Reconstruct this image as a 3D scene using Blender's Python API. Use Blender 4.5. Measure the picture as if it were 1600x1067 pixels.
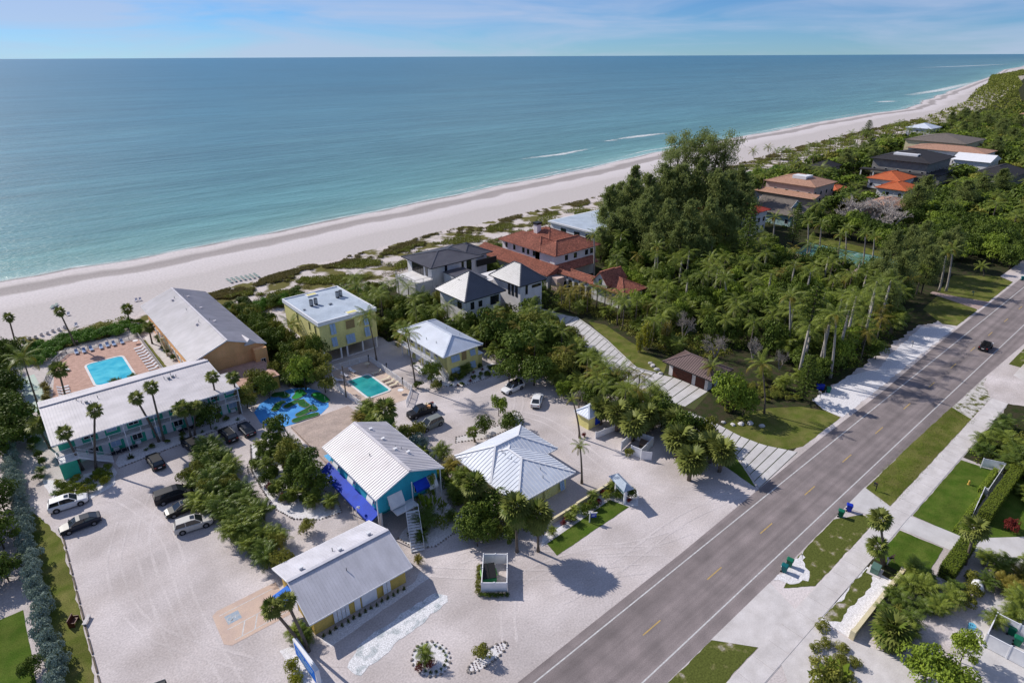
import bpy, math, random
import numpy as np
from mathutils import Vector, Matrix
R = math.radians
scene = bpy.context.scene
for o in list(bpy.data.objects): bpy.data.objects.remove(o)
col = scene.collection

# ------------------------------------------------------------------ camera, sky, sun, exposure
# world frame: X runs along the road (away to the right), Y from the road to the sea, Z up, metres
CAM_H = 57.4
AX = (0.76095, -0.27393, 0.58815); AY = (-0.64879, -0.31492, 0.69274); AZ = (-0.00454, -0.90873, -0.41736)
F_PX = 970.0
cam_data = bpy.data.cameras.new('camera'); cam = bpy.data.objects.new('camera', cam_data); col.objects.link(cam)
m = Matrix(((AX[0], -AX[1], -AX[2], 0), (AY[0], -AY[1], -AY[2], 0), (AZ[0], -AZ[1], -AZ[2], CAM_H), (0, 0, 0, 1)))
cam.matrix_world = m
cam_data.sensor_width = 36; cam_data.lens = F_PX / 1600 * 36
cam_data.clip_start = 0.5; cam_data.clip_end = 120000
scene.camera = cam
SUN_AZ, SUN_EL = 108.0, 37.0
world = bpy.data.worlds.new('World'); scene.world = world; world.use_nodes = True
nt = world.node_tree; nt.nodes.clear()
wo = nt.nodes.new('ShaderNodeOutputWorld'); bg = nt.nodes.new('ShaderNodeBackground')
sky = nt.nodes.new('ShaderNodeTexSky'); sky.sky_type = 'NISHITA'; sky.sun_disc = False
sky.sun_elevation = R(SUN_EL); sky.sun_rotation = R((90 - SUN_AZ) % 360)
sky.altitude = 2500; sky.air_density = 1.0; sky.dust_density = 0.0; sky.ozone_density = 3.0
tc = nt.nodes.new('ShaderNodeTexCoord'); mp = nt.nodes.new('ShaderNodeMapping')
mp.inputs['Scale'].default_value = (1.4, 1.4, 11.0); mp.inputs['Rotation'].default_value = (R(3), R(-4), 0)
nz = nt.nodes.new('ShaderNodeTexNoise'); nz.inputs['Scale'].default_value = 2.3; nz.inputs['Detail'].default_value = 7; nz.inputs['Roughness'].default_value = 0.55
nz.inputs['Distortion'].default_value = 0.6
cr = nt.nodes.new('ShaderNodeValToRGB'); cr.color_ramp.elements[0].position = 0.37; cr.color_ramp.elements[0].color = (0, 0, 0, 1)
cr.color_ramp.elements[1].position = 0.64; cr.color_ramp.elements[1].color = (0.66, 0.66, 0.66, 1)
tint = nt.nodes.new('ShaderNodeMix'); tint.data_type = 'RGBA'; tint.blend_type = 'MULTIPLY'; tint.inputs[0].default_value = 1.0
tint.inputs[7].default_value = (0.33, 0.525, 0.78, 1)
mx = nt.nodes.new('ShaderNodeMix'); mx.data_type = 'RGBA'
mx.inputs[7].default_value = (3.95, 4.6, 6.2, 1)
L = nt.links.new
L(tc.outputs['Generated'], mp.inputs[0]); L(mp.outputs[0], nz.inputs['Vector']); L(nz.outputs[0], cr.inputs[0])
L(sky.outputs[0], tint.inputs[6]); L(tint.outputs[2], mx.inputs[6]); L(cr.outputs[0], mx.inputs[0]); L(mx.outputs[2], bg.inputs[0])
bg.inputs[1].default_value = 0.125
L(bg.outputs[0], wo.inputs[0])
sd = bpy.data.lights.new('sun', 'SUN'); sd.energy = 4.9; sd.angle = R(0.53); sd.color = (1.0, 0.94, 0.86)
sun = bpy.data.objects.new('sun', sd); col.objects.link(sun)
sv = Vector((math.cos(R(SUN_AZ)) * math.cos(R(SUN_EL)), math.sin(R(SUN_AZ)) * math.cos(R(SUN_EL)), math.sin(R(SUN_EL))))
sun.rotation_euler = sv.to_track_quat('Z', 'Y').to_euler(); sun.location = (-60, 150, 120)
scene.view_settings.view_transform = 'Standard'; scene.view_settings.look = 'None'
scene.view_settings.exposure = 0.0; scene.view_settings.gamma = 1.0; scene.view_settings.use_curve_mapping = False
scene.render.engine = 'CYCLES'
scene.cycles.max_bounces = 6; scene.cycles.diffuse_bounces = 3; scene.cycles.transparent_max_bounces = 6

# ------------------------------------------------------------------ surveying helpers
def G(px, py, z=0.0):
    """ground position (X, Y) of a point surveyed in the photograph, at height z"""
    d = (px - 800, py - 533.5, F_PX)
    dn = -(d[0]*AZ[0] + d[1]*AZ[1] + d[2]*AZ[2]); k = (CAM_H - z) / dn
    return (k*(d[0]*AX[0]+d[1]*AX[1]+d[2]*AX[2]), k*(d[0]*AY[0]+d[1]*AY[1]+d[2]*AY[2]))
def rise(base, top):
    """height at which the sight line of 'top' passes closest to the vertical over 'base'"""
    a = Vector(G(*top, 0)); b = Vector(G(*top, 10)); s = (b - a) / 10; p = Vector(G(*base)) - a
    return p.dot(s) / s.dot(s)

# ------------------------------------------------------------------ materials
MATS = {}
def mat(name, c, c2=None, rough=0.7, scale=3.0, metal=0.0, bump=0.0, bscale=None, spec=0.3, detail=5, fine=0.10, lo=0.35, hi=0.65, extra=None, coat=0):
    """noise-mixed principled material in object/world coordinates"""
    if name in MATS: return MATS[name]
    M = bpy.data.materials.new(name); M.use_nodes = True; n = M.node_tree; b = n.nodes['Principled BSDF']
    c2 = c2 or tuple(x*0.86 for x in c)
    geo = n.nodes.new('ShaderNodeNewGeometry')
    no = n.nodes.new('ShaderNodeTexNoise'); no.inputs['Scale'].default_value = scale; no.inputs['Detail'].default_value = detail
    n.links.new(geo.outputs['Position'], no.inputs['Vector'])
    ra = n.nodes.new('ShaderNodeValToRGB'); ra.color_ramp.elements[0].position = lo; ra.color_ramp.elements[1].position = hi
    ra.color_ramp.elements[0].color = (*c, 1); ra.color_ramp.elements[1].color = (*c2, 1)
    if extra:
        for p, cc in extra:
            e = ra.color_ramp.elements.new(p); e.color = (*cc, 1)
    n.links.new(no.outputs[0], ra.inputs[0])
    out = ra.outputs[0]
    n2 = n.nodes.new('ShaderNodeTexNoise'); n2.inputs['Scale'].default_value = bscale or scale*14; n2.inputs['Detail'].default_value = 3
    n.links.new(geo.outputs['Position'], n2.inputs['Vector'])
    if fine:
        mr = n.nodes.new('ShaderNodeMapRange'); mr.inputs[1].default_value = 0.25; mr.inputs[2].default_value = 0.75
        mr.inputs[3].default_value = 1 - fine*1.6; mr.inputs[4].default_value = 1 + fine*1.6
        n.links.new(n2.outputs[0], mr.inputs[0])
        mu = n.nodes.new('ShaderNodeVectorMath'); mu.operation = 'SCALE'
        n.links.new(out, mu.inputs[0]); n.links.new(mr.outputs[0], mu.inputs['Scale']); out = mu.outputs[0]
    n.links.new(out, b.inputs['Base Color'])
    b.inputs['Roughness'].default_value = rough; b.inputs['Metallic'].default_value = metal
    b.inputs['Specular IOR Level'].default_value = spec
    if coat: b.inputs['Coat Weight'].default_value = coat; b.inputs['Coat Roughness'].default_value = 0.05
    if bump:
        bp = n.nodes.new('ShaderNodeBump'); bp.inputs['Strength'].default_value = bump; bp.inputs['Distance'].default_value = 0.08
        n.links.new(n2.outputs[0], bp.inputs['Height']); n.links.new(bp.outputs[0], b.inputs['Normal'])
    MATS[name] = M; return M
def streaks(M, sc, amt):
    n = M.node_tree; b = n.nodes['Principled BSDF']; src = b.inputs['Base Color'].links[0].from_socket
    g = n.nodes.new('ShaderNodeNewGeometry'); mp_ = n.nodes.new('ShaderNodeMapping'); mp_.inputs['Scale'].default_value = sc; n.links.new(g.outputs['Position'], mp_.inputs[0])
    no = n.nodes.new('ShaderNodeTexNoise'); no.inputs['Scale'].default_value = 1; no.inputs['Detail'].default_value = 4; n.links.new(mp_.outputs[0], no.inputs['Vector'])
    mr = n.nodes.new('ShaderNodeMapRange'); mr.inputs[1].default_value = .35; mr.inputs[2].default_value = .65; mr.inputs[3].default_value = 1-amt; mr.inputs[4].default_value = 1+amt; n.links.new(no.outputs[0], mr.inputs[0])
    mu = n.nodes.new('ShaderNodeVectorMath'); mu.operation = 'SCALE'; n.links.new(src, mu.inputs[0]); n.links.new(mr.outputs[0], mu.inputs['Scale']); n.links.new(mu.outputs[0], b.inputs['Base Color'])
def leafmat(name, a, b_, trans=0.22, rough=0.55):
    if name in MATS: return MATS[name]
    M = bpy.data.materials.new(name); M.use_nodes = True; n = M.node_tree; b = n.nodes['Principled BSDF']; out = n.nodes['Material Output']
    g = n.nodes.new('ShaderNodeNewGeometry'); oi = n.nodes.new('ShaderNodeObjectInfo')
    no = n.nodes.new('ShaderNodeTexNoise'); no.inputs['Scale'].default_value = 0.55; no.inputs['Detail'].default_value = 2
    n.links.new(g.outputs['Position'], no.inputs['Vector'])
    ad = n.nodes.new('ShaderNodeMath'); ad.operation = 'MULTIPLY_ADD'; ad.inputs[1].default_value = 0.5; n.links.new(g.outputs['Random Per Island'], ad.inputs[0])
    mr = n.nodes.new('ShaderNodeMapRange'); mr.inputs[1].default_value = 0.3; mr.inputs[2].default_value = 0.7; mr.inputs[3].default_value = 0; mr.inputs[4].default_value = 0.4
    n.links.new(no.outputs[0], mr.inputs[0])
    a2 = n.nodes.new('ShaderNodeMath'); a2.operation = 'MULTIPLY_ADD'; a2.inputs[1].default_value = 0.5; n.links.new(oi.outputs['Random'], a2.inputs[0]); n.links.new(mr.outputs[0], a2.inputs[2])
    n.links.new(a2.outputs[0], ad.inputs[2])
    mx = n.nodes.new('ShaderNodeMix'); mx.data_type = 'RGBA'; mx.inputs[6].default_value = (*a, 1); mx.inputs[7].default_value = (*b_, 1)
    n.links.new(ad.outputs[0], mx.inputs[0]); n.links.new(mx.outputs[2], b.inputs['Base Color'])
    b.inputs['Roughness'].default_value = rough; b.inputs['Specular IOR Level'].default_value = 0.13
    tr = n.nodes.new('ShaderNodeBsdfTranslucent'); n.links.new(mx.outputs[2], tr.inputs[0])
    ms = n.nodes.new('ShaderNodeMixShader'); ms.inputs[0].default_value = trans
    n.links.new(b.outputs[0], ms.inputs[1]); n.links.new(tr.outputs[0], ms.inputs[2]); n.links.new(ms.outputs[0], out.inputs[0])
    MATS[name] = M; return M

# setting
M_shell = mat('shell_gravel', (0.585, 0.53, 0.525), (0.44, 0.39, 0.375), rough=0.95, scale=0.13, detail=9, bump=0.25, bscale=5, fine=0.13, spec=0.1)
M_asphalt = mat('asphalt', (0.250, 0.212, 0.210), (0.188, 0.161, 0.160), rough=0.9, scale=0.35, bscale=9, fine=0.14, detail=8, spec=0.2)
streaks(M_asphalt, (0.012, 0.9, 1), 0.16); streaks(M_shell, (0.05, 0.22, 1), 0.07); streaks(M_shell, (0.09, 0.05, 1), 0.08)
M_white = mat('white_paint', (0.78, 0.78, 0.80), (0.70, 0.70, 0.73), rough=0.5, scale=1.5, fine=0.03)
M_linew = mat('worn_white_marking', (0.62, 0.62, 0.62), (0.44, 0.43, 0.43), rough=0.7, scale=2.5, fine=0.12)
M_liney = mat('yellow_marking', (0.55, 0.36, 0.10), (0.36, 0.26, 0.12), rough=0.7, scale=2.5)
M_conc = mat('concrete', (0.60, 0.565, 0.56), (0.52, 0.485, 0.475), rough=0.9, scale=0.7, bscale=9, fine=0.07)
M_conc2 = mat('pale_concrete', (0.56, 0.54, 0.54), (0.48, 0.46, 0.455), rough=0.9, scale=0.5, bscale=9, fine=0.06)
M_lawn = mat('mown_lawn', (0.090, 0.115, 0.020), (0.150, 0.145, 0.045), rough=0.95, scale=0.5, bscale=8, fine=0.25, detail=8, bump=0.5, spec=0.05)
M_lawnd = mat('deep_green_lawn', (0.055, 0.100, 0.012), (0.090, 0.125, 0.022), rough=0.95, scale=0.6, bscale=8, fine=0.22, bump=0.5, spec=0.05)
M_verge = mat('patchy_verge', (0.090, 0.105, 0.025), (0.40, 0.36, 0.33), rough=0.95, scale=0.55, bscale=5, fine=0.25, detail=10, lo=0.56, hi=0.68, bump=0.4, spec=0.05, extra=[(0.61, (0.16, 0.155, 0.06))])
M_verge2 = mat('thin_verge', (0.10, 0.105, 0.03), (0.52, 0.49, 0.47), rough=0.95, scale=0.9, bscale=5, fine=0.3, detail=10, lo=0.40, hi=0.54, bump=0.4, spec=0.05)
M_mulch = mat('leaf_litter', (0.055, 0.045, 0.03), (0.030, 0.045, 0.014), rough=1, scale=0.8, bscale=6, fine=0.3, spec=0.05)
M_dune = mat('dune_ground', (0.56, 0.50, 0.48), (0.13, 0.12, 0.04), rough=1, scale=0.16, bscale=3, fine=0.2, detail=10, lo=0.47, hi=0.56, spec=0.05)
M_whiter = mat('white_rock_chips', (0.76, 0.74, 0.76), (0.58, 0.56, 0.57), rough=0.95, scale=4, bscale=12, fine=0.2, bump=0.25)
M_stone = mat('edging_stone', (0.30, 0.27, 0.25), (0.16, 0.14, 0.13), rough=0.95, scale=3)
M_pinkpave = mat('terracotta_pavers', (0.50, 0.32, 0.26), (0.40, 0.25, 0.20), rough=0.9, scale=1.2, bscale=6, fine=0.16)
M_pinkdrive = mat('pink_pavers', (0.42, 0.31, 0.28), (0.33, 0.24, 0.22), rough=0.9, scale=0.8, bscale=5, fine=0.16)
M_deckb = mat('weathered_deck', (0.47, 0.37, 0.32), (0.36, 0.285, 0.25), rough=0.85, scale=0.5, bscale=4, fine=0.12)
M_blueturf = mat('blue_play_surface', (0.05, 0.24, 0.60), (0.08, 0.32, 0.68), rough=0.9, scale=0.5, fine=0.08)
M_putt = mat('putting_green', (0.010, 0.075, 0.015), (0.02, 0.12, 0.02), rough=1, scale=1, fine=0.1)
M_putt2 = mat('bright_putting_green', (0.01, 0.19, 0.03), (0.02, 0.24, 0.04), rough=1, scale=1, fine=0.1)
for M_, s_, a_ in ((M_conc, (.25, .5, .5), .06), (M_conc2, (.2, .4, .5), .05), (M_lawn, (.12, .3, 1), .16), (M_lawnd, (.15, .4, 1), .13)): streaks(M_, s_, a_)
# paints
M_mint = mat('mint_wall', (0.05, 0.43, 0.29), (0.045, 0.38, 0.25), rough=0.8, scale=0.6)
M_orange = mat('orange_stucco', (0.90, 0.48, 0.22), (0.82, 0.42, 0.18), rough=0.9, scale=0.5)
M_lemon = mat('lemon_stucco', (0.72, 0.66, 0.26), (0.66, 0.60, 0.24), rough=0.9, scale=0.5)
M_yellow = mat('yellow_siding', (0.66, 0.46, 0.12), (0.58, 0.40, 0.10), rough=0.85, scale=0.6)
M_cyan = mat('turquoise_siding', (0.03, 0.37, 0.50), (0.025, 0.32, 0.44), rough=0.8, scale=0.6)
M_awnb = mat('royal_blue_canvas', (0.003, 0.05, 0.50), (0.004, 0.03, 0.33), rough=0.7, scale=0.6)
M_awnb2 = mat('bright_blue_canvas', (0.005, 0.16, 0.66), (0.004, 0.13, 0.58), rough=0.7, scale=0.6)
M_shutb = mat('pale_blue_shutter', (0.38, 0.52, 0.70), (0.34, 0.47, 0.64), rough=0.7, scale=2)
M_roofw = mat('white_metal_roof', (0.62, 0.585, 0.605), (0.53, 0.50, 0.515), rough=0.45, scale=0.35, fine=0.03, spec=0.4)
M_roofb = mat('cool_white_metal_roof', (0.62, 0.66, 0.74), (0.56, 0.60, 0.68), rough=0.45, scale=0.35, fine=0.03, spec=0.4)
M_roofg = mat('grey_metal_roof', (0.56, 0.55, 0.60), (0.50, 0.49, 0.53), rough=0.5, scale=0.35, fine=0.03)
M_roofdk = mat('slate_metal_roof', (0.085, 0.082, 0.095), (0.070, 0.066, 0.078), rough=0.42, scale=0.4, fine=0.05, spec=0.5)
M_roofdk2 = mat('charcoal_metal_roof', (0.11, 0.115, 0.14), (0.095, 0.10, 0.12), rough=0.46, scale=0.4, fine=0.05, spec=0.55, metal=0.25)
M_roofbr = mat('brown_metal_roof', (0.20, 0.14, 0.13), (0.17, 0.12, 0.11), rough=0.45, scale=0.4, fine=0.04)
M_membrane = mat('pale_blue_membrane', (0.42, 0.48, 0.56), (0.36, 0.42, 0.50), rough=0.8, scale=0.4)
M_tile = mat('terracotta_tile', (0.42, 0.155, 0.10), (0.23, 0.082, 0.058), rough=0.8, scale=2.2, bscale=5, fine=0.35, detail=6)
M_tile2 = mat('pale_clay_tile', (0.42, 0.24, 0.17), (0.34, 0.19, 0.13), rough=0.85, scale=1.2, bscale=4, fine=0.25)
M_tileo = mat('bright_orange_tile', (0.55, 0.15, 0.055), (0.48, 0.12, 0.05), rough=0.8, scale=1, fine=0.15)
M_tiler = mat('red_tile', (0.42, 0.07, 0.045), (0.32, 0.05, 0.04), rough=0.8, scale=1, fine=0.2)
M_shing = mat('grey_shingle', (0.17, 0.145, 0.125), (0.13, 0.11, 0.10), rough=0.95, scale=1, fine=0.2)
M_shinb = mat('black_shingle', (0.035, 0.034, 0.040), (0.028, 0.026, 0.030), rough=0.9, scale=1, fine=0.2)
M_stuccow = mat('white_stucco', (0.72, 0.70, 0.70), (0.64, 0.62, 0.62), rough=0.9, scale=0.6, fine=0.05)
M_pinkw = mat('pink_stucco', (0.60, 0.46, 0.40), (0.54, 0.41, 0.36), rough=0.9, scale=0.6)
M_greyw = mat('grey_block_wall', (0.27, 0.26, 0.24), (0.21, 0.20, 0.19), rough=0.95, scale=0.8)
M_tealw = mat('pale_teal_siding', (0.36, 0.52, 0.52), (0.32, 0.46, 0.47), rough=0.85, scale=0.6)
M_cream = mat('cream_wall', (0.66, 0.58, 0.38), (0.60, 0.52, 0.34), rough=0.9, scale=0.8)
M_glass = mat('dark_glass', (0.015, 0.02, 0.025), (0.02, 0.025, 0.03), rough=0.06, scale=1, fine=0, spec=0.8)
M_dark = mat('dark_metal', (0.02, 0.02, 0.022), rough=0.5, scale=3, fine=0.03)
M_grey = mat('galvanised_metal', (0.32, 0.33, 0.34), rough=0.4, scale=3, metal=0.5, fine=0.04)
M_wood = mat('stained_wood', (0.10, 0.025, 0.014), (0.075, 0.018, 0.010), rough=0.5, scale=1.5, fine=0.1)
M_trunk = mat('palm_bark', (0.16, 0.13, 0.105), (0.11, 0.09, 0.07), rough=0.95, scale=1.5, bscale=6, fine=0.2)
M_trunkw = mat('pale_palm_bark', (0.36, 0.33, 0.30), (0.27, 0.25, 0.22), rough=0.9, scale=0.8, bscale=5, fine=0.14)
M_bark = mat('tree_bark', (0.09, 0.07, 0.055), (0.06, 0.048, 0.04), rough=0.95, scale=2)
M_bareb = mat('pale_bare_bark', (0.36, 0.32, 0.29), (0.28, 0.25, 0.23), rough=0.95, scale=2)
M_tyre = mat('tyre_rubber', (0.02, 0.02, 0.02), rough=0.85, scale=6)
M_rim = mat('alloy_rim', (0.35, 0.35, 0.36), rough=0.3, metal=0.8, scale=5)
M_green = mat('green_plastic', (0.006, 0.15, 0.08), rough=0.45, scale=2, fine=0.03)
M_teal = mat('teal_plastic', (0.005, 0.13, 0.14), rough=0.45, scale=2, fine=0.03)
M_binb = mat('blue_plastic', (0.006, 0.03, 0.42), rough=0.45, scale=2, fine=0.03)
M_dump = mat('green_dumpster_paint', (0.01, 0.16, 0.055), rough=0.5, scale=2, fine=0.1)
M_yelp = mat('yellow_hydrant_paint', (0.65, 0.42, 0.10), rough=0.5, scale=4)
M_skin = mat('skin', (0.48, 0.26, 0.18), rough=0.6, scale=5, fine=0.03)
M_navy = mat('dark_cloth', (0.02, 0.022, 0.035), rough=0.9, scale=4)
M_redc = mat('red_cloth', (0.45, 0.05, 0.04), rough=0.9, scale=4)
M_cream2 = mat('cream_sling', (0.66, 0.57, 0.42), rough=0.8, scale=3)
M_bluesl = mat('blue_grey_sling', (0.20, 0.28, 0.46), rough=0.8, scale=3)
M_whites = mat('white_sling', (0.70, 0.68, 0.72), rough=0.8, scale=3)
M_lamp = mat('lamp_lens', (0.75, 0.75, 0.78), rough=0.15, scale=3, fine=0, spec=0.8)
M_tail = mat('tail_lens', (0.35, 0.01, 0.01), rough=0.2, scale=3, fine=0, spec=0.8)
M_blackt = mat('soft_black', (0.012, 0.012, 0.014), rough=0.6, scale=3)
for M_, s_, a_ in ((M_roofw, (.22, .9, .9), .06), (M_roofb, (.5, .5, .5), .05), (M_roofg, (.9, .25, .5), .07), (M_membrane, (.4, .3, .5), .09), (M_tile, (.3, .3, .5), .14), (M_roofdk, (.4, .4, .5), .1), (M_lemon, (.8, .8, .15), .07), (M_mint, (.8, .8, .15), .08), (M_orange, (.8, .8, .15), .08), (M_stuccow, (.7, .7, .12), .05), (M_yellow, (.9, .9, .15), .08), (M_cyan, (.9, .9, .2), .07)): streaks(M_, s_, a_)
# foliage
K = {
 'broad': leafmat('leaf_broad', (0.024, 0.050, 0.007), (0.120, 0.168, 0.024), trans=0.16),
 'bright': leafmat('leaf_bright', (0.100, 0.163, 0.016), (0.251, 0.326, 0.040)),
 'olive': leafmat('leaf_olive', (0.092, 0.116, 0.016), (0.251, 0.248, 0.046)),
 'seagrape': leafmat('leaf_seagrape', (0.050, 0.132, 0.013), (0.126, 0.248, 0.029)),
 'needle': leafmat('leaf_needle', (0.120, 0.160, 0.042), (0.260, 0.300, 0.095), trans=0.42),
 'palm': leafmat('leaf_palm', (0.055, 0.095, 0.013), (0.240, 0.285, 0.048), trans=0.25, rough=0.4),
 'palmy': leafmat('leaf_palm_yellowed', (0.130, 0.120, 0.020), (0.270, 0.220, 0.040), trans=0.25, rough=0.45),
 'palmdk': leafmat('leaf_palm_dark', (0.050, 0.090, 0.016), (0.126, 0.171, 0.029), trans=0.2, rough=0.4),
 'fan': leafmat('leaf_fan', (0.062, 0.090, 0.018), (0.225, 0.250, 0.062), trans=0.2, rough=0.45),
 'silver': leafmat('leaf_silver', (0.15, 0.21, 0.17), (0.27, 0.34, 0.29), trans=0.15),
 'red': leafmat('leaf_red', (0.10, 0.012, 0.02), (0.22, 0.04, 0.03)),
 'yel': leafmat('leaf_gold', (0.16, 0.17, 0.015), (0.32, 0.32, 0.03)),
 'agave': leafmat('leaf_blue_green', (0.134, 0.202, 0.119), (0.268, 0.341, 0.184), trans=0.1),
 'dkball': leafmat('leaf_dark_clipped', (0.033, 0.062, 0.016), (0.075, 0.116, 0.024), trans=0.1),
 'hedge': leafmat('leaf_hedge', (0.084, 0.132, 0.013), (0.184, 0.225, 0.026), trans=0.15),
 'dune': leafmat('leaf_dune_grass', (0.10, 0.095, 0.030), (0.24, 0.20, 0.075), trans=0.3),
 'duneg': leafmat('leaf_dune_scrub', (0.100, 0.132, 0.020), (0.234, 0.248, 0.046), trans=0.2),
}

# ------------------------------------------------------------------ mesh builder
class MB:
    def __init__(s): s.v = []; s.f = []
    def add(s, vs, fs):
        o = len(s.v); s.v += [tuple(p) for p in vs]; s.f += [tuple(i + o for i in f) for f in fs]; return s
    def box(s, x0, x1, y0, y1, z0, z1):
        return s.add([(x0,y0,z0),(x1,y0,z0),(x1,y1,z0),(x0,y1,z0),(x0,y0,z1),(x1,y0,z1),(x1,y1,z1),(x0,y1,z1)],
                     [(0,3,2,1),(4,5,6,7),(0,1,5,4),(1,2,6,5),(2,3,7,6),(3,0,4,7)])
    def obox(s, c, ax, ay, az):   # oriented box, half vectors
        c = Vector(c); ax, ay, az = Vector(ax), Vector(ay), Vector(az)
        vs = [c + i*ax + j*ay + k*az for k in (-1, 1) for i, j in ((-1,-1),(1,-1),(1,1),(-1,1))]
        return s.add(vs, [(0,3,2,1),(4,5,6,7),(0,1,5,4),(1,2,6,5),(2,3,7,6),(3,0,4,7)])
    def beam(s, p, q, w, h, up=(0,0,1)):
        p, q = Vector(p), Vector(q); d = q - p
        if d.length < 1e-6: return s
        u = Vector(up); a = d.cross(u)
        if a.length < 1e-6: a = d.cross(Vector((1,0,0)))
        a.normalize(); b = a.cross(d).normalized()
        return s.obox((p+q)/2, d/2, a*w/2, b*h/2)
    def tube(s, pts, rad, n=6, cap=True):
        pts = [Vector(p) for p in pts]; rings = []
        for i, p in enumerate(pts):
            d = (pts[min(i+1, len(pts)-1)] - pts[max(i-1, 0)]).normalized()
            a = d.orthogonal().normalized() if i == 0 else (a - d*a.dot(d)).normalized()
            b = d.cross(a); r = rad[i] if hasattr(rad, '__len__') else rad
            rings.append([p + (a*math.cos(2*math.pi*k/n) + b*math.sin(2*math.pi*k/n))*r for k in range(n)])
        vs = [v for r_ in rings for v in r_]; fs = []
        for i in range(len(pts)-1):
            for k in range(n):
                fs.append((i*n+k, i*n+(k+1) % n, (i+1)*n+(k+1) % n, (i+1)*n+k))
        if cap: fs.append(tuple(range(n-1, -1, -1))); fs.append(tuple((len(pts)-1)*n+k for k in range(n)))
        return s.add(vs, fs)
    def prism(s, poly, z0, z1):
        n = len(poly); a = sum(poly[i][0]*poly[(i+1) % n][1] - poly[(i+1) % n][0]*poly[i][1] for i in range(n))
        if a < 0: poly = poly[::-1]
        vs = [(x, y, z0) for x, y in poly] + [(x, y, z1) for x, y in poly]
        return s.add(vs, [tuple(range(n-1, -1, -1)), tuple(range(n, 2*n))] + [(i, (i+1) % n, n+(i+1) % n, n+i) for i in range(n)])
    def sheet(s, poly, z):
        n = len(poly); a = sum(poly[i][0]*poly[(i+1) % n][1] - poly[(i+1) % n][0]*poly[i][1] for i in range(n))
        if a < 0: poly = poly[::-1]
        return s.add([(x, y, z) for x, y in poly], [tuple(range(n))])
    def wbox(s, side, wc, u0, u1, n0, n1, z0, z1):
        """box on a wall: side 'x-','x+','y-','y+'; wc wall coordinate; u along the wall; n outwards"""
        sg = -1 if side[1] == '-' else 1; a, b = sorted((wc + sg*n0, wc + sg*n1))
        if side[0] == 'x': return s.box(a, b, u0, u1, z0, z1)
        return s.box(u0, u1, a, b, z0, z1)
    def ellipsoid(s, c, r, nu=10, nv=6):
        vs = [(c[0], c[1], c[2]-r[2])]; fs = []
        for j in range(1, nv):
            t = -math.pi/2 + math.pi*j/nv
            for i in range(nu):
                vs.append((c[0]+r[0]*math.cos(t)*math.cos(2*math.pi*i/nu), c[1]+r[1]*math.cos(t)*math.sin(2*math.pi*i/nu), c[2]+r[2]*math.sin(t)))
        vs.append((c[0], c[1], c[2]+r[2])); L_ = len(vs)-1
        for i in range(nu):
            fs.append((0, 1+(i+1) % nu, 1+i)); fs.append((L_, L_-nu+i, L_-nu+(i+1) % nu))
            for j in range(nv-2): fs.append((1+j*nu+i, 1+j*nu+(i+1) % nu, 1+(j+1)*nu+(i+1) % nu, 1+(j+1)*nu+i))
        return s.add(vs, fs)
    def shift(s, d): s.v = [(x+d[0], y+d[1], z+d[2]) for x, y, z in s.v]; return s
    def mesh(s, name, m=None, smooth=False):
        me = bpy.data.meshes.new(name); me.from_pydata(s.v, [], s.f)
        if m: me.materials.append(m)
        if smooth: me.polygons.foreach_set('use_smooth', [True]*len(me.polygons))
        me.update(); return me
    def build(s, name, m, parent=None, world=False, smooth=False, kind=None):
        if world and parent is not None:
            p = parent.matrix_basis.translation.copy(); q = parent.parent
            while q: p = p + q.matrix_basis.translation; q = q.parent
            s.shift(-p)
        o = bpy.data.objects.new(name, s.mesh(name, m, smooth)); col.objects.link(o)
        if parent is not None: o.parent = parent
        if kind: o['kind'] = kind
        return o
def tag(o, label, cat, group=None, kind=None):
    if label: o['label'] = label
    if cat: o['category'] = cat
    if group: o['group'] = group
    if kind: o['kind'] = kind
    return o
def thing(name, label, cat, loc=(0,0,0), rz=0, group=None):
    o = bpy.data.objects.new(name, None); col.objects.link(o); o.location = loc; o.rotation_euler = (0, 0, rz)
    o.empty_display_size = 0.3
    return tag(o, label, cat, group)
def inst(name, me, parent=None, loc=(0,0,0), rot=(0,0,0), sc=(1,1,1)):
    o = bpy.data.objects.new(name, me); col.objects.link(o)
    if parent is not None: o.parent = parent
    o.location = loc; o.rotation_euler = rot; o.scale = sc; return o
def copy_tree(o, loc=None, rz=None, label=None, parent=None, group=None, sc=None):
    c = o.copy(); col.objects.link(c); c.parent = parent
    if loc is not None: c.location = loc
    if rz is not None: c.rotation_euler = (0, 0, rz)
    if sc is not None: c.scale = sc
    if label: c['label'] = label
    if group: c['group'] = group
    for ch in o.children: copy_tree(ch, parent=c)
    return c
def rough(poly, amp, seed=0, step=.55):
    rnd = random.Random(seed + len(poly)); out = []; n = len(poly)
    for i in range(n):
        a, b = Vector(poly[i]), Vector(poly[(i+1) % n]); d = b-a; L_ = d.length; k = min(160, max(1, int(L_/step))); nn = Vector((-d.y, d.x)).normalized() if L_ > 1e-5 else Vector((0, 0)); ph = rnd.uniform(0, 6)
        for j in range(k):
            t = j/k; f = math.sin(math.pi*t)**.4 if k > 2 else 0
            out.append(tuple(a + d*t + nn*amp*f*(.55*math.sin(t*L_*.9+ph) + .35*math.sin(t*L_*2.3+ph*2) + rnd.uniform(-.5, .5))))
    return out
ROUGH = {'grass_verge': .07, 'sparse_verge': .12, 'shell_patch': .5, 'lawn': .06, 'grass_strip': .18, 'woodland_floor': .5, 'ground_cover': .25, 'mulch_bed': .2, 'dune': 1.2, 'rock_bed': .08, 'white_sand_bank': .25, 'shell_drive': .22, 'planting_bed': .12, 'pool_deck': 0, 'road': .0, 'path': .06}
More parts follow.
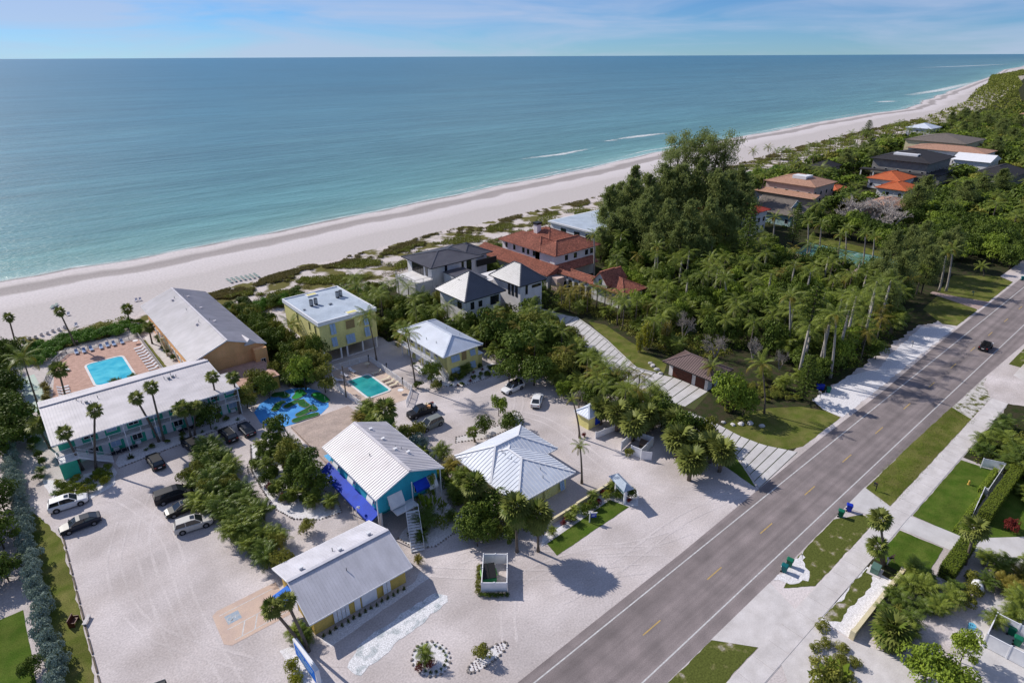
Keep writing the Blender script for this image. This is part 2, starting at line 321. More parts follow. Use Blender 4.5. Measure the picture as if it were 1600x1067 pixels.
def ground(name, poly, z, m):
    if ROUGH.get(name): poly = rough(poly, ROUGH[name], len(poly)*3)
    o = MB().sheet(poly, z).build(name, m); o['kind'] = 'structure'; return o

# ------------------------------------------------------------------ setting: land, sea, road
SH = [(-900,190),(-400,205),(-100,219),(-2,223),(7,222),(15,223.5),(28,221),(49,222),(80,226),(104,229.5),(126,231),(165,234),(205,240),(255,245),(295,250),(344,259),(451,268),(507,272),(648,285),(749,289),(846,287),(1060,334),(1315,384),(1541,424),(1962,513),(2169,551),(2609,645),(3399,816),(3751,850),(6000,1300),(9000,1750)]
def shore(x):
    for (a, b), (c, d) in zip(SH, SH[1:]):
        if x <= c:
            t = (x-a)/(c-a); t = max(t, 0)*1.0
            return b + (d-b)*t + (0.9*math.sin(x*0.045) + 0.5*math.sin(x*0.13+1))*(1 if x < 900 else 3)
    return SH[-1][1]
VG = [(-400,120),(-60,160),(-5,172),(6,167),(21,169),(40,172),(60,177),(79,179),(97,180),(117,184),(137,185),(150,185),(196,188),(243,190),(338,197),(440,210),(631,226),(726,231),(892,256),(1028,279),(1372,363),(1688,428),(1962,498),(2280,575),(2443,588),(2819,640),(4200,900),(9000,1500)]
def lerp(T, x):
    for (a, b), (c, d) in zip(T, T[1:]):
        if x <= c: return b + (d-b)*max(0, (x-a)/(c-a))
    return T[-1][1]
SEA_Z = -0.45
def beach_mat():
    M = bpy.data.materials.new('sand'); M.use_nodes = True; n = M.node_tree; b = n.nodes['Principled BSDF']
    g = n.nodes.new('ShaderNodeNewGeometry'); at_ = n.nodes.new('ShaderNodeAttribute'); at_.attribute_name = 'shore_distance'
    no = n.nodes.new('ShaderNodeTexNoise'); no.inputs['Scale'].default_value = 0.05; no.inputs['Detail'].default_value = 8; n.links.new(g.outputs['Position'], no.inputs['Vector'])
    # wet bands: distance from the waterline, wobbled
    ad = n.nodes.new('ShaderNodeMath'); ad.operation = 'MULTIPLY_ADD'; ad.inputs[1].default_value = 10.0
    n.links.new(no.outputs[0], ad.inputs[0]); n.links.new(at_.outputs['Fac'], ad.inputs[2])
    ra = n.nodes.new('ShaderNodeValToRGB'); mr = n.nodes.new('ShaderNodeMapRange'); mr.inputs[1].default_value = 0; mr.inputs[2].default_value = 80
    n.links.new(ad.outputs[0], mr.inputs[0]); n.links.new(mr.outputs[0], ra.inputs[0])
    e = ra.color_ramp.elements; e[0].position = 0.0; e[0].color = (0.23, 0.205, 0.20, 1); e[1].position = 1.0; e[1].color = (0.52, 0.47, 0.455, 1)
    for p, c in [(0.06, (0.26, 0.23, 0.22)), (0.085, (0.58, 0.53, 0.53)), (0.15, (0.54, 0.49, 0.48)), (0.19, (0.33, 0.295, 0.285)), (0.26, (0.37, 0.33, 0.32)), (0.285, (0.62, 0.57, 0.57)), (0.42, (0.56, 0.51, 0.50)), (0.46, (0.50, 0.455, 0.44))]:
        q = e.new(p); q.color = (*c, 1)
    n2 = n.nodes.new('ShaderNodeTexNoise'); n2.inputs['Scale'].default_value = 1.6; n2.inputs['Detail'].default_value = 6; n.links.new(g.outputs['Position'], n2.inputs['Vector'])
    m2 = n.nodes.new('ShaderNodeMapRange'); m2.inputs[1].default_value = 0.3; m2.inputs[2].default_value = 0.7; m2.inputs[3].default_value = 0.86; m2.inputs[4].default_value = 1.1; n.links.new(n2.outputs[0], m2.inputs[0])
    mu = n.nodes.new('ShaderNodeVectorMath'); mu.operation = 'SCALE'; n.links.new(ra.outputs[0], mu.inputs[0]); n.links.new(m2.outputs[0], mu.inputs['Scale'])
    n.links.new(mu.outputs[0], b.inputs['Base Color']); b.inputs['Roughness'].default_value = 0.9; b.inputs['Specular IOR Level'].default_value = 0.15
    bp = n.nodes.new('ShaderNodeBump'); bp.inputs['Strength'].default_value = 0.5; bp.inputs['Distance'].default_value = 0.12
    n.links.new(n2.outputs[0], bp.inputs['Height']); n.links.new(bp.outputs[0], b.inputs['Normal'])
    return M
def strip_mesh(name, xs, rows, m, att=True):
    """rows: functions x -> (y, z); builds a ribbon grid with the distance from the waterline stored"""
    vs = []; ds = []
    for x in xs:
        for r_ in rows:
            y, z = r_(x); vs.append((x, y, z)); ds.append(abs(shore(x) - y))
    n = len(rows); fs = []
    for i in range(len(xs)-1):
        for j in range(n-1): fs.append((i*n+j, (i+1)*n+j, (i+1)*n+j+1, i*n+j+1))
    me = bpy.data.meshes.new(name); me.from_pydata(vs, [], fs); me.materials.append(m)
    a = me.attributes.new('shore_distance', 'FLOAT', 'POINT'); a.data.foreach_set('value', ds)
    o = bpy.data.objects.new(name, me); col.objects.link(o); o['kind'] = 'structure'; return o
XS = [-900,-500,-250,-120] + [i*3.0 for i in range(-25, 200)] + [600 + i*18 for i in range(0, 40)] + [1400, 1700, 2100, 2600, 3200, 4000, 5000, 6500, 9000]
def rowf(off, z): return lambda x: (shore(x) + off, z)
strip_mesh('beach', XS, [lambda x: (120 if x > -120 else 60, 0), lambda x: (lerp(VG, x) - 20, 0), rowf(-26, 0), rowf(-14, -0.04), rowf(-9, -0.05), rowf(-3, -0.33), rowf(0, -0.45), rowf(6, -0.8), rowf(40, -3)], beach_mat())
land = MB()
land.add([(-900,-2500,-0.004),(9000,-2500,-0.004),(9000,120,-0.004),(-120,120,-0.004),(-120,60,-0.004),(-900,60,-0.004)], [(0,1,2,3,4,5)])
land.build('ground', M_shell, kind='structure')
def sea_mat():
    M = bpy.data.materials.new('sea_water'); M.use_nodes = True; n = M.node_tree; b = n.nodes['Principled BSDF']
    g = n.nodes.new('ShaderNodeNewGeometry'); at_ = n.nodes.new('ShaderNodeAttribute'); at_.attribute_name = 'shore_distance'
    mp_ = n.nodes.new('ShaderNodeMapping'); mp_.inputs['Scale'].default_value = (0.004, 0.02, 1); mp_.inputs['Rotation'].default_value = (0, 0, R(-8)); n.links.new(g.outputs['Position'], mp_.inputs[0])
    no = n.nodes.new('ShaderNodeTexNoise'); no.inputs['Scale'].default_value = 1; no.inputs['Detail'].default_value = 6; n.links.new(mp_.outputs[0], no.inputs['Vector'])
    lg = n.nodes.new('ShaderNodeMath'); lg.operation = 'LOGARITHM'; lg.inputs[1].default_value = 10
    a1 = n.nodes.new('ShaderNodeMath'); a1.operation = 'ADD'; a1.inputs[1].default_value = 1.0; n.links.new(at_.outputs['Fac'], a1.inputs[0]); n.links.new(a1.outputs[0], lg.inputs[0])
    ad = n.nodes.new('ShaderNodeMath'); ad.operation = 'MULTIPLY_ADD'; ad.inputs[1].default_value = 0.5; n.links.new(no.outputs[0], ad.inputs[0]); n.links.new(lg.outputs[0], ad.inputs[2])
    mr = n.nodes.new('ShaderNodeMapRange'); mr.inputs[1].default_value = 0.25; mr.inputs[2].default_value = 4.25; n.links.new(ad.outputs[0], mr.inputs[0])
    ra = n.nodes.new('ShaderNodeValToRGB'); n.links.new(mr.outputs[0], ra.inputs[0]); e = ra.color_ramp.elements
    e[0].position = 0; e[0].color = (0.38, 0.43, 0.40, 1); e[1].position = 1; e[1].color = (0.035, 0.160, 0.235, 1)
    for p, c in [(0.15, (0.23, 0.37, 0.34)), (0.30, (0.15, 0.31, 0.285)), (0.44, (0.105, 0.245, 0.245)), (0.60, (0.085, 0.205, 0.235)), (0.80, (0.045, 0.160, 0.215))]:
        q = e.new(p); q.color = (*c, 1)
    n.links.new(ra.outputs[0], b.inputs['Base Color']); streaks(M, (0.012, 0.10, 1), 0.13); streaks(M, (0.0022, 0.012, 1), 0.10); streaks(M, (0.10, 0.55, 1), 0.09); b.inputs['Roughness'].default_value = 0.34; b.inputs['IOR'].default_value = 1.33; b.inputs['Specular IOR Level'].default_value = 0.5
    # swell and chop
    m2 = n.nodes.new('ShaderNodeMapping'); m2.inputs['Scale'].default_value = (0.035, 0.16, 1); m2.inputs['Rotation'].default_value = (0, 0, R(-10)); n.links.new(g.outputs['Position'], m2.inputs[0])
    s1 = n.nodes.new('ShaderNodeTexNoise'); s1.inputs['Scale'].default_value = 1; s1.inputs['Detail'].default_value = 4; n.links.new(m2.outputs[0], s1.inputs['Vector'])
    m3 = n.nodes.new('ShaderNodeMapping'); m3.inputs['Scale'].default_value = (0.55, 1.1, 1); m3.inputs['Rotation'].default_value = (0, 0, R(20)); n.links.new(g.outputs['Position'], m3.inputs[0])
    s2 = n.nodes.new('ShaderNodeTexNoise'); s2.inputs['Scale'].default_value = 1; s2.inputs['Detail'].default_value = 5; n.links.new(m3.outputs[0], s2.inputs['Vector'])
    b1 = n.nodes.new('ShaderNodeBump'); b1.inputs['Strength'].default_value = 1; b1.inputs['Distance'].default_value = 1.3; n.links.new(s1.outputs[0], b1.inputs['Height'])
    b2 = n.nodes.new('ShaderNodeBump'); b2.inputs['Strength'].default_value = 1; b2.inputs['Distance'].default_value = 0.33; n.links.new(s2.outputs[0], b2.inputs['Height']); n.links.new(b1.outputs[0], b2.inputs['Normal'])
    n.links.new(b2.outputs[0], b.inputs['Normal'])
    return M
XW = [-90000, -30000, -9000, -3000] + XS + [14000, 30000, 90000]
sea = strip_mesh('sea', XW, [rowf(-4, SEA_Z)] + [rowf(d, SEA_Z) for d in (0, 4, 9, 16, 26, 40, 65, 100, 160, 260, 420, 700, 1200, 2500, 6000, 15000, 40000)] + [lambda x: (110000, SEA_Z)], sea_mat())
# foam: thin sheets of broken white water lying on the sea
def foam_mat(name, thr):
    M = bpy.data.materials.new(name); M.use_nodes = True; n = M.node_tree; b = n.nodes['Principled BSDF']; out = n.nodes['Material Output']
    g = n.nodes.new('ShaderNodeNewGeometry'); mp_ = n.nodes.new('ShaderNodeMapping'); mp_.inputs['Scale'].default_value = (0.09, 0.42, 1); n.links.new(g.outputs['Position'], mp_.inputs[0])
    no = n.nodes.new('ShaderNodeTexNoise'); no.inputs['Scale'].default_value = 2.2; no.inputs['Detail'].default_value = 9; no.inputs['Roughness'].default_value = 0.6; n.links.new(mp_.outputs[0], no.inputs['Vector'])
    at_ = n.nodes.new('ShaderNodeAttribute'); at_.attribute_name = 'foam_cover'
    su = n.nodes.new('ShaderNodeMath'); su.operation = 'MULTIPLY_ADD'; su.inputs[1].default_value = 0.42; n.links.new(at_.outputs['Fac'], su.inputs[0]); n.links.new(no.outputs[0], su.inputs[2])
    mr = n.nodes.new('ShaderNodeMapRange'); mr.inputs[1].default_value = thr; mr.inputs[2].default_value = thr+0.30; mr.inputs[4].default_value = 0.88; n.links.new(su.outputs[0], mr.inputs[0])
    tr = n.nodes.new('ShaderNodeBsdfTransparent'); ms = n.nodes.new('ShaderNodeMixShader'); n.links.new(mr.outputs[0], ms.inputs[0])
    b.inputs['Base Color'].default_value = (0.78, 0.80, 0.80, 1); b.inputs['Roughness'].default_value = 0.8
    n.links.new(tr.outputs[0], ms.inputs[1]); n.links.new(b.outputs[0], ms.inputs[2]); n.links.new(ms.outputs[0], out.inputs[0]); return M
FM = foam_mat('sea_foam', 0.66)
def foam(pts, w, z, name='sea_foam'):
    vs = []; fs = []; ds = []; N = len(pts)
    for i, (x, y) in enumerate(pts):
        a = Vector(pts[max(i-1, 0)]); b = Vector(pts[min(i+1, N-1)]); d = (b-a).normalized(); nn = Vector((-d.y, d.x)); ww = w[i] if hasattr(w, '__len__') else w
        for k in (-1, -0.33, 0.33, 1):
            vs.append((x+nn.x*ww*k/2, y+nn.y*ww*k/2, z)); ds.append((1 - abs(k))*1.4 * math.sin(math.pi*min(1, max(0.12, (i+0.3)/(N-0.4))))**0.5)
    for i in range(N-1):
        for j in range(3): fs.append((i*4+j, i*4+j+1, (i+1)*4+j+1, (i+1)*4+j))
    me = bpy.data.meshes.new(name); me.from_pydata(vs, [], fs); me.materials.append(FM); a = me.attributes.new('foam_cover', 'FLOAT', 'POINT'); a.data.foreach_set('value', ds)
    o = bpy.data.objects.new(name, me); col.objects.link(o); o['kind'] = 'stuff'; return tag(o, None, None)
wl = [x for x in XS if -60 < x < 1400]
f1 = foam([(x, shore(x)+1.0) for x in wl], 2.3, SEA_Z+0.05); tag(f1, 'thin white foam edge washing along the whole beach', 'foam')
f2 = foam([(x, shore(x)+8+2*math.sin(x*.02)) for x in wl if x > 120], [2.0+1.6*math.sin(x*.037) for x in wl if x > 120], SEA_Z+0.02); tag(f2, 'second broken line of foam a few metres off the beach', 'foam')
def pxline(pts, n=14):
    out = []
    for (a, b), (c, d) in zip(pts, pts[1:]):
        for i in range(n): t = i/n; out.append(G(a+(c-a)*t, b+(d-b)*t, SEA_Z))
    out.append(G(*pts[-1], SEA_Z)); return out
tag(foam(pxline([(955, 219), (1000, 213), (1050, 207)]), [3+11*math.sin(i/28*math.pi) for i in range(29)], SEA_Z+0.03), 'white breaker running toward the beach left of the tall pines', 'foam')
tag(foam(pxline([(942, 221), (966, 219)]), 6, SEA_Z+0.03), 'short bright breaker at the left end of the long one', 'foam')
tag(foam(pxline([(812, 249), (872, 242), (930, 231)]), [3+6*math.sin(i/28*math.pi) for i in range(29)], SEA_Z+0.03), 'broken foam of the breaker nearer the viewer', 'foam')
tag(foam(pxline([(1420, 149), (1470, 141), (1530, 127)]), 30, SEA_Z+0.03), 'surf line curving along the far beach', 'foam')
tag(foam(pxline([(1370, 160), (1400, 158)]), 22, SEA_Z+0.03), 'small patch of surf before the far bend of the beach', 'foam')
tag(foam(pxline([(1440, 106), (1500, 104), (1590, 100)]), 60, SEA_Z+0.03), 'distant surf over the sand bar near the horizon', 'foam')

# road with shoulders and markings
road = []
for x in [-60, -20, 20, 40, 55, 75, 95, 120, 150, 190, 240, 400, 800, 2000]: road.append((x, 32.0 + min(1.6, max(0, (x-45)*0.011)) + 0.25*math.sin(x*0.35)))
low = [(2000, 22.3), (400, 22.3), (240, 20.8), (175, 20.8), (140, 21.9), (118, 22.2), (86, 22.7), (60, 22.4), (20, 22.4), (-60, 22.4)]
ground('road', road + low, 0.008, M_asphalt)
for y, nm in ((31.1, 'edge_line'), (24.0, 'edge_line')): ground(nm, [(-60, y-0.075), (1500, y-0.075), (1500, y+0.075), (-60, y+0.075)], 0.012, M_linew)
dash = MB().sheet([(-1.53, -0.07), (1.53, -0.07), (1.53, 0.07), (-1.53, 0.07)], 0).mesh('lane_dash', M_liney)
for k in range(-4, 40):
    o = inst('lane_dash', dash, None, (55.6 + 12.15*k, 27.55, 0.012)); o['kind'] = 'structure'
# lighter worn wheel tracks and patches are in the asphalt colour; verge, pavement
swb = MB().box(20, 2000, 15.9, 18.5, -0.05, 0.02).build('pavement', M_conc, kind='structure')
slab = MB().box(-1.49, 1.49, -1.22, 1.22, 0.02, 0.05).mesh('slab', M_conc)
for k in range(0, 62): inst('slab', slab, swb, (26 + k*3.02, 17.2, 0), (0, 0, 0))
ground('grass_verge', [(86.6, 22.5), (85.0, 18.6), (120, 18.6), (122, 22.2), (104, 22.5)], 0.016, M_lawn)
ground('sparse_verge', [(122.2, 22.1), (120.2, 18.6), (141, 18.6), (139.5, 21.8)], 0.016, M_verge2)
ground('grass_verge', [(59.8, 20.9), (62.9, 18.6), (80, 18.6), (80.3, 20.4), (76.3, 22.5), (66, 22.3)], 0.016, M_verge)
ground('shell_patch', [(60, 22.3), (63, 19.5), (67.5, 22.3)], 0.020, M_whiter)
ground('grass_verge', [(30, 22.3), (30, 18.6), (50, 18.6), (56, 20.5), (52, 22.3)], 0.016, M_verge)
ground('grass_verge', [(150, 20.5), (150, 15), (400, 12), (400, 20.5)], 0.016, M_verge)
ground('lawn', [(85.2, 15.8), (85.6, 10.2), (105.6, 10.9), (105, 15.8)], 0.030, M_lawnd)
ground('lawn', [(72.8, 15.8), (80.8, 15.8), (81.4, 10.9), (76, 10.6), (73, 12.5)], 0.030, M_lawnd)
ground('lawn', [(88, 9.5), (110, 9.5), (112, -6), (86, 3)], 0.020, M_lawnd)
ground('driveway', [(86.7, 22.7), (80.0, 22.6), (81.2, 18.6), (81.2, 15.9), (81.8, 9.5), (84, 8.2), (84, 3), (66, 5.5), (66, -12), (130, -12), (94, 3), (86, 9.3), (84.8, 15.9), (84.8, 18.6)], 0.024, M_conc2)
ground('driveway', [(59.3, 22.4), (57.9, 18.6), (58.4, 15.9), (58.3, 12.5), (61, 6), (68, 3.2), (68, -20), (30, -20), (46, 12), (50, 16), (50, 18.6), (47, 22.4)], 0.022, M_conc)
ground('planting_bed', [(58.6, 15.9), (58.6, 12.6), (72.2, 12.9), (72.6, 15.9)], 0.020, M_whiter)
ground('ground_cover', [(59, 15.8), (60, 14.3), (63, 14.6), (66, 14.2), (70, 14.8), (70.4, 15.8)], 0.024, M_verge)
ground('mulch_bed', [(70.8, 15.9), (70.8, 12.8), (76, 10.5), (74.5, 15.9)], 0.026, M_mulch)
ground('mulch_bed', [(59, 12.3), (73, 12.5), (76, 9), (68, 3.5), (62, 6)], 0.026, M_shell)
ground('shell_drive', [(144, 21.6), (136, 21.2), (131, 18.6), (131, 15.8), (133, 12), (143, 16), (146, 20.8)], 0.055, M_shell)
ground('mulch_bed', [(106, 15.8), (106, -20), (200, -20), (200, 15.8)], 0.028, M_mulch)
# woodland floor on the sea side of the road
ground('woodland_floor', [(84, 36), (84, 57), (79, 66), (76, 92), (72, 110), (60, 113), (60, 150), (90, 158), (196, 168), (342, 172), (484, 182), (625, 192), (934, 232), (1304, 300), (2400, 520), (5000, 900), (5000, 38), (163, 38), (158, 40), (120, 39.5), (106, 39.8), (103, 35), (86, 34)], 0.004, M_mulch)
ground('woodland_floor', [(36, 104), (44, 112), (43.5, 128), (44, 150), (36, 150)], 0.004, M_mulch)
ground('woodland_floor', [(210, 21), (2000, 21), (2000, -600), (106, -600), (106, -20), (200, -20)], 0.002, M_mulch)
dn = []
for x in range(-4, 2400, 12): dn.append((x, lerp(VG, x) + 1.5*math.sin(x*.21)))
ground('dune', dn + [(2400, 520), (1304, 300), (934, 232), (625, 190), (342, 168), (150, 150), (60, 143), (36, 148), (20, 157), (2, 155)], 0.010, M_dune)
ground('lawn', [(-9.2, 76), (-9, 40), (-40, 40), (-40, 76)], 0.010, M_lawnd)
ground('grass_strip', [(-6.4, 96), (-4.2, 87), (-4.3, 70), (-4.8, 50), (-8.5, 50), (-7.6, 96)], 0.010, M_lawn)
ground('lawn', [(84.9, 45.3), (85.2, 39.2), (87, 35), (90, 33.6), (103.6, 33.6), (103.8, 36.3), (101.8, 40), (97, 43.4), (91, 45.4)], 0.012, M_lawn)
ground('lawn', [(163.3, 36.6), (164.5, 34), (179.5, 34), (183, 36), (183, 44), (170, 43)], 0.012, M_lawn)
ground('lawn', [(188.5, 34), (211, 34.2), (214, 38), (205, 47), (187, 45), (184.5, 38)], 0.012, M_lawn)
ground('paver_drive', [(184, 46), (180, 34), (188.3, 33.8), (186.5, 40), (186, 46)], 0.016, M_pinkdrive)
ground('shell_drive', [(104.0, 33.4), (103.9, 36.5), (105.8, 39.6), (120.5, 39.6), (128, 36.8), (136, 38.0), (158, 39.2), (163, 33.9)], 0.006, M_whiter)
ground('paver_drive', [(184.5, 54), (192, 60), (192, 100), (206, 104), (196, 108), (184, 98), (183, 62)], 0.018, M_pinkdrive)
ground('tennis_court', [(192.8, 60), (208.5, 62), (207.6, 90), (193.1, 88)], 0.018, mat('court_green', (0.10, 0.24, 0.21), (0.08, 0.20, 0.18), scale=0.3))
for q in ([(194, 74), (207.5, 74)], [(194.5, 63), (194.5, 86)], [(206.5, 63), (206.5, 86)], [(200.5, 66), (200.5, 82)]):
    (a, b), (c, d) = q
    ground('court_line', [(a-.06, b-.06), (c+.06, b-.06), (c+.06, d+.06), (a-.06, d+.06)] if True else 0, 0.022, M_linew)
ground('lawn', [(208.8, 60), (214, 60), (218, 95), (208.8, 92)], 0.018, M_lawn)
ground('lawn', [(330, 125), (345, 125), (345, 150), (330, 150)], 0.018, M_lawnd)
ground('roof_lawn', [(163, 156), (167, 160), (181, 174), (188, 170), (176, 156)], 0.02, M_lawnd)

# faint wheel tracks pressed into the shell lots
M_track = mat('pressed_shell', (0.61, 0.555, 0.55), (0.475, 0.425, 0.41), rough=0.95, scale=0.13, bscale=5, fine=0.13, spec=0.1)
NTR = [0]
def track(pts, w=.34, gauge=1.55):
    NTR[0] += 1
    P = [Vector(p) for p in pts]; C_ = []
    for i in range(len(P)-1):
        a, b_, c, d = P[max(i-1, 0)], P[i], P[i+1], P[min(i+2, len(P)-1)]
        for k in range(12):
            t = k/12; C_.append(.5*((2*b_)+(c-a)*t+(2*a-5*b_+4*c-d)*t*t+(-a+3*b_-3*c+d)*t*t*t))
    rnd = random.Random(int(P[0].x*10))
    for s in (-1, 1):
        vs = []; fs = []
        for i, p in enumerate(C_):
            d = (C_[min(i+1, len(C_)-1)]-C_[max(i-1, 0)]).normalized(); nn = Vector((-d.y, d.x)); o = p + nn*s*gauge/2; ww = w*rnd.uniform(.55, 1.25)
            zz = .0045 + .0006*NTR[0] + .0003*(s > 0); vs += [(*(o-nn*ww/2), zz), (*(o+nn*ww/2), zz)]
            if i: fs.append((2*i-2, 2*i, 2*i+1, 2*i-1))
        o_ = MB().add(vs, fs).build('wheel_track', M_track); o_['kind'] = 'structure'
for t_ in ([(74,35),(66,42),(58,53),(57,66),(62,75)], [(70,34),(63,40),(62,50),(64,66),(58,78)], [(54,34),(46,40),(36,42),(30,36)], [(60,34),(50,38),(40,47),(33,50)], [(3,52),(3,66),(4,80),(9,92)], [(6,50),(5.5,64),(6.5,78),(4,90),(1,93)], [(8,52),(1,64),(0,76),(3,86)],
           [(72,34),(60,36),(48,36),(38,37)], [(64,78),(56,82),(50,84)], [(60,70),(66,76),(67,82)], [(28,52),(33,47),(42,39),(50,33.5)], [(18,98),(19,90),(18.6,80),(19.2,70)]): track(t_)
# ------------------------------------------------------------------ roofs, windows and other building helpers
def clip_line(poly2, t):
    ys = []
    n = len(poly2)
    for i in range(n):
        (a, b), (c, d) = poly2[i], poly2[(i+1) % n]
        if (a - t)*(c - t) < 0: ys.append(b + (d-b)*(t-a)/(c-a))
    ys.sort(); return ys
def ribs(mb, poly, sp, w=0.05, h=0.06, off=0.5):
    P = [Vector(p) for p in poly]; nrm = (P[1]-P[0]).cross(P[2]-P[0]).normalized()
    if nrm.z < 0: nrm = -nrm
    e = Vector((0,0,1)).cross(nrm)
    e = e.normalized() if e.length > 1e-4 else Vector((1,0,0))
    d = nrm.cross(e)
    q = [((p-P[0]).dot(e), (p-P[0]).dot(d)) for p in P]; lo = min(a for a, b in q); hi = max(a for a, b in q)
    t = lo + sp*off
    while t < hi:
        ys = clip_line(q, t)
        for y0, y1 in zip(ys[0::2], ys[1::2]):
            if y1-y0 > 0.15: mb.beam(P[0]+e*t+d*y0+nrm*h/2, P[0]+e*t+d*y1+nrm*h/2, w, h, nrm)
        t += sp
def cap(mb, p, q, w=0.28, h=0.10): mb.beam(Vector(p)+Vector((0,0,h/2)), Vector(q)+Vector((0,0,h/2)), w, h)
def roof_obj(parent, planes, per, ze, thick, m, sp=0.5, ridges=(), seam_m=None, rib=(0.05, 0.06), fascia=M_white, name='roof'):
    """planes: top polygons; per: eave outline (closed) at height ze"""
    mb = MB()
    for p in planes: mb.add(p, [tuple(range(len(p)))])
    n = len(per); lower = [(x, y, z-thick) for x, y, z in per]
    for i in range(n): mb.add([per[i], lower[i], lower[(i+1) % n], per[(i+1) % n]], [(0, 1, 2, 3)])
    mb.add(lower, [tuple(range(n))])
    r = mb.build(name, m, parent, world=True)
    if sp:
        sb = MB()
        for p in planes: ribs(sb, p, sp, *rib)
        if sb.v: sb.build('seam', seam_m or m, r, world=True, kind='stuff')
    if ridges:
        for a, b in ridges:
            MB_ = MB(); cap(MB_, a, b); MB_.build('ridge_cap', seam_m or m, r, world=True)
    fb = MB()
    for i in range(n):
        a, b = Vector(per[i]), Vector(per[(i+1) % n]); 
        fb.beam(a+Vector((0,0,-thick/2)), b+Vector((0,0,-thick/2)), 0.07, thick+0.03)
    fb.build('fascia', fascia, r, world=True)
    return r
def hip(parent, x0, x1, y0, y1, ze, zr, m, sp=0.5, thick=0.16, k=1.0, **kw):
    wx, wy = x1-x0, y1-y0
    if wx < wy:
        h = wx/2*k; A = ((x0+x1)/2, y0+h, zr); B = ((x0+x1)/2, y1-h, zr)
        pl = [[(x0,y0,ze),(x1,y0,ze),A], [(x1,y0,ze),(x1,y1,ze),B,A], [(x1,y1,ze),(x0,y1,ze),B], [(x0,y1,ze),(x0,y0,ze),A,B]]
        rd = [(A, (x0,y0,ze)), (A, (x1,y0,ze)), (B, (x0,y1,ze)), (B, (x1,y1,ze))]
    else:
        h = wy/2*k; A = (x0+h, (y0+y1)/2, zr); B = (x1-h, (y0+y1)/2, zr)
        pl = [[(x0,y0,ze),(x1,y0,ze),B,A], [(x1,y0,ze),(x1,y1,ze),B], [(x1,y1,ze),(x0,y1,ze),A,B], [(x0,y1,ze),(x0,y0,ze),A]]
        rd = [(A, (x0,y0,ze)), (A, (x0,y1,ze)), (B, (x1,y0,ze)), (B, (x1,y1,ze))]
    if math.dist(A, B) > 0.3: rd.append((A, B))
    else: pl = [[p for i, p in enumerate(q) if not (len(q) == 4 and i == 3)] for q in pl]
    return roof_obj(parent, pl, [(x0,y0,ze),(x1,y0,ze),(x1,y1,ze),(x0,y1,ze)], ze, thick, m, sp, rd, **kw)
def gable(parent, x0, x1, y0, y1, ze, zr, axis, m, sp=0.5, thick=0.16, wallm=None, inset=0.5, **kw):
    if axis == 'y':
        xm = (x0+x1)/2; A, B = (xm, y0, zr), (xm, y1, zr)
        pl = [[(x0,y1,ze),(x0,y0,ze),A,B], [(x1,y0,ze),(x1,y1,ze),B,A]]
        per = [(x0,y0,ze),A,(x1,y0,ze),(x1,y1,ze),B,(x0,y1,ze)]
    else:
        ym = (y0+y1)/2; A, B = (x0, ym, zr), (x1, ym, zr)
        pl = [[(x0,y0,ze),(x1,y0,ze),B,A], [(x1,y1,ze),(x0,y1,ze),A,B]]
        per = [(x0,y0,ze),(x1,y0,ze),B,(x1,y1,ze),(x0,y1,ze),A]
    mb = MB()
    for p in pl: mb.add(p, [(0,1,2,3)]); mb.add([(a,b,c-thick) for a,b,c in p][::-1], [(0,1,2,3)])
    for i in range(6):
        a, b = per[i], per[(i+1) % 6]; mb.add([a, (a[0],a[1],a[2]-thick), (b[0],b[1],b[2]-thick), b], [(0,1,2,3)])
    r = mb.build('roof', m, parent, world=True)
    if sp:
        sb = MB()
        for p in pl: ribs(sb, p, sp, *kw.get('rib', (0.05, 0.06)))
        sb.build('seam', kw.get('seam_m') or m, r, world=True, kind='stuff')
    cm = MB(); cap(cm, A, B, 0.4, 0.08); cm.build('ridge_cap', kw.get('seam_m') or m, r, world=True)
    fb = MB()
    for i in range(6):
        a, b = Vector(per[i]), Vector(per[(i+1) % 6]); fb.beam(a+Vector((0,0,-thick/2)), b+Vector((0,0,-thick/2)), 0.06, thick+0.02)
    fb.build('fascia', kw.get('fascia', M_white), r, world=True)
    if wallm:   # gable triangles closed by wall
        s = (zr-ze)
        if axis == 'y':
            w = (x1-x0)/2; f = lambda ins: ze - thick + s*(ins/w)
            for y in (y0+inset, y1-inset-0.12):
                g = MB(); g.add([(x0+inset,y,ze-thick-0.6),(x1-inset,y,ze-thick-0.6),(x1-inset,y,f(inset)),(xm,y,zr-thick-0.01),(x0+inset,y,f(inset)),
                       (x0+inset,y+0.12,ze-thick-0.6),(x1-inset,y+0.12,ze-thick-0.6),(x1-inset,y+0.12,f(inset)),(xm,y+0.12,zr-thick-0.01),(x0+inset,y+0.12,f(inset))],
                      [(0,1,2,3,4),(9,8,7,6,5),(0,5,6,1),(1,6,7,2),(2,7,8,3),(3,8,9,4),(4,9,5,0)])
                g.build('gable_wall', wallm, parent, world=True)
        else:
            w = (y1-y0)/2; f = lambda ins: ze - thick + s*(ins/w)
            for x in (x0+inset, x1-inset-0.12):
                g = MB(); g.add([(x,y0+inset,ze-thick-0.6),(x,y1-inset,ze-thick-0.6),(x,y1-inset,f(inset)),(x,ym,zr-thick-0.01),(x,y0+inset,f(inset)),
                       (x+0.12,y0+inset,ze-thick-0.6),(x+0.12,y1-inset,ze-thick-0.6),(x+0.12,y1-inset,f(inset)),(x+0.12,ym,zr-thick-0.01),(x+0.12,y0+inset,f(inset))],
                      [(4,3,2,1,0),(5,6,7,8,9),(1,6,5,0),(2,7,6,1),(3,8,7,2),(4,9,8,3),(0,5,9,4)])
                g.build('gable_wall', wallm, parent, world=True)
    return r
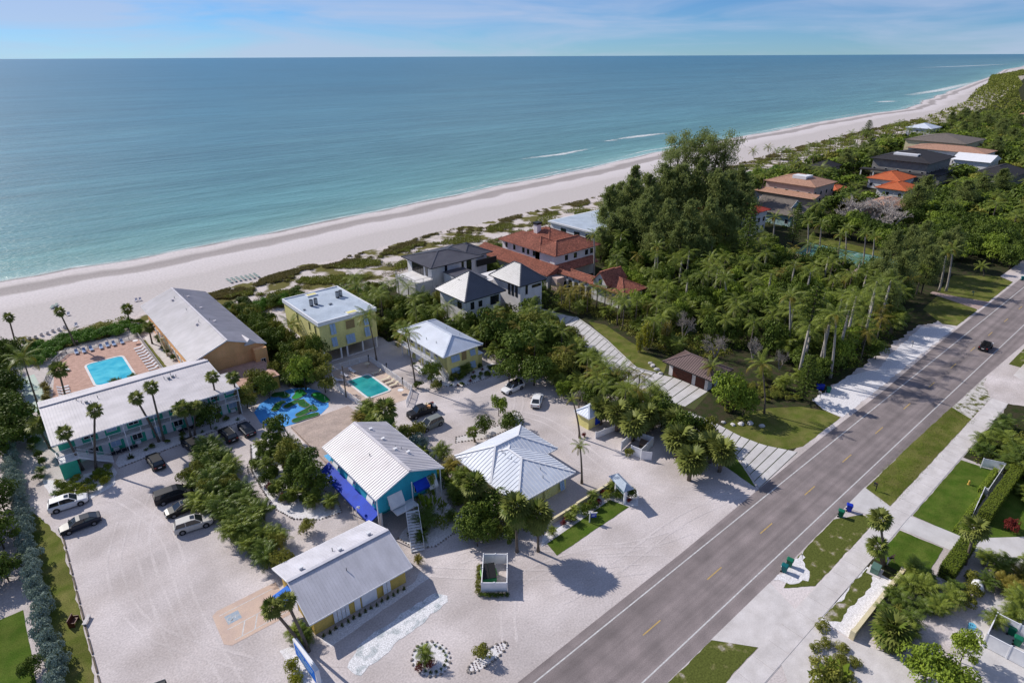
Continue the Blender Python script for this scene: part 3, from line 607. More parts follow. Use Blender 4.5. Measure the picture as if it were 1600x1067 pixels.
def window(parent, side, wc, u, z, w, h, fm=M_white, pm=M_glass, name='window', mull=1, label=None):
    f = MB(); t = 0.07
    f.wbox(side, wc, u-w/2-t, u+w/2+t, -0.02, 0.07, z-t, z); f.wbox(side, wc, u-w/2-t, u+w/2+t, -0.02, 0.07, z+h, z+h+t)
    f.wbox(side, wc, u-w/2-t, u-w/2, -0.02, 0.068, z, z+h); f.wbox(side, wc, u+w/2, u+w/2+t, -0.02, 0.068, z, z+h)
    for i in range(mull): uu = u - w/2 + w*(i+1)/(mull+1); f.wbox(side, wc, uu-0.025, uu+0.025, 0.0, 0.06, z, z+h)
    o = f.build(name, fm, parent, world=True)
    MB().wbox(side, wc, u-w/2, u+w/2, -0.015, 0.03, z, z+h).build('pane', pm, o, world=True)
    if label: o['label'] = label
    return o
def shutter(parent, side, wc, u, z, w, h, m=M_shutb, leaves=2, tilt=0.35):
    """hinged louvred shutters propped out from the wall at their foot"""
    sg = -1 if side[1] == '-' else 1
    for i in range(leaves):
        mb = MB(); a = u - w/2 + w*i/leaves + 0.03; b = u - w/2 + w*(i+1)/leaves - 0.03
        n = 7
        for k in range(n):
            zz = z + h*k/n; o0 = 0.06 + tilt*(1-k/n); o1 = 0.06 + tilt*(1-(k+1)/n)
            mb.wbox(side, wc, a+0.06, b-0.06, o1, o1+0.05+(o0-o1), zz+0.02, zz+h/n)
        for uu in (a, b-0.06):
            p = Vector((0,0,0))
            P0 = (wc+sg*(0.1+tilt), uu+0.03, z) if side[0] == 'x' else (uu+0.03, wc+sg*(0.1+tilt), z)
            P1 = (wc+sg*0.08, uu+0.03, z+h) if side[0] == 'x' else (uu+0.03, wc+sg*0.08, z+h)
            mb.beam(P0, P1, 0.06, 0.06)
        mb.build('shutter', m, parent, world=True)
def door(parent, side, wc, u, z, w=0.95, h=2.05, m=M_white):
    o = MB().wbox(side, wc, u-w/2, u+w/2, 0.0, 0.06, z, z+h).build('door', m, parent, world=True)
    MB().wbox(side, wc, u+w/2-0.14, u+w/2-0.08, 0.06, 0.12, z+0.95, z+1.05).build('handle', M_grey, o, world=True)
def awning(parent, side, wc, u0, u1, z0, z1, out, m, name='awning'):
    sg = -1 if side[1] == '-' else 1; mb = MB()
    def P(u, n, z): return (wc+sg*n, u, z) if side[0] == 'x' else (u, wc+sg*n, z)
    a = [P(u0, 0.02, z1), P(u1, 0.02, z1), P(u1, out, z0), P(u0, out, z0)]
    b = [P(u0, 0.02, z1-.05), P(u1, 0.02, z1-.05), P(u1, out, z0-.3), P(u0, out, z0-.3)]
    mb.add(a+b, [(0,1,2,3),(7,6,5,4),(3,2,6,7),(0,3,7,4),(1,5,6,2),(0,4,5,1)])
    return mb.build(name, m, parent, world=True)
def railing(parent, p, q, h=1.0, post=2.0, m=M_white, name='railing', bal=0.22, bottom=True):
    p, q = Vector(p), Vector(q); d = q-p; n = max(1, round(d.length/post))
    r = MB().beam(p+Vector((0,0,h)), q+Vector((0,0,h)), 0.07, 0.06).beam(p+Vector((0,0,0.1)), q+Vector((0,0,0.1)), 0.05, 0.05)
    nb = int(d.length/bal)
    for i in range(1, nb): s = p + d*i/nb; r.beam(s+Vector((0,0,0.1)), s+Vector((0,0,h)), 0.02, 0.02)
    o = r.build(name, m, parent, world=True)
    for i in range(n+1): s = p + d*i/n; MB().beam(s, s+Vector((0,0,h+0.05)), 0.09, 0.09).build('post', m, o, world=True)
    return o
def stairs(parent, top, bot, width_vec, n=14, m=M_white):
    top, bot, w = Vector(top), Vector(bot), Vector(width_vec); d = (bot-top)
    st = MB()
    for s in (0, 1): st.beam(top+w*s, bot+w*s, 0.06, 0.28)
    o = st.build('stair_stringer', m, parent, world=True)
    for i in range(n):
        c = top + d*(i+0.5)/n + w*0.5; hd = Vector((d.x, d.y, 0))/n*0.55
        MB().obox(c, hd, w*0.5, Vector((0,0,0.03))).build('step', m, o, world=True)
    for s in (0, 1):
        mb = MB(); a, b = top+w*s, bot+w*s; mb.beam(a+Vector((0,0,1)), b+Vector((0,0,1)), 0.06, 0.06)
        for i in range(0, 2*n+1): q = a+(b-a)*i/(2*n); mb.beam(q, q+Vector((0,0,1)), 0.03, 0.03)
        mb.build('handrail', m, parent, world=True)
def vents(parent_roof, pts, kind='pipe', m=M_grey):
    for x, y, z in pts:
        mb = MB()
        if kind == 'pipe': mb.tube([(x,y,z-0.1),(x,y,z+0.4)], 0.06, 6)
        else: mb.box(x-.22, x+.22, y-.16, y+.16, z-0.1, z+0.22).box(x-.26, x+.26, y-.2, y+.2, z+0.2, z+0.26)
        mb.build('vent_pipe' if kind == 'pipe' else 'roof_vent', m, parent_roof, world=True)

# ------------------------------------------------------------------ buildings of the resort
# orange two-storey building
b = thing('apartment_building', 'long orange building with white metal gable roof between the pool and the beach', 'building', (28.3, 137, 0))
MB().box(22.0, 34.8, 118.1, 156.2, 0, 5.6).build('wall', M_orange, b, world=True)
MB().box(32.6, 35.0, 116.4, 118.08, 0, 5.35).build('annex_wall', M_orange, b, world=True)
r = gable(b, 21.2, 35.5, 117.6, 157.0, 5.6, 8.3, 'y', M_roofw, sp=0.45, wallm=M_orange, inset=0.4, rib=(.06,.07))
vents(r, [(29.2, 150, 8.1), (29.3, 141, 8.1), (29.2, 131, 8.1), (27.2, 150, 8.05), (27.2, 140.5, 8.05), (27.2, 131.5, 8.05)])
vents(r, [(29.9, 149.2, 7.85), (30, 140, 7.8), (29.9, 130.2, 7.8), (26.6, 149.5, 7.8), (26.6, 130.9, 7.8)], 'box', M_roofw)
dm = MB(); dm.add([(31.2,117.4,6.3),(33.6,117.4,6.3),(32.4,117.4,7.5),(32.4,122.0,6.9)], [(0,2,3),(1,3,2),(0,1,2)]); dm.build('dormer', M_roofw, r, world=True)
for y in range(124, 156, 4):
    window(b, 'x-', 22.0, y, 0.9, 1.3, 1.2); window(b, 'x-', 22.0, y+1, 3.6, 1.3, 1.2); door(b, 'x-', 22.0, y+2.4, 0.05); door(b, 'x+', 34.8, y+2.4, 0.05)
    window(b, 'x+', 34.8, y, 3.6, 1.4, 1.2)
window(b, 'y-', 116.4, 34.0, 2.2, 0.8, 0.9)
stairs(b, (20.9, 141.5, 2.9), (20.9, 137.5, 0), (0.9, 0, 0), m=M_cream)
# low yellow annex with the pink terrace
b = thing('terrace_building', 'low yellow block carrying a pink paved terrace in front of the orange gable', 'building', (29.5, 114, 0))
MB().box(24.9, 33.8, 108.4, 117.3, 0, 2.5).build('wall', M_yellow, b, world=True)
MB().box(24.7, 34.0, 108.2, 117.5, 2.5, 2.7).build('terrace_slab', M_pinkpave, b, world=True)
for u in (26.5, 29.5, 32): window(b, 'y-', 108.4, u, 0.8, 1.2, 1.2)

# mint motel wing
b = thing('motel_wing', 'long mint green two storey motel with white roof and front walkway', 'building', (11.5, 111, 0))
MB().box(-1.4, 23.2, 105.2, 118.2, 0, 5.25).box(23.2, 24.6, 105.2, 108.2, 0, 5.25).build('wall', M_mint, b, world=True)
pl = [[(-2.1,103.0,5.3),(25.2,103.0,5.3),(25.2,108.8,5.93),(23.9,108.8,5.93),(23.7,114.8,6.6),(-2.1,114.8,6.6)],
      [(-2.1,114.8,6.6),(23.7,114.8,6.6),(23.6,119.3,5.6),(-2.1,119.3,5.6)]]
per = [(-2.1,103.0,5.3),(25.2,103.0,5.3),(25.2,108.8,5.93),(23.9,108.8,5.93),(23.7,114.8,6.6),(23.6,119.3,5.6),(-2.1,119.3,5.6),(-2.1,114.8,6.6)]
mb = MB()
for p in pl: n = len(p); mb.add(p, [tuple(range(n))]); mb.add([(x,y,z-.18) for x,y,z in p][::-1], [tuple(range(n))])
for i in range(8): a, c = per[i], per[(i+1) % 8]; mb.add([a,(a[0],a[1],a[2]-.18),(c[0],c[1],c[2]-.18),c], [(0,1,2,3)])
r = mb.build('roof', M_roofw, b, world=True)
sb = MB()
for p in ([(-2.1,103.0,5.3),(23.7,103.0,5.3),(23.7,114.8,6.6),(-2.1,114.8,6.6)], [(23.75,103.0,5.3),(25.2,103.0,5.3),(25.2,108.8,5.93),(23.75,108.8,5.93)], pl[1]): ribs(sb, p, 0.42, 0.05, 0.05)
sb.build('seam', M_roofw, r, world=True, kind='stuff')
mb = MB(); cap(mb, (-2.1,114.8,6.62), (23.7,114.8,6.62), 0.6, 0.14); mb.build('ridge_cap', M_roofw, r, world=True)
fb = MB()
for i in range(8): a, c = Vector(per[i]), Vector(per[(i+1) % 8]); fb.beam(a-Vector((0,0,.09)), c-Vector((0,0,.09)), 0.06, 0.2)
fb.build('fascia', M_white, r, world=True)
vents(r, [(3.4,112.5,6.45),(4.6,111.6,6.35),(5.7,112.6,6.45),(15.8,112.6,6.5),(17.6,112.2,6.45),(17.0,113.4,6.6),(2.9,113.8,6.6)])
vents(r, [(4.0,112.2,6.4),(16.4,112.3,6.4),(17.1,112.6,6.4)], 'box', M_grey)
MB().box(-1.6, 25.0, 103.4, 105.2, 2.66, 2.82).build('walkway_slab', M_conc, b, world=True)
railing(b, (0.6, 103.5, 2.82), (24.9, 103.5, 2.82), post=2.2); railing(b, (24.9, 103.5, 2.82), (24.9, 105.1, 2.82), post=1.6)
for x in (2.8, 7.2, 11.6, 16.0, 20.4, 24.9): MB().box(x-.06, x+.06, 103.38, 103.5, 0, 5.25).build('column', M_white, b, world=True)
for i, x in enumerate([1.2, 4.3, 7.4, 10.5, 13.6, 16.7, 19.8, 22.6]):
    for z in (0.02, 2.84):
        door(b, 'y-', 105.2, x, z, 0.95, 2.05); window(b, 'y-', 105.2, x+1.45, z+0.75, 1.3, 1.1, pm=M_shutb if i % 2 else M_glass)
    MB().wbox('y-', 105.2, x+0.9, x+1.7, 0.02, 0.4, 0.05, 0.6).build('air_conditioner', M_white, b, world=True)
MB().box(-2.0, 0.2, 101.5, 103.38, 0, 2.62).build('stair_base', M_mint, b, world=True)
MB().box(-2.0, 0.6, 101.5, 103.38, 2.62, 2.8).build('stair_landing', M_white, b, world=True)
railing(b, (-1.95, 101.6, 2.8), (-1.95, 103.4, 2.8), post=2); railing(b, (-1.95, 101.6, 2.8), (0.6, 101.6, 2.8), post=2.6); railing(b, (-1.95, 103.45, 2.8), (0.6, 103.5, 2.8), post=2)
stairs(b, (0.6, 101.7, 2.7), (4.6, 101.7, 0.1), (0, 1.2, 0), 15)

# raised yellow flat-roofed block
b = thing('apartment_building', 'pale yellow flat roofed apartment block raised on white columns', 'building', (50.8, 121, 0))
MB().box(44.5, 57.2, 112.2, 130.0, 2.5, 8.7).build('wall', M_lemon, b, world=True)
rf = MB().box(44.3, 57.4, 112.0, 130.2, 8.7, 9.0).build('roof', M_membrane, b, world=True)
pp = MB(); pp.box(44.28,57.42,111.98,112.25,8.4,9.22).box(44.28,57.42,129.95,130.22,8.4,9.22).box(44.28,44.55,112.25,129.95,8.4,9.218).box(57.15,57.42,112.25,129.95,8.4,9.218); pp.build('parapet', M_white, rf, world=True)
for x, y in ((52.2, 113.0), (50.3, 128.4)):
    MB().box(x-1.2, x+1.2, y-.7, y+.7, 9.0, 9.32).build('skylight_curb', M_white, rf, world=True).name = 'skylight_curb'
    MB().box(x-1.0, x+1.0, y-.5, y+.5, 9.32, 9.34).build('skylight', M_lemon, rf, world=True)
for x, y in ((47.6, 122.3), (48.7, 122.5), (54.1, 123.3), (55.0, 123.6)):
    u = MB().tube([(x,y,9.3),(x,y,10.4)], 0.42, 10).build('air_handler', M_grey, b, world=True)
    MB().tube([(x,y,10.4),(x,y,10.46)], 0.36, 10).build('fan_grille', M_dark, u, world=True); MB().box(x-.3,x+.3,y-.3,y+.3,9.0,9.3).build('stand', M_dark, u, world=True)
vents(rf, [(51.2,120.5,9.0),(50.9,120.4,9.0),(51.3,113.9,9.0),(45.4,121,9.0)], 'box', M_grey)
for x in (44.9, 48.6, 50.0, 53.6, 56.9):
    for y in (112.5, 118, 124, 129.7): MB().box(x-.16, x+.16, y-.16, y+.16, 0, 2.5).build('column', M_white, b, world=True)
MB().box(46.5, 56, 119.5, 129, 0, 2.45).build('store_room', M_stuccow, b, world=True)
MB().box(46.2, 48.5, 112.3, 112.45, 0, 0.15).box(50.2,56.8,112.3,112.45,0,0.15).build('kerb', M_white, b, world=True)
shutter(b, 'y-', 112.2, 47.3, 6.0, 1.2, 2.2); shutter(b, 'y-', 112.2, 47.3, 3.3, 1.2, 1.9); shutter(b, 'y-', 112.2, 50.9, 3.0, 2.0, 1.9, leaves=3); shutter(b, 'y-', 112.2, 54.8, 6.0, 1.2, 2.0); shutter(b, 'y-', 112.2, 54.8, 3.4, 1.2, 2.0)
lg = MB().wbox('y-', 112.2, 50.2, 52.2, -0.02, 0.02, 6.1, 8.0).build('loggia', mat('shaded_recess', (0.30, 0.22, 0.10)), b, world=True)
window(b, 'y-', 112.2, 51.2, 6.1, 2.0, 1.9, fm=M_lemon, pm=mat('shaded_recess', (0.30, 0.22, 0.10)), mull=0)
for y, z in ((114.2,6.0),(117,6.0),(123,6.3),(116,3.2),(124,3.2)): window(b, 'x-', 44.5, y, z, 0.6, 1.9, fm=M_lemon, mull=0)
for y in (115, 120, 126): window(b, 'x+', 57.2, y, 6, 1.2, 1.3)

# pale yellow hip-roofed house
b = thing('guest_house', 'small pale yellow two storey house with white hip roof by the fenced pool', 'house', (64, 97, 0))
MB().box(59.9, 67.4, 89.9, 104.9, 0, 5.45).build('wall', M_lemon, b, world=True)
r = hip(b, 58.5, 68.1, 89.1, 105.9, 5.5, 7.55, M_roofb, sp=0.5, rib=(0.04, 0.03), k=0.8)
vents(r, [(65.3,97.5,6.7),(66.0,94,6.3),(60,97,6.2),(60.3,94,6.3)])
for u in (61.7,): shutter(b, 'y-', 89.9, u, 3.5, 2.0, 1.2, leaves=3); shutter(b, 'y-', 89.9, u, 0.7, 2.0, 1.4, leaves=3)
shutter(b, 'y-', 89.9, 65.9, 3.5, 1.3, 1.2); shutter(b, 'y-', 89.9, 65.9, 0.7, 1.3, 1.4)
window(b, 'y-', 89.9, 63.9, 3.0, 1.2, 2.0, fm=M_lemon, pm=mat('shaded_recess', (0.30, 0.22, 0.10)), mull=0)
MB().box(67.42, 68.9, 90.6, 93.5, 0, 2.6).build('lean_to', M_lemon, b, world=True); MB().box(67.42, 69.1, 90.4, 93.7, 2.6, 2.75).build('lean_to_roof', M_roofb, b, world=True)
MB().box(58.6, 59.88, 93.6, 104.8, 2.6, 2.78).build('balcony', M_white, b, world=True); railing(b, (58.65, 93.7, 2.78), (58.65, 104.7, 2.78), post=1.9)
stairs(b, (59.2, 93.6, 2.7), (59.2, 89.6, 0.1), (0.68, 0, 0), 14)
for y in (95, 98, 101, 104): door(b, 'x-', 59.9, y, 2.8); door(b, 'x-', 59.9, y, 0.02); window(b, 'x-', 59.9, y-1.4, 3.6, 1.0, 1.1, mull=0); awning(b, 'x-', 59.9, y-2, y-.8, 1.3, 2.1, 0.6, M_white, name='shutter')
for y in (93.7, 97.3, 101, 104.7): MB().box(58.6, 58.7, y-.05, y+.05, 0, 5.45).build('column', M_white, b, world=True)
for y in (92, 96, 100): window(b, 'x+', 67.4, y, 3.4, 1.2, 1.2); window(b, 'x+', 67.4, y, 0.8, 1.2, 1.2)

# turquoise raised house
b = thing('beach_house', 'turquoise raised house with white ribbed gable roof and long blue awning', 'house', (33.2, 68, 0))
MB().box(28.7, 37.9, 61.0, 74.9, 2.6, 5.75).build('wall', M_cyan, b, world=True)
MB().box(30.2, 37.6, 63.5, 74.5, 0, 2.58).build('lower_wall', M_cyan, b, world=True)
r = gable(b, 27.9, 38.5, 60.0, 75.7, 5.85, 7.9, 'y', M_roofw, sp=0.46, wallm=M_cyan, inset=0.85, rib=(0.055, 0.05))
vents(r, [(34.5,73.0,7.4),(34.6,69.6,7.35),(34.6,66.2,7.35),(35.9,64.9,6.95)], 'box', M_white); vents(r, [(35.1,67,7.1),(35.6,66.2,6.95),(36.0,65.4,6.8),(31.3,67.5,7.1)])
awning(b, 'x-', 28.7, 61.0, 76.0, 1.9, 2.75, 1.6, M_awnb)
for y in (61.2, 66, 71, 75.8): MB().box(27.15, 27.25, y-.05, y+.05, 0, 1.62).build('awning_post', M_white, b, world=True)
awning(b, 'y-', 61.0, 34.0, 36.1, 4.1, 5.0, 1.0, M_awnb)
for u in (62.7, 68.2, 72.8): awning(b, 'x-', 28.7, u-.8, u+.8, 3.9, 4.9, 0.5, M_white, name='storm_shutter'); window(b, 'x-', 28.7, u, 3.5, 1.3, 1.2)
awning(b, 'y-', 61.0, 30.0, 32.2, 3.2, 4.7, 0.8, M_white, name='storm_shutter'); window(b, 'y-', 61.0, 31.1, 3.2, 1.8, 1.3)
window(b, 'y-', 61.0, 35.0, 3.3, 1.6, 1.3); awning(b, 'y-', 61.0, 36.2, 37.6, 3.3, 4.8, 0.7, M_white, name='storm_shutter')
window(b, 'y-', 61.0, 33.2, 5.85, 0.8, 0.7, fm=M_white, pm=M_cyan, mull=0)
for x, y in ((28.2, 60.4), (38.2, 60.6), (33.5, 60.4), (38.2, 75.2)): MB().box(x-.06, x+.06, y-.06, y+.06, 0, 5.7).build('column', M_white, b, world=True)
for x, y in ((28.9,61.2),(37.7,61.2),(28.9,67),(28.9,74.6)): MB().box(x-.15, x+.15, y-.15, y+.15, 0, 2.58).build('pile', M_white, b, world=True)
MB().box(30.3, 33.6, 59.2, 60.98, 2.45, 2.6).build('stair_landing', M_white, b, world=True)
stairs(b, (31.6, 59.2, 2.5), (29.4, 54.6, 0.05), (1.5, -0.7, 0), 14)

# yellow motel office row with grey roof by the car park
b = thing('motel_building', 'low yellow motel building with grey gable roof nearest the viewer', 'building', (20.4, 55.2, 0))
MB().box(14.8, 26.3, 50.9, 59.7, 0, 2.75).build('wall', M_yellow, b, world=True)
r = gable(b, 14.15, 26.85, 49.95, 60.5, 2.85, 4.85, 'x', M_roofg, sp=0.36, wallm=M_yellow, inset=0.65, rib=(0.03, 0.03), fascia=M_white)
vents(r, [(20.3,57.0,4.3),(20.2,53.2,4.1)]); vents(r, [(16.2,56.4,4.6),(20.9,56.2,4.65),(24.8,56.4,4.6)], 'box', M_white)
awning(b, 'x-', 14.8, 54.6, 57.0, 2.25, 2.75, 2.0, M_awnb2)
for u0, u1 in ((17.0, 18.9), (23.2, 24.2)):
    shutter(b, 'y-', 50.9, (u0+u1)/2, 0.25, u1-u0, 2.2, M_white, leaves=4 if u1-u0 > 1.5 else 2, tilt=0.12)
for u0, u1 in ((19.6, 20.3), (20.5, 22.4)): MB().wbox('y-', 50.9, u0, u1, 0.02, 0.12, 0.15, 2.3).build('garage_door', M_white, b, world=True)
MB().wbox('y-', 50.9, 21.0, 21.6, 0.12, 0.14, 1.85, 2.1).build('notice_plate', M_grey, b, world=True)
window(b, 'x-', 14.8, 52.5, 1.0, 1.0, 1.1); door(b, 'x-', 14.8, 55.8, 0.02); window(b, 'y+', 59.7, 18, 1.0, 1.4, 1.1); window(b, 'y+', 59.7, 23, 1.0, 1.4, 1.1); window(b, 'x+', 26.3, 55, 1.0, 1.2, 1.1)
for u in (16.1, 22.9): MB().wbox('y-', 50.9, u-.05, u+.05, 0.02, 0.1, 1.7, 1.95).build('wall_lamp', M_dark, b, world=True)

# reception with crossed white hip roofs
b = thing('reception_building', 'lemon reception building under crossed white standing seam hip roofs', 'building', (50, 57, 0))
MB().box(44.3, 53.4, 51.0, 59.0, 0, 2.95).box(44.4, 55.7, 57.0, 63.9, 0, 2.94).build('wall', M_lemon, b, world=True)
rm = dict(rib=(0.075, 0.055), seam_m=M_white)
r = hip(b, 43.35, 54.35, 50.05, 64.0, 3.0, 5.0, M_roofb, sp=0.62, thick=0.18, **rm)
r2 = hip(b, 43.5, 56.6, 56.0, 64.7, 3.02, 5.03, M_roofb, sp=0.62, thick=0.19, **rm)
vents(r, [(50.0,52.8,4.0),(49.4,51.6,3.6),(47.6,57.7,5.0),(47.7,56.4,5.0),(47.9,58.8,4.8)])
for u in (47, 49.5): shutter(b, 'y-', 51.0, u, 0.6, 1.2, 1.7, M_lemon)
shutter(b, 'y-', 51.0, 52.4, 0.5, 0.9, 1.9); window(b, 'x+', 53.4, 53.5, 0.9, 1.2, 1.2); door(b, 'x+', 55.7, 60, 0.02); window(b, 'x-', 44.3, 55, 0.9, 1.4, 1.2); window(b, 'x-', 44.3, 61, 0.9, 1.4, 1.2)
# garden wall before the reception, in stepped lengths
b = thing('garden_wall', 'low lemon garden wall with a white capped pier beside the roofed sign', 'wall', (52, 47.5, 0))
for (x0, y0), (x1, y1) in (((45.2, 46.9), (51.5, 46.9)), ((51.5, 46.9), (58.6, 46.9))):
    w_ = MB().box(x0, x1-.005, y0-.12, y0+.12, 0, .72 if x0 < 50 else .9).build('wall_panel', M_cream, b, world=True)
    MB().box(x0, x1-.005, y0-.17, y0+.17, 0.72 if x0 < 50 else .9, 0.79 if x0 < 50 else .97).build('coping', M_cream, w_, world=True)
MB().box(58.6, 59.1, 46.65, 47.15, 0, 1.5).build('pier', M_cream, b, world=True); MB().ellipsoid((58.85, 46.9, 1.72), (.2, .2, .24)).build('finial', M_white, b, world=True)

# pump cabana with fence, right of the car park
b = thing('cabana', 'small lemon hut with white hip roof beside the long white gate', 'hut', (69, 61, 0))
bx0, bx1, by0, by1 = 67.0, 70.8, 59.2, 62.6
MB().box(bx0+.4, bx1-.4, by0+.4, by1-.4, 0, 2.45).build('wall', M_lemon, b, world=True)
hip(b, bx0, bx1, by0, by1, 2.5, 3.6, M_roofb, sp=0.5, rib=(0.04, 0.03))
MB().wbox('y-', by0+.4, 69.0, 70.2, 0.02, 0.25, 0.4, 1.7).build('blue_cover', M_awnb, b, world=True)
b = thing('gate_fence', 'white vinyl fence panels running from the small hut with blue cover', 'fence', (68, 57.8, 0))
for i, (p, q) in enumerate([((66.4, 57.0), (68.2, 56.8)), ((68.2, 56.8), (70.0, 56.6)), ((70.0, 56.6), (71.8, 56.4)), ((71.8, 56.4), (72.4, 58.6)), ((72.4, 58.6), (72.4, 60.8))]):
    P, Q = Vector((*p, 0)), Vector((*q, 0)); MB().beam(P+Vector((0,0,.6)), Q+Vector((0,0,.6)), 0.06, 1.15).build('panel', M_white, b, world=True)
    MB().beam(P, P+Vector((0,0,1.35)), 0.14, 0.14).build('post', M_white, b, world=True)

def enclosure(label, x0, y0, L1, L2, ang, h, gap=None, post=1.9, mat_=M_white):
    """board screen round bins: panels between posts, cap rail"""
    e = thing('bin_enclosure', label, 'enclosure', (x0, y0, 0), ang)
    cs = [(0,0),(L1,0),(L1,L2),(0,L2)]
    for i in range(4):
        a, c = Vector((*cs[i], 0)), Vector((*cs[(i+1) % 4], 0)); n = max(1, round((c-a).length/post))
        for k in range(n):
            if gap and (i, k) in gap: continue
            p, q = a+(c-a)*k/n, a+(c-a)*(k+1)/n
            o = MB().beam(p+Vector((0,0,h/2+.04)), q+Vector((0,0,h/2+.04)), 0.05, h-.1).build('panel', mat_, e)
            MB().beam(p+Vector((0,0,h)), q+Vector((0,0,h)), 0.1, 0.08).build('rail', mat_, o)
        for k in range(n): p = a+(c-a)*k/n; MB().beam(p, p+Vector((0,0,h+.12)), 0.14, 0.14).build('post', mat_, e)
    return e
p0 = G(753, 926); p1 = G(792, 926); ang = math.atan2(p1[1]-p0[1], p1[0]-p0[0])
enclosure('square white board screen around the green rubbish container beside the shell lot', p0[0], p0[1], 2.95, 4.6, ang, 1.6)
d = thing('rubbish_container', 'green rubbish container with black lids inside the square white screen', 'container', (p0[0]+1.95, p0[1]+1.15, 0), ang+0.18)
dmb = MB(); dmb.add([(-0.8,-.9,0.15),(0.8,-.9,0.15),(0.8,.9,0.15),(-0.8,.9,0.15),(-0.85,-1.0,1.0),(0.85,-1.0,1.0),(0.85,1.0,1.5),(-0.85,1.0,1.5)], [(0,3,2,1),(4,5,6,7),(0,1,5,4),(1,2,6,5),(2,3,7,6),(3,0,4,7)]); dmb.build('body', M_dump, d)
for s in (-1, 1):
    lm = MB(); lm.obox((s*0.43, 0.02, 1.30), (0.40,0,0), (0,0.98,0.245), (0,-0.01,0.04)); lm.build('lid', M_blackt, d)
MB().box(-1.0, -0.86, -0.5, 0.5, 0.9, 1.1).box(0.86, 1.0, -0.5, 0.5, 0.9, 1.1).build('fork_pocket', mat('pale_green_paint', (0.22, 0.45, 0.12)), d)
enclosure('white board screen with open gate and dark bin near the drive entrance', 67.6, 48.6, 4.2, 3.4, R(12), 1.7, gap={(3, 0)})
g_ = thing('gate', 'open white gate leaf of the bin screen near the drive entrance', 'gate', (67.4, 48.4, 0)); MB().beam((0,0,.85), (1.0,-1.3,.85), 0.05, 1.5).build('panel', M_white, g_); MB().beam((0,0,0),(0,0,1.7),.12,.12).build('post', M_white, g_)
d = thing('wheeled_bin', 'brown topped container standing inside the screen with the open gate', 'container', (70.0, 50.0, 0), 0.5)
MB().box(-0.8, 0.8, -0.6, 0.6, 0.12, 1.1).build('body', M_dark, d); MB().obox((0,0,1.2), (.85,0,0), (0,.62,0.15), (0,0,.04)).build('lid', mat('brown_lid', (0.16, 0.11, 0.08)), d)

# ------------------------------------------------------------------ pools
def pool(x0, x1, y0, y1, label, loc_label, water, rnd=1.0, step=None):
    p = thing('swimming_pool', label, 'pool', ((x0+x1)/2, (y0+y1)/2, 0))
    def rr(a, b, c, d, r_, n=5):
        out = []
        for cx, cy, a0 in ((b-r_, c+r_, -90), (b-r_, d-r_, 0), (a+r_, d-r_, 90), (a+r_, c+r_, 180)):
            for i in range(n+1): t = R(a0 + 90*i/n); out.append((cx+r_*math.cos(t), cy+r_*math.sin(t)))
        return out
    o, i_ = rr(x0-.4, x1+.4, y0-.4, y1+.4, rnd+.3), rr(x0, x1, y0, y1, rnd); n = len(o)
    mb = MB(); mb.add([(x, y, 0.10) for x, y in o] + [(x, y, 0.10) for x, y in i_] + [(x, y, -0.02) for x, y in o] + [(x, y, -0.02) for x, y in i_],
                      [(k, (k+1) % n, n+(k+1) % n, n+k) for k in range(n)] + [(k, 2*n+k, 2*n+(k+1) % n, (k+1) % n) for k in range(n)] + [(n+(k+1) % n, 3*n+(k+1) % n, 3*n+k, n+k) for k in range(n)])
    mb.build('coping', M_stuccow, p, world=True)
    MB().sheet(i_, 0.045).build('water', water, p, world=True)
    return p
def poolw(name, a, c):
    M = mat(name, a, c, rough=0.06, scale=0.35, bump=0.12, bscale=2.4, spec=0.6, fine=0.05, detail=2); return M
ground('pool_deck', [(-0.5, 128.5), (18.3, 129.0), (18.3, 151.7), (5.0, 152.6), (2.2, 148)], 0.014, M_pinkpave)
pool(7.1, 13.6, 132.0, 144.0, 'turquoise swimming pool in the pink paved deck behind the mint motel', '', poolw('bright_pool_water', (0.03, 0.40, 0.56), (0.12, 0.60, 0.70)), 1.1)
ground('pool_deck', [(42.2, 89.0), (50.4, 88.6), (51.8, 90.4), (52.2, 107.4), (44.0, 107.8), (42.3, 98)], 0.014, mat('beige_pool_deck', (0.56, 0.44, 0.36), (0.47, 0.36, 0.30), scale=0.6, fine=0.1))
pool(44.6, 49.0, 93.6, 102.0, 'smaller teal swimming pool inside the white fence between the yellow houses', '', poolw('teal_pool_water', (0.01, 0.24, 0.25), (0.04, 0.38, 0.37)), 0.5)
def panel_fence(label, pts, h=1.2, post=1.9, m=M_white, name='fence', solid=False, group=None):
    f = thing(name, label, 'fence', (*pts[0], 0), 0, group)
    for p, q in zip(pts, pts[1:]):
        P, Q = Vector((*p, 0)), Vector((*q, 0)); n = max(1, round((Q-P).length/post))
        for k in range(n):
            a, c = P+(Q-P)*k/n, P+(Q-P)*(k+1)/n; mb = MB()
            mb.beam(a+Vector((0,0,h)), c+Vector((0,0,h)), .06, .08).beam(a+Vector((0,0,.15)), c+Vector((0,0,.15)), .06, .08)
            if solid: mb.beam(a+Vector((0,0,h*.56)), c+Vector((0,0,h*.56)), .035, h*.8)
            else:
                nb = max(2, int((c-a).length/0.16))
                for i in range(1, nb): s = a+(c-a)*i/nb; mb.beam(s+Vector((0,0,.15)), s+Vector((0,0,h)), .075, .03)
            mb.build('panel', m, f, world=True)
            MB().beam(a, a+Vector((0,0,h+.12)), .12, .12).build('post', m, f, world=True)
    return f
panel_fence('white picket fence around the smaller teal pool', [(52.2, 107.6), (44.0, 108.2), (41.5, 101), (42.0, 91.0), (44.5, 88.4)])
panel_fence('white picket fence on the driveway side of the smaller teal pool', [(52.3, 107.5), (52.0, 90.5), (50.4, 88.6), (48.2, 86.3)])
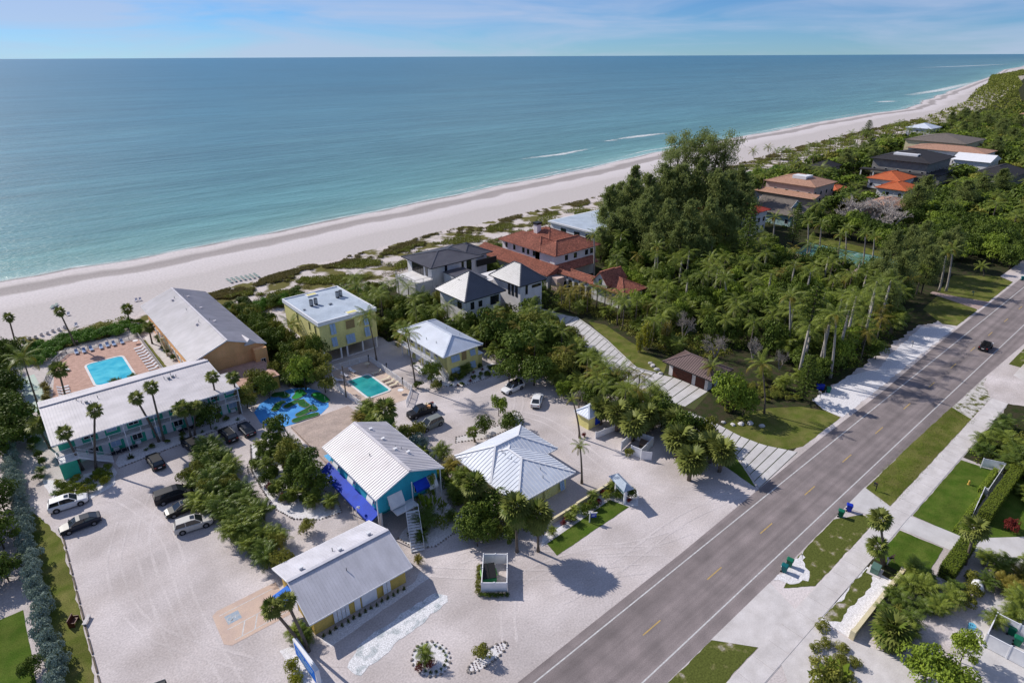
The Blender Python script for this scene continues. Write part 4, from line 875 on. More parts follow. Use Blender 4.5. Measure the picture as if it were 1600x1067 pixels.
panel_fence('grey rail fence along the beach side of the pink pool deck', [(2.0, 148.4), (4.9, 153.0), (18.6, 152.2)], m=M_grey, h=1.1)
panel_fence('pale rail fence between the pink pool deck and the orange building', [(18.6, 152.1), (18.5, 128.8)], m=M_conc2, h=1.1)
panel_fence('short grey fence beside the sabal palm left of the pink pool deck', [(2.0, 148), (-0.4, 139), (-1.0, 136)], m=M_grey, h=1.0)
ground('mint_path', [(-4.5, 146), (-1.5, 146), (-0.5, 129), (-3.5, 128)], 0.012, mat('mint_paving', (0.36, 0.50, 0.44), (0.42, 0.46, 0.42), scale=0.5))
ground('path', [(19.3, 152), (20.4, 152), (21.2, 143), (20.8, 130), (19.8, 121), (18.9, 121), (19.6, 131), (19.9, 143)], 0.012, M_conc)
ground('lawn', [(18.8, 150), (19.4, 150), (19.6, 128), (18.8, 128)], 0.011, M_lawn)

# blue mini golf and timber deck
blue_poly = [(26.2,98.4),(26.6,102.4),(28.4,104.6),(31.5,106.4),(35.1,106.6),(37.6,105),(38.8,102),(38.9,98.6),(37.6,95.6),(35.5,94.1),(31.5,93.9),(28.4,94.3),(26.8,96)]
ground('mini_golf_surface', blue_poly, 0.018, M_blueturf)
def blob(path, w, z=0.05, m=M_putt, label='', grp='putting greens on the blue surface'):
    mb = MB(); o = []
    P = [Vector(p) for p in path]; ww = w if hasattr(w, '__len__') else [w]*len(P); Lf = []; Rt = []
    for i, p in enumerate(P):
        d = (P[min(i+1, len(P)-1)]-P[max(i-1, 0)]).normalized(); nn = Vector((-d.y, d.x)); Lf.append(p+nn*ww[i]/2); Rt.append(p-nn*ww[i]/2)
    def arc(c, frm, n=5, r_=1):
        v = frm - c; return [c + Vector((v.x*math.cos(t)-v.y*math.sin(t), v.x*math.sin(t)+v.y*math.cos(t))) for t in [-math.pi*(k+1)/(n+1) for k in range(n)]]
    poly = Lf + arc(P[-1], Lf[-1]) + Rt[::-1] + arc(P[0], Rt[0])
    g = thing('putting_green', label, 'putting green', (*path[0], 0), 0, None)
    MB().prism([(v.x, v.y) for v in poly], 0.018, z+0.05).build('turf', m, g, world=True)
    e = MB(); n = len(poly)
    for i in range(n): a, c = poly[i], poly[(i+1) % n]; e.beam((a.x, a.y, 0.07), (c.x, c.y, 0.07), 0.12, 0.12)
    e.build('rim', mat('pale_rim', (0.16, 0.20, 0.13)), g, world=True)
    q = P[-1]; MB().tube([(q.x, q.y, 0.1), (q.x, q.y, 0.9)], 0.025, 5).build('flag_stick', M_white, g, world=True)
blob([G(463,621), G(470,616), G(468,612)], [1.6, 2.2, 1.6], m=M_putt2, label='kidney shaped bright green at the top of the blue surface')
blob([G(494,617), G(501,621), G(508,626)], [1.8, 1.9, 1.6], m=M_putt2, label='bright oblong green at the right edge of the blue surface')
blob([G(449,635), G(456,631), G(462,628), G(470,627), G(474,632), G(478,634)], [1.3,1.3,1.2,1.5,1.5,1.4], label='long curved dark green in the middle of the blue surface')
blob([G(468,648), G(478,643), G(484,640), G(487,636), G(489,640)], [1.4,1.5,1.6,1.8,1.6], label='hooked dark green below the curved one')
blob([G(463,657), G(475,653), G(493,648)], [1.5,1.4,1.3], label='straight dark green nearest the timber deck')
blob([G(430,640), G(436,631), G(441,629)], [1.3,1.3,1.1], label='small dark green under the tree at the left of the blue surface')
blob([G(432,617), G(440,616), G(446,619)], [1.8,1.9,1.6], label='dark green in the upper left of the blue surface')
dk = thing('timber_deck', 'large bare weathered timber deck between the blue golf surface and turquoise house', 'deck', (35, 85, 0))
kb = MB()
i = 0
pm_ = MB().box(0, 10.6, 0, 0.265, 0.10, 0.32).mesh('plank', M_deckb)
for i in range(0, 62):
    y = 76.4 + i*0.27
    x0 = 29.6 if y < 92.9 else 29.9
    o = inst('plank', pm_, dk, (x0-35 + 0.02*math.sin(i*3.1), y-85, 0.003*math.sin(i*1.7))); o.scale = (1.0 if y > 76.4 else .98, .97, 1)
MB().box(29.5, 40.3, 76.3, 93.2, 0.0, 0.10).build('frame', M_deckb, dk, world=True)
um = thing('sunshade', 'light blue canopy beside the far gable of the turquoise house', 'canopy', (30.2, 77.6, 0)); MB().tube([(0,0,.3),(0,0,2.5)], .04, 6).build('pole', M_white, um)
MB().add([(-1.2,-1,2.3),(1.2,-1,2.3),(1.2,1,2.3),(-1.2,1,2.3),(0,0,2.75),(0,0,2.68)], [(0,1,4),(1,2,4),(2,3,4),(3,0,4),(1,0,5),(2,1,5),(3,2,5),(0,3,5)]).build('canvas', mat('sky_blue_canvas', (0.06,0.36,0.66)), um)

# ------------------------------------------------------------------ neighbours: grey modern house, red tiled villa, garage
b = thing('modern_house', 'white modern house with slate hip roofs, biggest roof toward the beach', 'house', (90, 125, 0))
MB().box(83.2, 98.0, 129.6, 141.6, 0, 8.4).box(98.0, 102.6, 131.6, 141.0, 0, 8.2).build('wall', M_stuccow, b, world=True)
hip(b, 82.0, 99.2, 128.4, 142.7, 8.45, 10.1, M_roofdk, sp=0.45, rib=(0.03, 0.03), fascia=M_dark)
hip(b, 94.0, 103.9, 130.4, 142.4, 8.30, 9.95, M_roofdk, sp=0.45, rib=(0.03, 0.03), fascia=M_dark)
MB().box(84, 88, 141.4, 141.8, 7, 7.2).build('lintel', M_dark, b, world=True)
MB().box(78.0, 83.2, 129.8, 139.5, 0, 4.9).build('terrace_block', M_stuccow, b, world=True); railing(b, (78.1, 129.9, 4.9), (78.1, 139.4, 4.9), h=0.9, m=M_grey); railing(b, (78.1, 129.9, 4.9), (83, 129.9, 4.9), h=0.9, m=M_grey)
window(b, 'x-', 83.2, 136.5, 5.2, 5.4, 2.7, fm=M_dark, mull=3); window(b, 'x-', 83.2, 132.2, 5.4, 0.9, 2.3, fm=M_dark, mull=0)
for u, z, w, h in ((87.5,4.6,.6,3.2),(92.9,4.6,.6,3.2),(95,5.0,1.5,3.0),(85,1,1.5,2),(90,1,1.5,2)): window(b, 'y-', 129.6, u, z, w, h, fm=M_dark, mull=0)
MB().box(97.2, 104.0, 128.9, 129.1, 5.6, 7.4).build('louvre_screen', M_dark, b, world=True)
MB().box(86, 92, 118.2, 128.5, 0, 6.6).box(88, 98, 116.2, 122, 0, 6.3).build('link_wing', M_stuccow, b, world=True)
MB().box(85.9, 92.1, 118.1, 128.6, 6.6, 6.8).build('link_roof', M_roofdk, b, world=True)
b2 = thing('modern_house_wing', 'front pavilion of the modern house with pyramid slate roof and two tone slopes', 'house', (82, 112, 0))
MB().box(77.0, 87.0, 106.6, 117.0, 0, 7.4).build('wall', M_stuccow, b2, world=True)
hip(b2, 76.0, 88.0, 105.7, 118.0, 7.45, 12.0, M_roofdk2, sp=0.42, rib=(0.04, 0.04), fascia=M_dark)
window(b2, 'y-', 106.6, 85.2, 4.6, 2.4, 2.0, fm=M_dark); window(b2, 'y-', 106.6, 78.7, 4.9, 0.9, 1.6, fm=M_dark, mull=0); window(b2, 'y-', 106.6, 81, 5.0, 0.9, 1.3, fm=M_dark, mull=0); window(b2, 'x-', 77.0, 109.2, 4.8, 1.4, 1.5, fm=M_dark, mull=0)
vents(b2, [(79.5,112.4,9.9),(79.5,112.9,9.9),(79.6,111.9,9.9)])
b3 = thing('modern_house_wing', 'garage pavilion of the modern house with pyramid roof over a dark opening', 'house', (95.5, 110, 0))
MB().box(92.0, 99.0, 105.2, 115.4, 3.6, 7.9).box(92.0, 92.5, 105.2, 115.4, 0, 3.6).box(98.5, 99.0, 105.2, 115.4, 0, 3.6).box(92.5, 98.5, 109, 115.4, 0, 3.6).build('wall', M_stuccow, b3, world=True)
hip(b3, 91.1, 99.9, 104.3, 116.2, 7.95, 11.6, M_roofdk2, sp=0.42, rib=(0.04, 0.04), fascia=M_dark, k=1.05)
MB().box(92.8, 98.2, 108.9, 108.98, 0, 3.3).build('garage_opening', M_dark, b3, world=True)
window(b3, 'y-', 105.2, 97.2, 6.4, 2.8, 0.6, fm=M_dark, mull=0); window(b3, 'y-', 105.2, 94.0, 5.2, 0.6, 2.1, fm=M_dark, mull=0)
for u in (106.6, 108.0, 109.3): window(b3, 'x-', 92.0, u, 4.6, 0.7, 2.8, fm=M_dark, mull=0)
ground('paved_court', [(92.5, 99), (92.5, 109), (98.5, 109), (101, 97)], 0.012, M_conc2)

tile = dict(rib=(0.13, 0.06))
b = thing('villa', 'white Mediterranean villa with terracotta tile roofs behind the slate roofed house', 'house', (118, 128, 0))
MB().box(114.0, 122.0, 122.2, 138.4, 0, 8.3).box(114.0, 130.2, 116.2, 124.0, 0, 8.2).build('wall', M_stuccow, b, world=True)
hip(b, 113.0, 123.0, 121.2, 139.2, 8.5, 10.9, M_tile, sp=0.34, seam_m=M_tile, fascia=M_tile, **tile)
hip(b, 113.2, 131.2, 115.2, 124.6, 8.45, 11.0, M_tile, sp=0.34, seam_m=M_tile, fascia=M_tile, **tile)
hip(b, 119.0, 131.0, 124.0, 137.5, 8.9, 11.5, M_tile, sp=0.34, seam_m=M_tile, fascia=M_tile, **tile)
MB().box(121.9, 130.0, 124.0, 136.8, 0, 8.8).build('rear_wall', M_stuccow, b, world=True)
MB().box(121.5, 123.1, 131.5, 133, 9, 12.6).build('chimney', M_stuccow, b, world=True); MB().box(121.3, 123.3, 131.3, 133.2, 12.6, 13.2).build('chimney_cap', M_dark, b, world=True)
# lower skirt roof along the side
mb = MB(); mb.add([(109.6,114.5,3.9),(114.0,114.5,5.7),(114.0,147,5.7),(109.6,147,3.9),(109.6,114.5,3.7),(114.0,114.5,3.7),(114.0,147,3.7),(109.6,147,3.7)], [(0,1,2,3),(4,7,6,5),(0,4,5,1),(2,6,7,3),(0,3,7,4)])
lr = mb.build('lower_roof', M_tile, b, world=True); sb = MB(); ribs(sb, [(109.6,114.5,3.9),(114.0,114.5,5.7),(114.0,147,5.7),(109.6,147,3.9)], 0.34, .13, .06); sb.build('tile_row', M_tile, lr, world=True, kind='stuff')
MB().box(110.4, 114.0, 115, 146.5, 0, 3.7).build('side_wing', M_stuccow, b, world=True)
for u in (124.5, 127, 129, 133, 136.5): window(b, 'x-', 114.0, u, 6.4, 0.8, 1.3, fm=M_dark, mull=0)
for u in (118.5, 122, 126.5, 128.6): window(b, 'y-', 116.2, u, 6.2, 1.0, 1.3, fm=M_dark, mull=0)
mb = MB(); mb.add([(114.2,113.6,4.3),(129,113.6,4.3),(129,116.2,5.6),(114.2,116.2,5.6),(114.2,113.6,4.1),(129,113.6,4.1),(129,116.2,4.1),(114.2,116.2,4.1)], [(0,1,2,3),(4,7,6,5),(0,4,5,1),(0,3,7,4),(1,5,6,2)]); mb.build('porch_roof', M_tile, b, world=True)
# arcade
b = thing('arcade', 'tile roofed arcade with arches joining the villa to its corner cottage', 'arcade', (116, 108, 0))
gable(b, 113.4, 117.4, 101.5, 114.4, 4.2, 5.4, 'y', M_tile, sp=0.34, **tile, fascia=M_tile)
ys = [101.9, 104.2, 106.5, 108.8, 111.1, 113.4]
for i, y in enumerate(ys): MB().box(113.8, 114.25, y-.22, y+.22, 0, 3.2).build('pillar', M_stuccow, b, world=True)
for y0, y1 in zip(ys, ys[1:]):
    mb = MB(); n = 8; w2 = (y1-y0)/2-.22; yc = (y0+y1)/2
    top = [(yc - w2 + 2*w2*k/n, 2.2 + math.sqrt(max(0, w2*w2 - (-w2+2*w2*k/n)**2))*0.95) for k in range(n+1)]
    for (a, za), (c, zc) in zip(top, top[1:]): mb.add([(113.85,a,za),(113.85,c,zc),(113.85,c,4.1),(113.85,a,4.1),(114.2,a,za),(114.2,c,zc),(114.2,c,4.1),(114.2,a,4.1)], [(3,2,1,0),(4,5,6,7),(0,1,5,4)])
    mb.build('arch', M_stuccow, b, world=True)
MB().box(116.6, 116.9, 101.6, 114.2, 0, 4.1).build('back_wall', M_cream, b, world=True)
MB().box(110.6, 113.2, 111.6, 113.8, 0, 3.6).build('porch_wall', M_pinkw, b, world=True)
b = thing('cottage', 'corner cottage of the villa with gabled dormer and terracotta hip roof', 'house', (117.5, 97, 0))
MB().box(113.8, 121.4, 91.8, 101.4, 0, 4.0).build('wall', M_stuccow, b, world=True)
for x in (115, 117.5, 120): MB().wbox('y-', 91.8, x-.45, x+.45, 0.02, .12, 0, 3.1).build('pilaster', M_cream, b, world=True)
hip(b, 112.9, 122.2, 90.8, 102.2, 4.1, 6.4, M_tile, sp=0.34, fascia=M_tile, **tile)
gable(b, 112.9, 118.5, 96.2, 101.6, 5.2, 8.2, 'x', M_tile, sp=0.34, wallm=M_stuccow, inset=0.4, fascia=M_tile, **tile)
MB().box(113.35, 118, 96.8, 101.0, 4.0, 5.2).build('dormer_wall', M_stuccow, b, world=True)
gable(b, 116.5, 122.3, 97.5, 102.5, 5.0, 7.4, 'x', M_tile, sp=0.34, wallm=M_stuccow, inset=0.4, fascia=M_tile, **tile)
window(b, 'x-', 113.3, 98.9, 5.0, 0.8, 1.2, fm=M_dark, mull=0)

b = thing('garage', 'white garage with brown hip roof and two dark wooden doors', 'garage', (97, 59, 0))
MB().box(94.1, 99.3, 54.2, 63.0, 0, 2.95).build('wall', M_stuccow, b, world=True)
hip(b, 92.9, 100.3, 52.9, 63.9, 3.0, 4.75, M_roofbr, sp=0.48, rib=(0.07, 0.07), fascia=M_dark)
for u0, u1 in ((57.7, 62.1), (54.9, 56.9)):
    d = MB().wbox('x-', 94.1, u0, u1, 0.01, 0.06, 0.02, 2.3).build('garage_door', M_wood, b, world=True)
    for k in range(4): MB().wbox('x-', 94.1, u0+.05, u1-.05, 0.06, 0.09, 0.06+k*.56, 0.54+k*.56).build('panel', M_wood, d, world=True)
# slab driveway of the neighbours with grass joints
ground('drive_base', [(98.5, 103), (103, 97), (96.5, 81), (91.0, 68.5), (94.0, 63.5), (94.0, 53.6), (86.5, 51.8), (84.5, 58), (84.9, 66), (90.4, 81), (93, 92), (91.5, 100)], 0.010, mat('joint_grass', (0.05, 0.08, 0.012), (0.08, 0.07, 0.03)))
dr = thing('slab_driveway', 'curving driveway of long pale concrete slabs with grass joints', 'driveway', (95, 80, 0)); del dr['category']; dr['kind'] = 'structure'
Ld = [(91.5,100),(92.9,92),(92.0,86),(90.3,80),(87.8,74),(85.2,67.5),(84.6,62),(84.6,57.6),(86.2,53.4)]
Rd = [(98.6,103),(101.5,96),(99.8,90),(97.0,82),(94.3,76),(91.3,69),(92.4,65),(93.95,61),(93.95,53.9)]
def along(P, t):
    Ls = [math.dist(a, c) for a, c in zip(P, P[1:])]; T = sum(Ls)*t
    for (a, c), l in zip(zip(P, P[1:]), Ls):
        if T <= l: return Vector((a[0]+(c[0]-a[0])*T/l, a[1]+(c[1]-a[1])*T/l))
        T -= l
    return Vector(P[-1])
rnd = random.Random(5); N = 27
for i in range(N):
    t0, t1 = i/N+.0019, (i+1)/N-.0019; s = [0.0, 0.5 + (0.12 if i % 2 else -0.12), 1.0]
    for j in range(2):
        a, c = s[j], s[j+1]
        q = [along(Ld, t0).lerp(along(Rd, t0), a), along(Ld, t0).lerp(along(Rd, t0), c), along(Ld, t1).lerp(along(Rd, t1), c), along(Ld, t1).lerp(along(Rd, t1), a)]
        MB().prism([(v.x, v.y) for v in q], 0.01, 0.05+rnd.random()*.006).build('slab', M_conc2, dr, world=True)
ground('lawn', [(97.2,81),(99.9,88),(102,92),(103.5,88),(100.5,78),(98.5,70),(97.5,66),(94,64),(91.6,68.2),(94.6,76)], 0.012, M_lawn)
kbm = MB()
for (a, c) in zip(Rd[1:6], Rd[2:7]): kbm.beam((a[0]+.25, a[1], .06), (c[0]+.25, c[1], .06), .22, .14)
kbm.build('kerb', M_conc2, kind='structure')
dr2 = thing('slab_driveway', 'driveway mouth of pale slabs meeting the road beside the lawn', 'driveway', (80, 40, 0)); del dr2['category']; dr2['kind'] = 'structure'
L2, R2 = [(82.6,52),(82.3,46),(80.8,41),(78.2,37),(74.8,32.6)], [(85.4,52),(85.4,46),(85.0,42),(85.5,38),(87.8,33.4)]
ground('drive_base', L2 + R2[::-1], 0.009, mat('joint_grass', (0.05,0.08,0.012)))
for i in range(13):
    t0, t1 = i/13+.0042, (i+1)/13-.0042
    for a, c in ((0, .42 + .16*(i % 2)), (.42 + .16*(i % 2), 1)):
        q = [along(L2, t0).lerp(along(R2, t0), a), along(L2, t0).lerp(along(R2, t0), c), along(L2, t1).lerp(along(R2, t1), c), along(L2, t1).lerp(along(R2, t1), a)]
        MB().prism([(v.x, v.y) for v in q], 0.01, 0.05).build('slab', M_conc2, dr2, world=True)
ground('lawn', [(80.5,48),(82.0,46),(80.4,41),(77.8,37),(74.6,33),(76,40)], 0.012, M_lawnd)

# ------------------------------------------------------------------ houses farther off
def simple_house(label, x0, x1, y0, y1, h, zr, wm, rm, name='house', storeys=2, extra=None, sp=0, over=0.9, wsp=5, fascia=None, **kw):
    b = thing(name, label, 'house', ((x0+x1)/2, (y0+y1)/2, 0))
    MB().box(x0+over, x1-over, y0+over, y1-over, 0, h-.05).build('wall', wm, b, world=True)
    r = hip(b, x0, x1, y0, y1, h, zr, rm, sp=sp, fascia=fascia or rm, **kw)
    for s in range(storeys):
        z = 1.0 + s*3.0
        if z + 1.6 > h: break
        k = y0+over+1.6
        while k < y1-over-1: window(b, 'x-', x0+over, k, z, 1.2, 1.5, fm=M_stuccow, mull=0); k += wsp
        k = x0+over+1.8
        while k < x1-over-1: window(b, 'y-', y0+over, k, z, 1.3, 1.6, fm=M_stuccow, mull=0); k += wsp
    return b, r
b, r = simple_house('pink stucco house with pale clay roof and white skylight left of the bare tree', 261, 281, 115, 138, 8, 11, M_pinkw, M_tile2)
MB().box(266, 272, 122, 128, 9.6, 10.9).build('skylight', M_white, r, world=True)
MB().box(258.5, 262, 114, 139, 0, 4.2).build('side_wing', M_pinkw, b, world=True); mb = MB().add([(256.8,113,4.0),(262.2,113,5.2),(262.2,140,5.2),(256.8,140,4.0)], [(0,1,2,3)]); mb.build('lower_roof', M_tile2, b, world=True)
b, r = simple_house('teal sided house with grey shingle roof half hidden by royal palms', 222, 241, 104, 124, 4.2, 7.2, M_tealw, M_shing, storeys=1)
gable(b, 228, 236, 108, 122, 5.6, 8.0, 'y', M_shing, sp=0, wallm=M_tealw)
b, r = simple_house('white mansion with bright red tile roof hidden behind the tall pines', 193, 211, 107, 125, 8.0, 11.2, M_stuccow, M_tiler, sp=0.5, wsp=3.2)
MB().box(186, 194.5, 108, 112, 0, 3.4).build('entrance_porch', M_stuccow, b, world=True)
b = thing('flat_roofed_house', 'white flat roofed house half hidden by pines behind the villa', 'house', (152, 136, 0))
MB().box(141, 164, 126, 146, 0, 7.6).build('wall', M_stuccow, b, world=True); rr_ = MB().box(140.3, 164.7, 125.3, 146.7, 7.6, 8.1).build('roof', mat('white_membrane', (0.66,0.67,0.70)), b, world=True)
MB().box(141.0, 164, 126.0, 146.0, 8.1, 8.12).build('roof_surface', M_membrane, rr_, world=True)
for u in (129, 134, 140): window(b, 'x-', 141, u, 4.4, 2.2, 2.2, fm=M_dark)
for u in (145, 151, 158): window(b, 'y-', 126, u, 4.4, 2.6, 2.2, fm=M_dark)
b, r = simple_house('house with huge black hip roof and long white skylight under construction', 349, 384, 102, 130, 9.8, 13.6, M_greyw, M_shinb, wsp=5.5, over=1.5)
MB().box(355.5, 359.5, 110.5, 121.5, 11.4, 12.5).build('skylight', M_white, r, world=True)
MB().box(345, 349.6, 100, 132, 4.4, 4.9).build('balcony', M_shinb, b, world=True)
for y in range(101, 132, 6): MB().box(345.4, 345.9, y, y+.5, 0, 4.4).build('column', M_stuccow, b, world=True)
MB().box(352, 372, 97.5, 103, 0, 4.6).build('front_wing', M_greyw, b, world=True); MB().box(351, 373, 97, 103.2, 4.6, 4.9).build('front_roof', M_shinb, b, world=True)
b, r = simple_house('sprawling house with grey brown tile roof near the top right', 450, 488, 116, 150, 9, 12.5, M_cream, M_shing, wsp=6)
b, r = simple_house('pale clay roofed house before the grey brown one, long and low', 424, 446, 99, 139, 7.5, 9.6, M_stuccow, M_tile2, wsp=6)
MB().box(404, 422, 92, 108, 0, 6.0).build('garage_wing', M_white, b, world=True)
MB().add([(403,91,6),(423,91,6),(423,109,6),(403,109,6),(413,91,8.8),(413,109,8.8)], [(0,1,4),(1,2,5,4),(2,3,5),(3,0,4,5)]).build('garage_roof', M_white, b, world=True)
simple_house('small house with dark hip roof at the right edge beside the boats', 364, 394, 72, 89, 5.4, 8.8, M_greyw, M_shinb, storeys=1)
simple_house('low house with bright orange tile roof behind the round leafy tree', 303, 320, 95, 108, 4, 6.2, M_stuccow, M_tileo, storeys=1, sp=0.6)
simple_house('second orange tiled roof behind the leafy tree, farther back', 321, 341, 104, 119, 4.6, 7.4, M_stuccow, M_tileo, storeys=1, sp=0.6)
simple_house('small orange roofed outbuilding beside the pink house', 286, 298, 116, 124, 3.2, 4.6, M_stuccow, M_tileo, storeys=1)
simple_house('small dark roofed pavilion on the beach side of the black roofed house', 330, 346, 141, 152, 5.2, 7.8, M_greyw, M_shinb, storeys=1)
simple_house('clay roofed house hidden behind the bare tree', 262, 282, 84, 97, 4.2, 6.2, M_pinkw, M_tile2, storeys=1)
rnd = random.Random(11)
far = [(560,175,'far white roofed house among the trees at the right edge'),(640,120,'far grey roofed house past the clay roofed one'),(760,150,'far pale house on the inland side of the woods'),
       (900,165,'small far house with white walls near the beach bend'),(1050,205,'far house with tan roof beyond the beach bend'),(1250,240,'far grey house near the last beach trees'),(1500,300,'tiny pale house at the far end of the shore'),(1900,360,'farthest low white building by the distant beach'),(505,78,'far white walled house behind the dark roof at the right edge'),(585,68,'far tan roofed house close to the road at the right edge'),(690,60,'far grey house near the road in the upper right corner'),(830,95,'distant pale roof between treetops in the upper right corner'),(1010,110,'distant tan roof near the upper right corner'),(1180,140,'most distant white roof on the road side')]
for i, (x, y, lb) in enumerate(far):
    simple_house(lb, x-11, x+11, y-9, y+9, 7, 10, [M_stuccow, M_greyw, M_cream][i % 3], [M_roofb, M_shing, M_tile2, M_roofw][i % 4], wsp=7)
wt = thing('glass_tower', 'slim pale tower beside the teal house', 'tower', (224, 121, 0)); MB().box(-1.2,1.2,-1.2,1.2,0,9).build('shaft', M_tealw, wt); MB().add([(-2,-2,9),(2,-2,9),(2,2,9),(-2,2,9),(0,0,10.6)], [(0,1,4),(1,2,4),(2,3,4),(3,0,4),(3,2,1,0)]).build('roof', M_shing, wt)

# ------------------------------------------------------------------ vehicles
def paint(nm, c): return mat('paint_' + nm, c, tuple(x*.97 for x in c), rough=0.36, scale=2, fine=0, spec=0.35, coat=0.0)
def make_car(kind, pm, label, x, y, ang, roof_dark=False, rack=False, sunroof=False):
    t = thing({'suv': 'parked_car', 'sedan': 'parked_car', 'van': 'parked_van', 'pickup': 'pickup_truck', 'jeep': 'jeep'}[kind], label, {'pickup': 'pickup', 'van': 'van', 'jeep': 'jeep'}.get(kind, 'car'), (x, y, 0.012), ang)
    # stations along the length: x, half width, sill z, shoulder z
    S = {'suv': (4.75, 1.88, 1.70, [(-2.37,.72,.5,.95),(-2.3,.88,.34,1.05),(-1.6,.94,.26,1.08),(0,.95,.25,1.04),(1.1,.94,.26,1.02),(1.9,.90,.28,.95),(2.25,.80,.34,.85),(2.38,.62,.45,.70)],
                 [(-2.22,1.10,.78),(-1.95,1.64,.64),(-.2,1.72,.66),(.35,1.66,.66),(1.15,1.05,.80)]),
         'sedan': (4.8, 1.85, 1.45, [(-2.4,.70,.45,.90),(-2.3,.86,.32,.98),(-1.6,.92,.24,1.0),(0,.93,.23,.96),(1.1,.92,.24,.93),(1.9,.88,.26,.84),(2.3,.76,.32,.74),(2.42,.60,.40,.62)],
                   [(-2.0,1.0,.74),(-1.15,1.40,.60),(-.1,1.46,.62),(.35,1.42,.62),(1.25,.96,.78)]),
         'van': (5.1, 1.98, 1.78, [(-2.55,.82,.45,1.05),(-2.5,.94,.32,1.12),(-1.6,.98,.26,1.12),(0,.99,.25,1.08),(1.3,.98,.26,1.04),(2.1,.92,.28,.95),(2.45,.80,.36,.82),(2.58,.62,.45,.68)],
                 [(-2.46,1.12,.84),(-2.3,1.72,.72),(0,1.80,.74),(.6,1.74,.74),(1.6,1.08,.86)]),
         'pickup': (5.4, 1.95, 1.80, [(-2.7,.90,.5,1.08),(-2.6,.94,.42,1.10),(-1.6,.97,.34,1.10),(0,.98,.32,1.10),(1.3,.97,.32,1.12),(2.2,.94,.34,1.08),(2.6,.86,.4,1.0),(2.7,.70,.5,.85)],
                   [(-.75,1.12,.82),(-.6,1.78,.70),(.3,1.84,.72),(.75,1.78,.70),(1.35,1.12,.84)]),
         'jeep': (4.2, 1.85, 1.75, [(-2.1,.80,.5,1.0),(-2.0,.86,.42,1.02),(-1.2,.88,.38,1.02),(0,.88,.38,1.0),(1.0,.84,.4,1.05),(1.9,.72,.44,1.05),(2.1,.70,.5,1.0)],
                 [(.25,1.02,.76),(.32,1.70,.70),(.42,1.72,.70),(.5,1.70,.70),(.62,1.02,.76)])}[kind]
    Lc, Wc, Hc, st, gh = S
    mb = MB(); n = len(st); vs = []
    for (px_, hw, zl, zs) in st:
        vs += [(px_, -hw*.96, zl), (px_, -hw, (zl+zs)*.48), (px_, -hw*.985, zs-.06), (px_, -hw*.88, zs), (px_, hw*.88, zs), (px_, hw*.985, zs-.06), (px_, hw, (zl+zs)*.48), (px_, hw*.96, zl)]
    fs = []
    for i in range(n-1):
        for k in range(8): fs.append((i*8+k, (i+1)*8+k, (i+1)*8+(k+1) % 8, i*8+(k+1) % 8))
    fs += [tuple(range(7, -1, -1)), tuple((n-1)*8+k for k in range(8))]; mb.add(vs, [f[::-1] for f in fs]); mb.build('body', pm, t, smooth=False)
    # wheel wells, wheels
    fr = Lc*0.30; wr = 0.36 if kind != 'sedan' else 0.33
    for wx in (fr, -fr):
        for s in (-1, 1):
            MB().tube([(wx, s*(Wc/2-.10), wr+.02), (wx, s*(Wc/2+.006), wr+.02)], wr+.07, 14).build('wheel_arch', M_blackt, t)
            w = MB().tube([(wx, s*(Wc/2-.22), wr), (wx, s*(Wc/2+.02), wr)], wr, 14).build('tyre', M_tyre, t); w.name = 'wheel'
            MB().tube([(wx, s*(Wc/2+.015), wr), (wx, s*(Wc/2+.035), wr)], wr*.62, 10).build('rim', M_rim, w)
    # greenhouse glass, roof skin, pillars
    gv = []
    for (px_, z, hw) in gh: gv += [(px_, -hw, z), (px_, hw, z)]
    base = [(gh[0][0]-.02, st[2][3]-.05), (gh[-1][0]+.05, st[4][3]-.06)]
    g = MB(); mid = gh[1:-1]
    lowL = [(gh[0][0], -gh[0][2], gh[0][1]-.06)] + [(m_[0], -gh[0][2], st[3][3]-.03) for m_ in mid] + [(gh[-1][0], -gh[-1][2], gh[-1][1]-.08)]
    n = len(gh); low = lowL + [(a, -b_, c) for a, b_, c in lowL]; top = [(p, -hw, z) for p, z, hw in gh] + [(p, hw, z) for p, z, hw in gh]
    fs = []
    for i in range(n-1):
        fs += [(i, i+1, 2*n+i+1, 2*n+i), (n+i+1, n+i, 3*n+i, 3*n+i+1), (2*n+i, 2*n+i+1, 3*n+i+1, 3*n+i)]
    fs += [(0, 2*n, 3*n, n), (n-1, 2*n-1, 4*n-1, 3*n-1)]
    g.add(low + top, fs)
    gl = g.build('window_glass', M_glass, t)
    if kind != 'jeep':
        rf = MB()
        for (a, b_) in zip(mid, mid[1:]):
            rf.add([(a[0], -a[2]-.015, a[1]+.012), (b_[0], -b_[2]-.015, b_[1]+.012), (b_[0], b_[2]+.015, b_[1]+.012), (a[0], a[2]+.015, a[1]+.012),
                    (a[0], -a[2]-.015, a[1]-.05), (b_[0], -b_[2]-.015, b_[1]-.05), (b_[0], b_[2]+.015, b_[1]-.05), (a[0], a[2]+.015, a[1]-.05)], [(0,1,2,3),(0,4,5,1),(2,6,7,3),(0,3,7,4),(1,5,6,2)])
        ro = rf.build('roof', M_blackt if roof_dark else pm, t)
        if sunroof: MB().box(-.25, .25, -.36, .36, mid[1][1]+.012, mid[1][1]+.03).build('sunroof', M_glass, ro)
        for s in (-1, 1):
            for (p, z, hw), (p2, z2, hw2) in ((gh[0], gh[1]), (gh[-1], gh[-2])): MB().beam((p, s*(hw+.005), z-.03), (p2, s*(hw2+.005), z2), 0.10, 0.07).build('pillar', pm, t)
            xb = (mid[0][0]+mid[-1][0])/2-.1; MB().beam((xb, s*(gh[0][2]+.01), st[3][3]-.02), (xb, s*(mid[0][2]+.015), mid[0][1]+.02), 0.09, 0.05).build('pillar', pm, t)
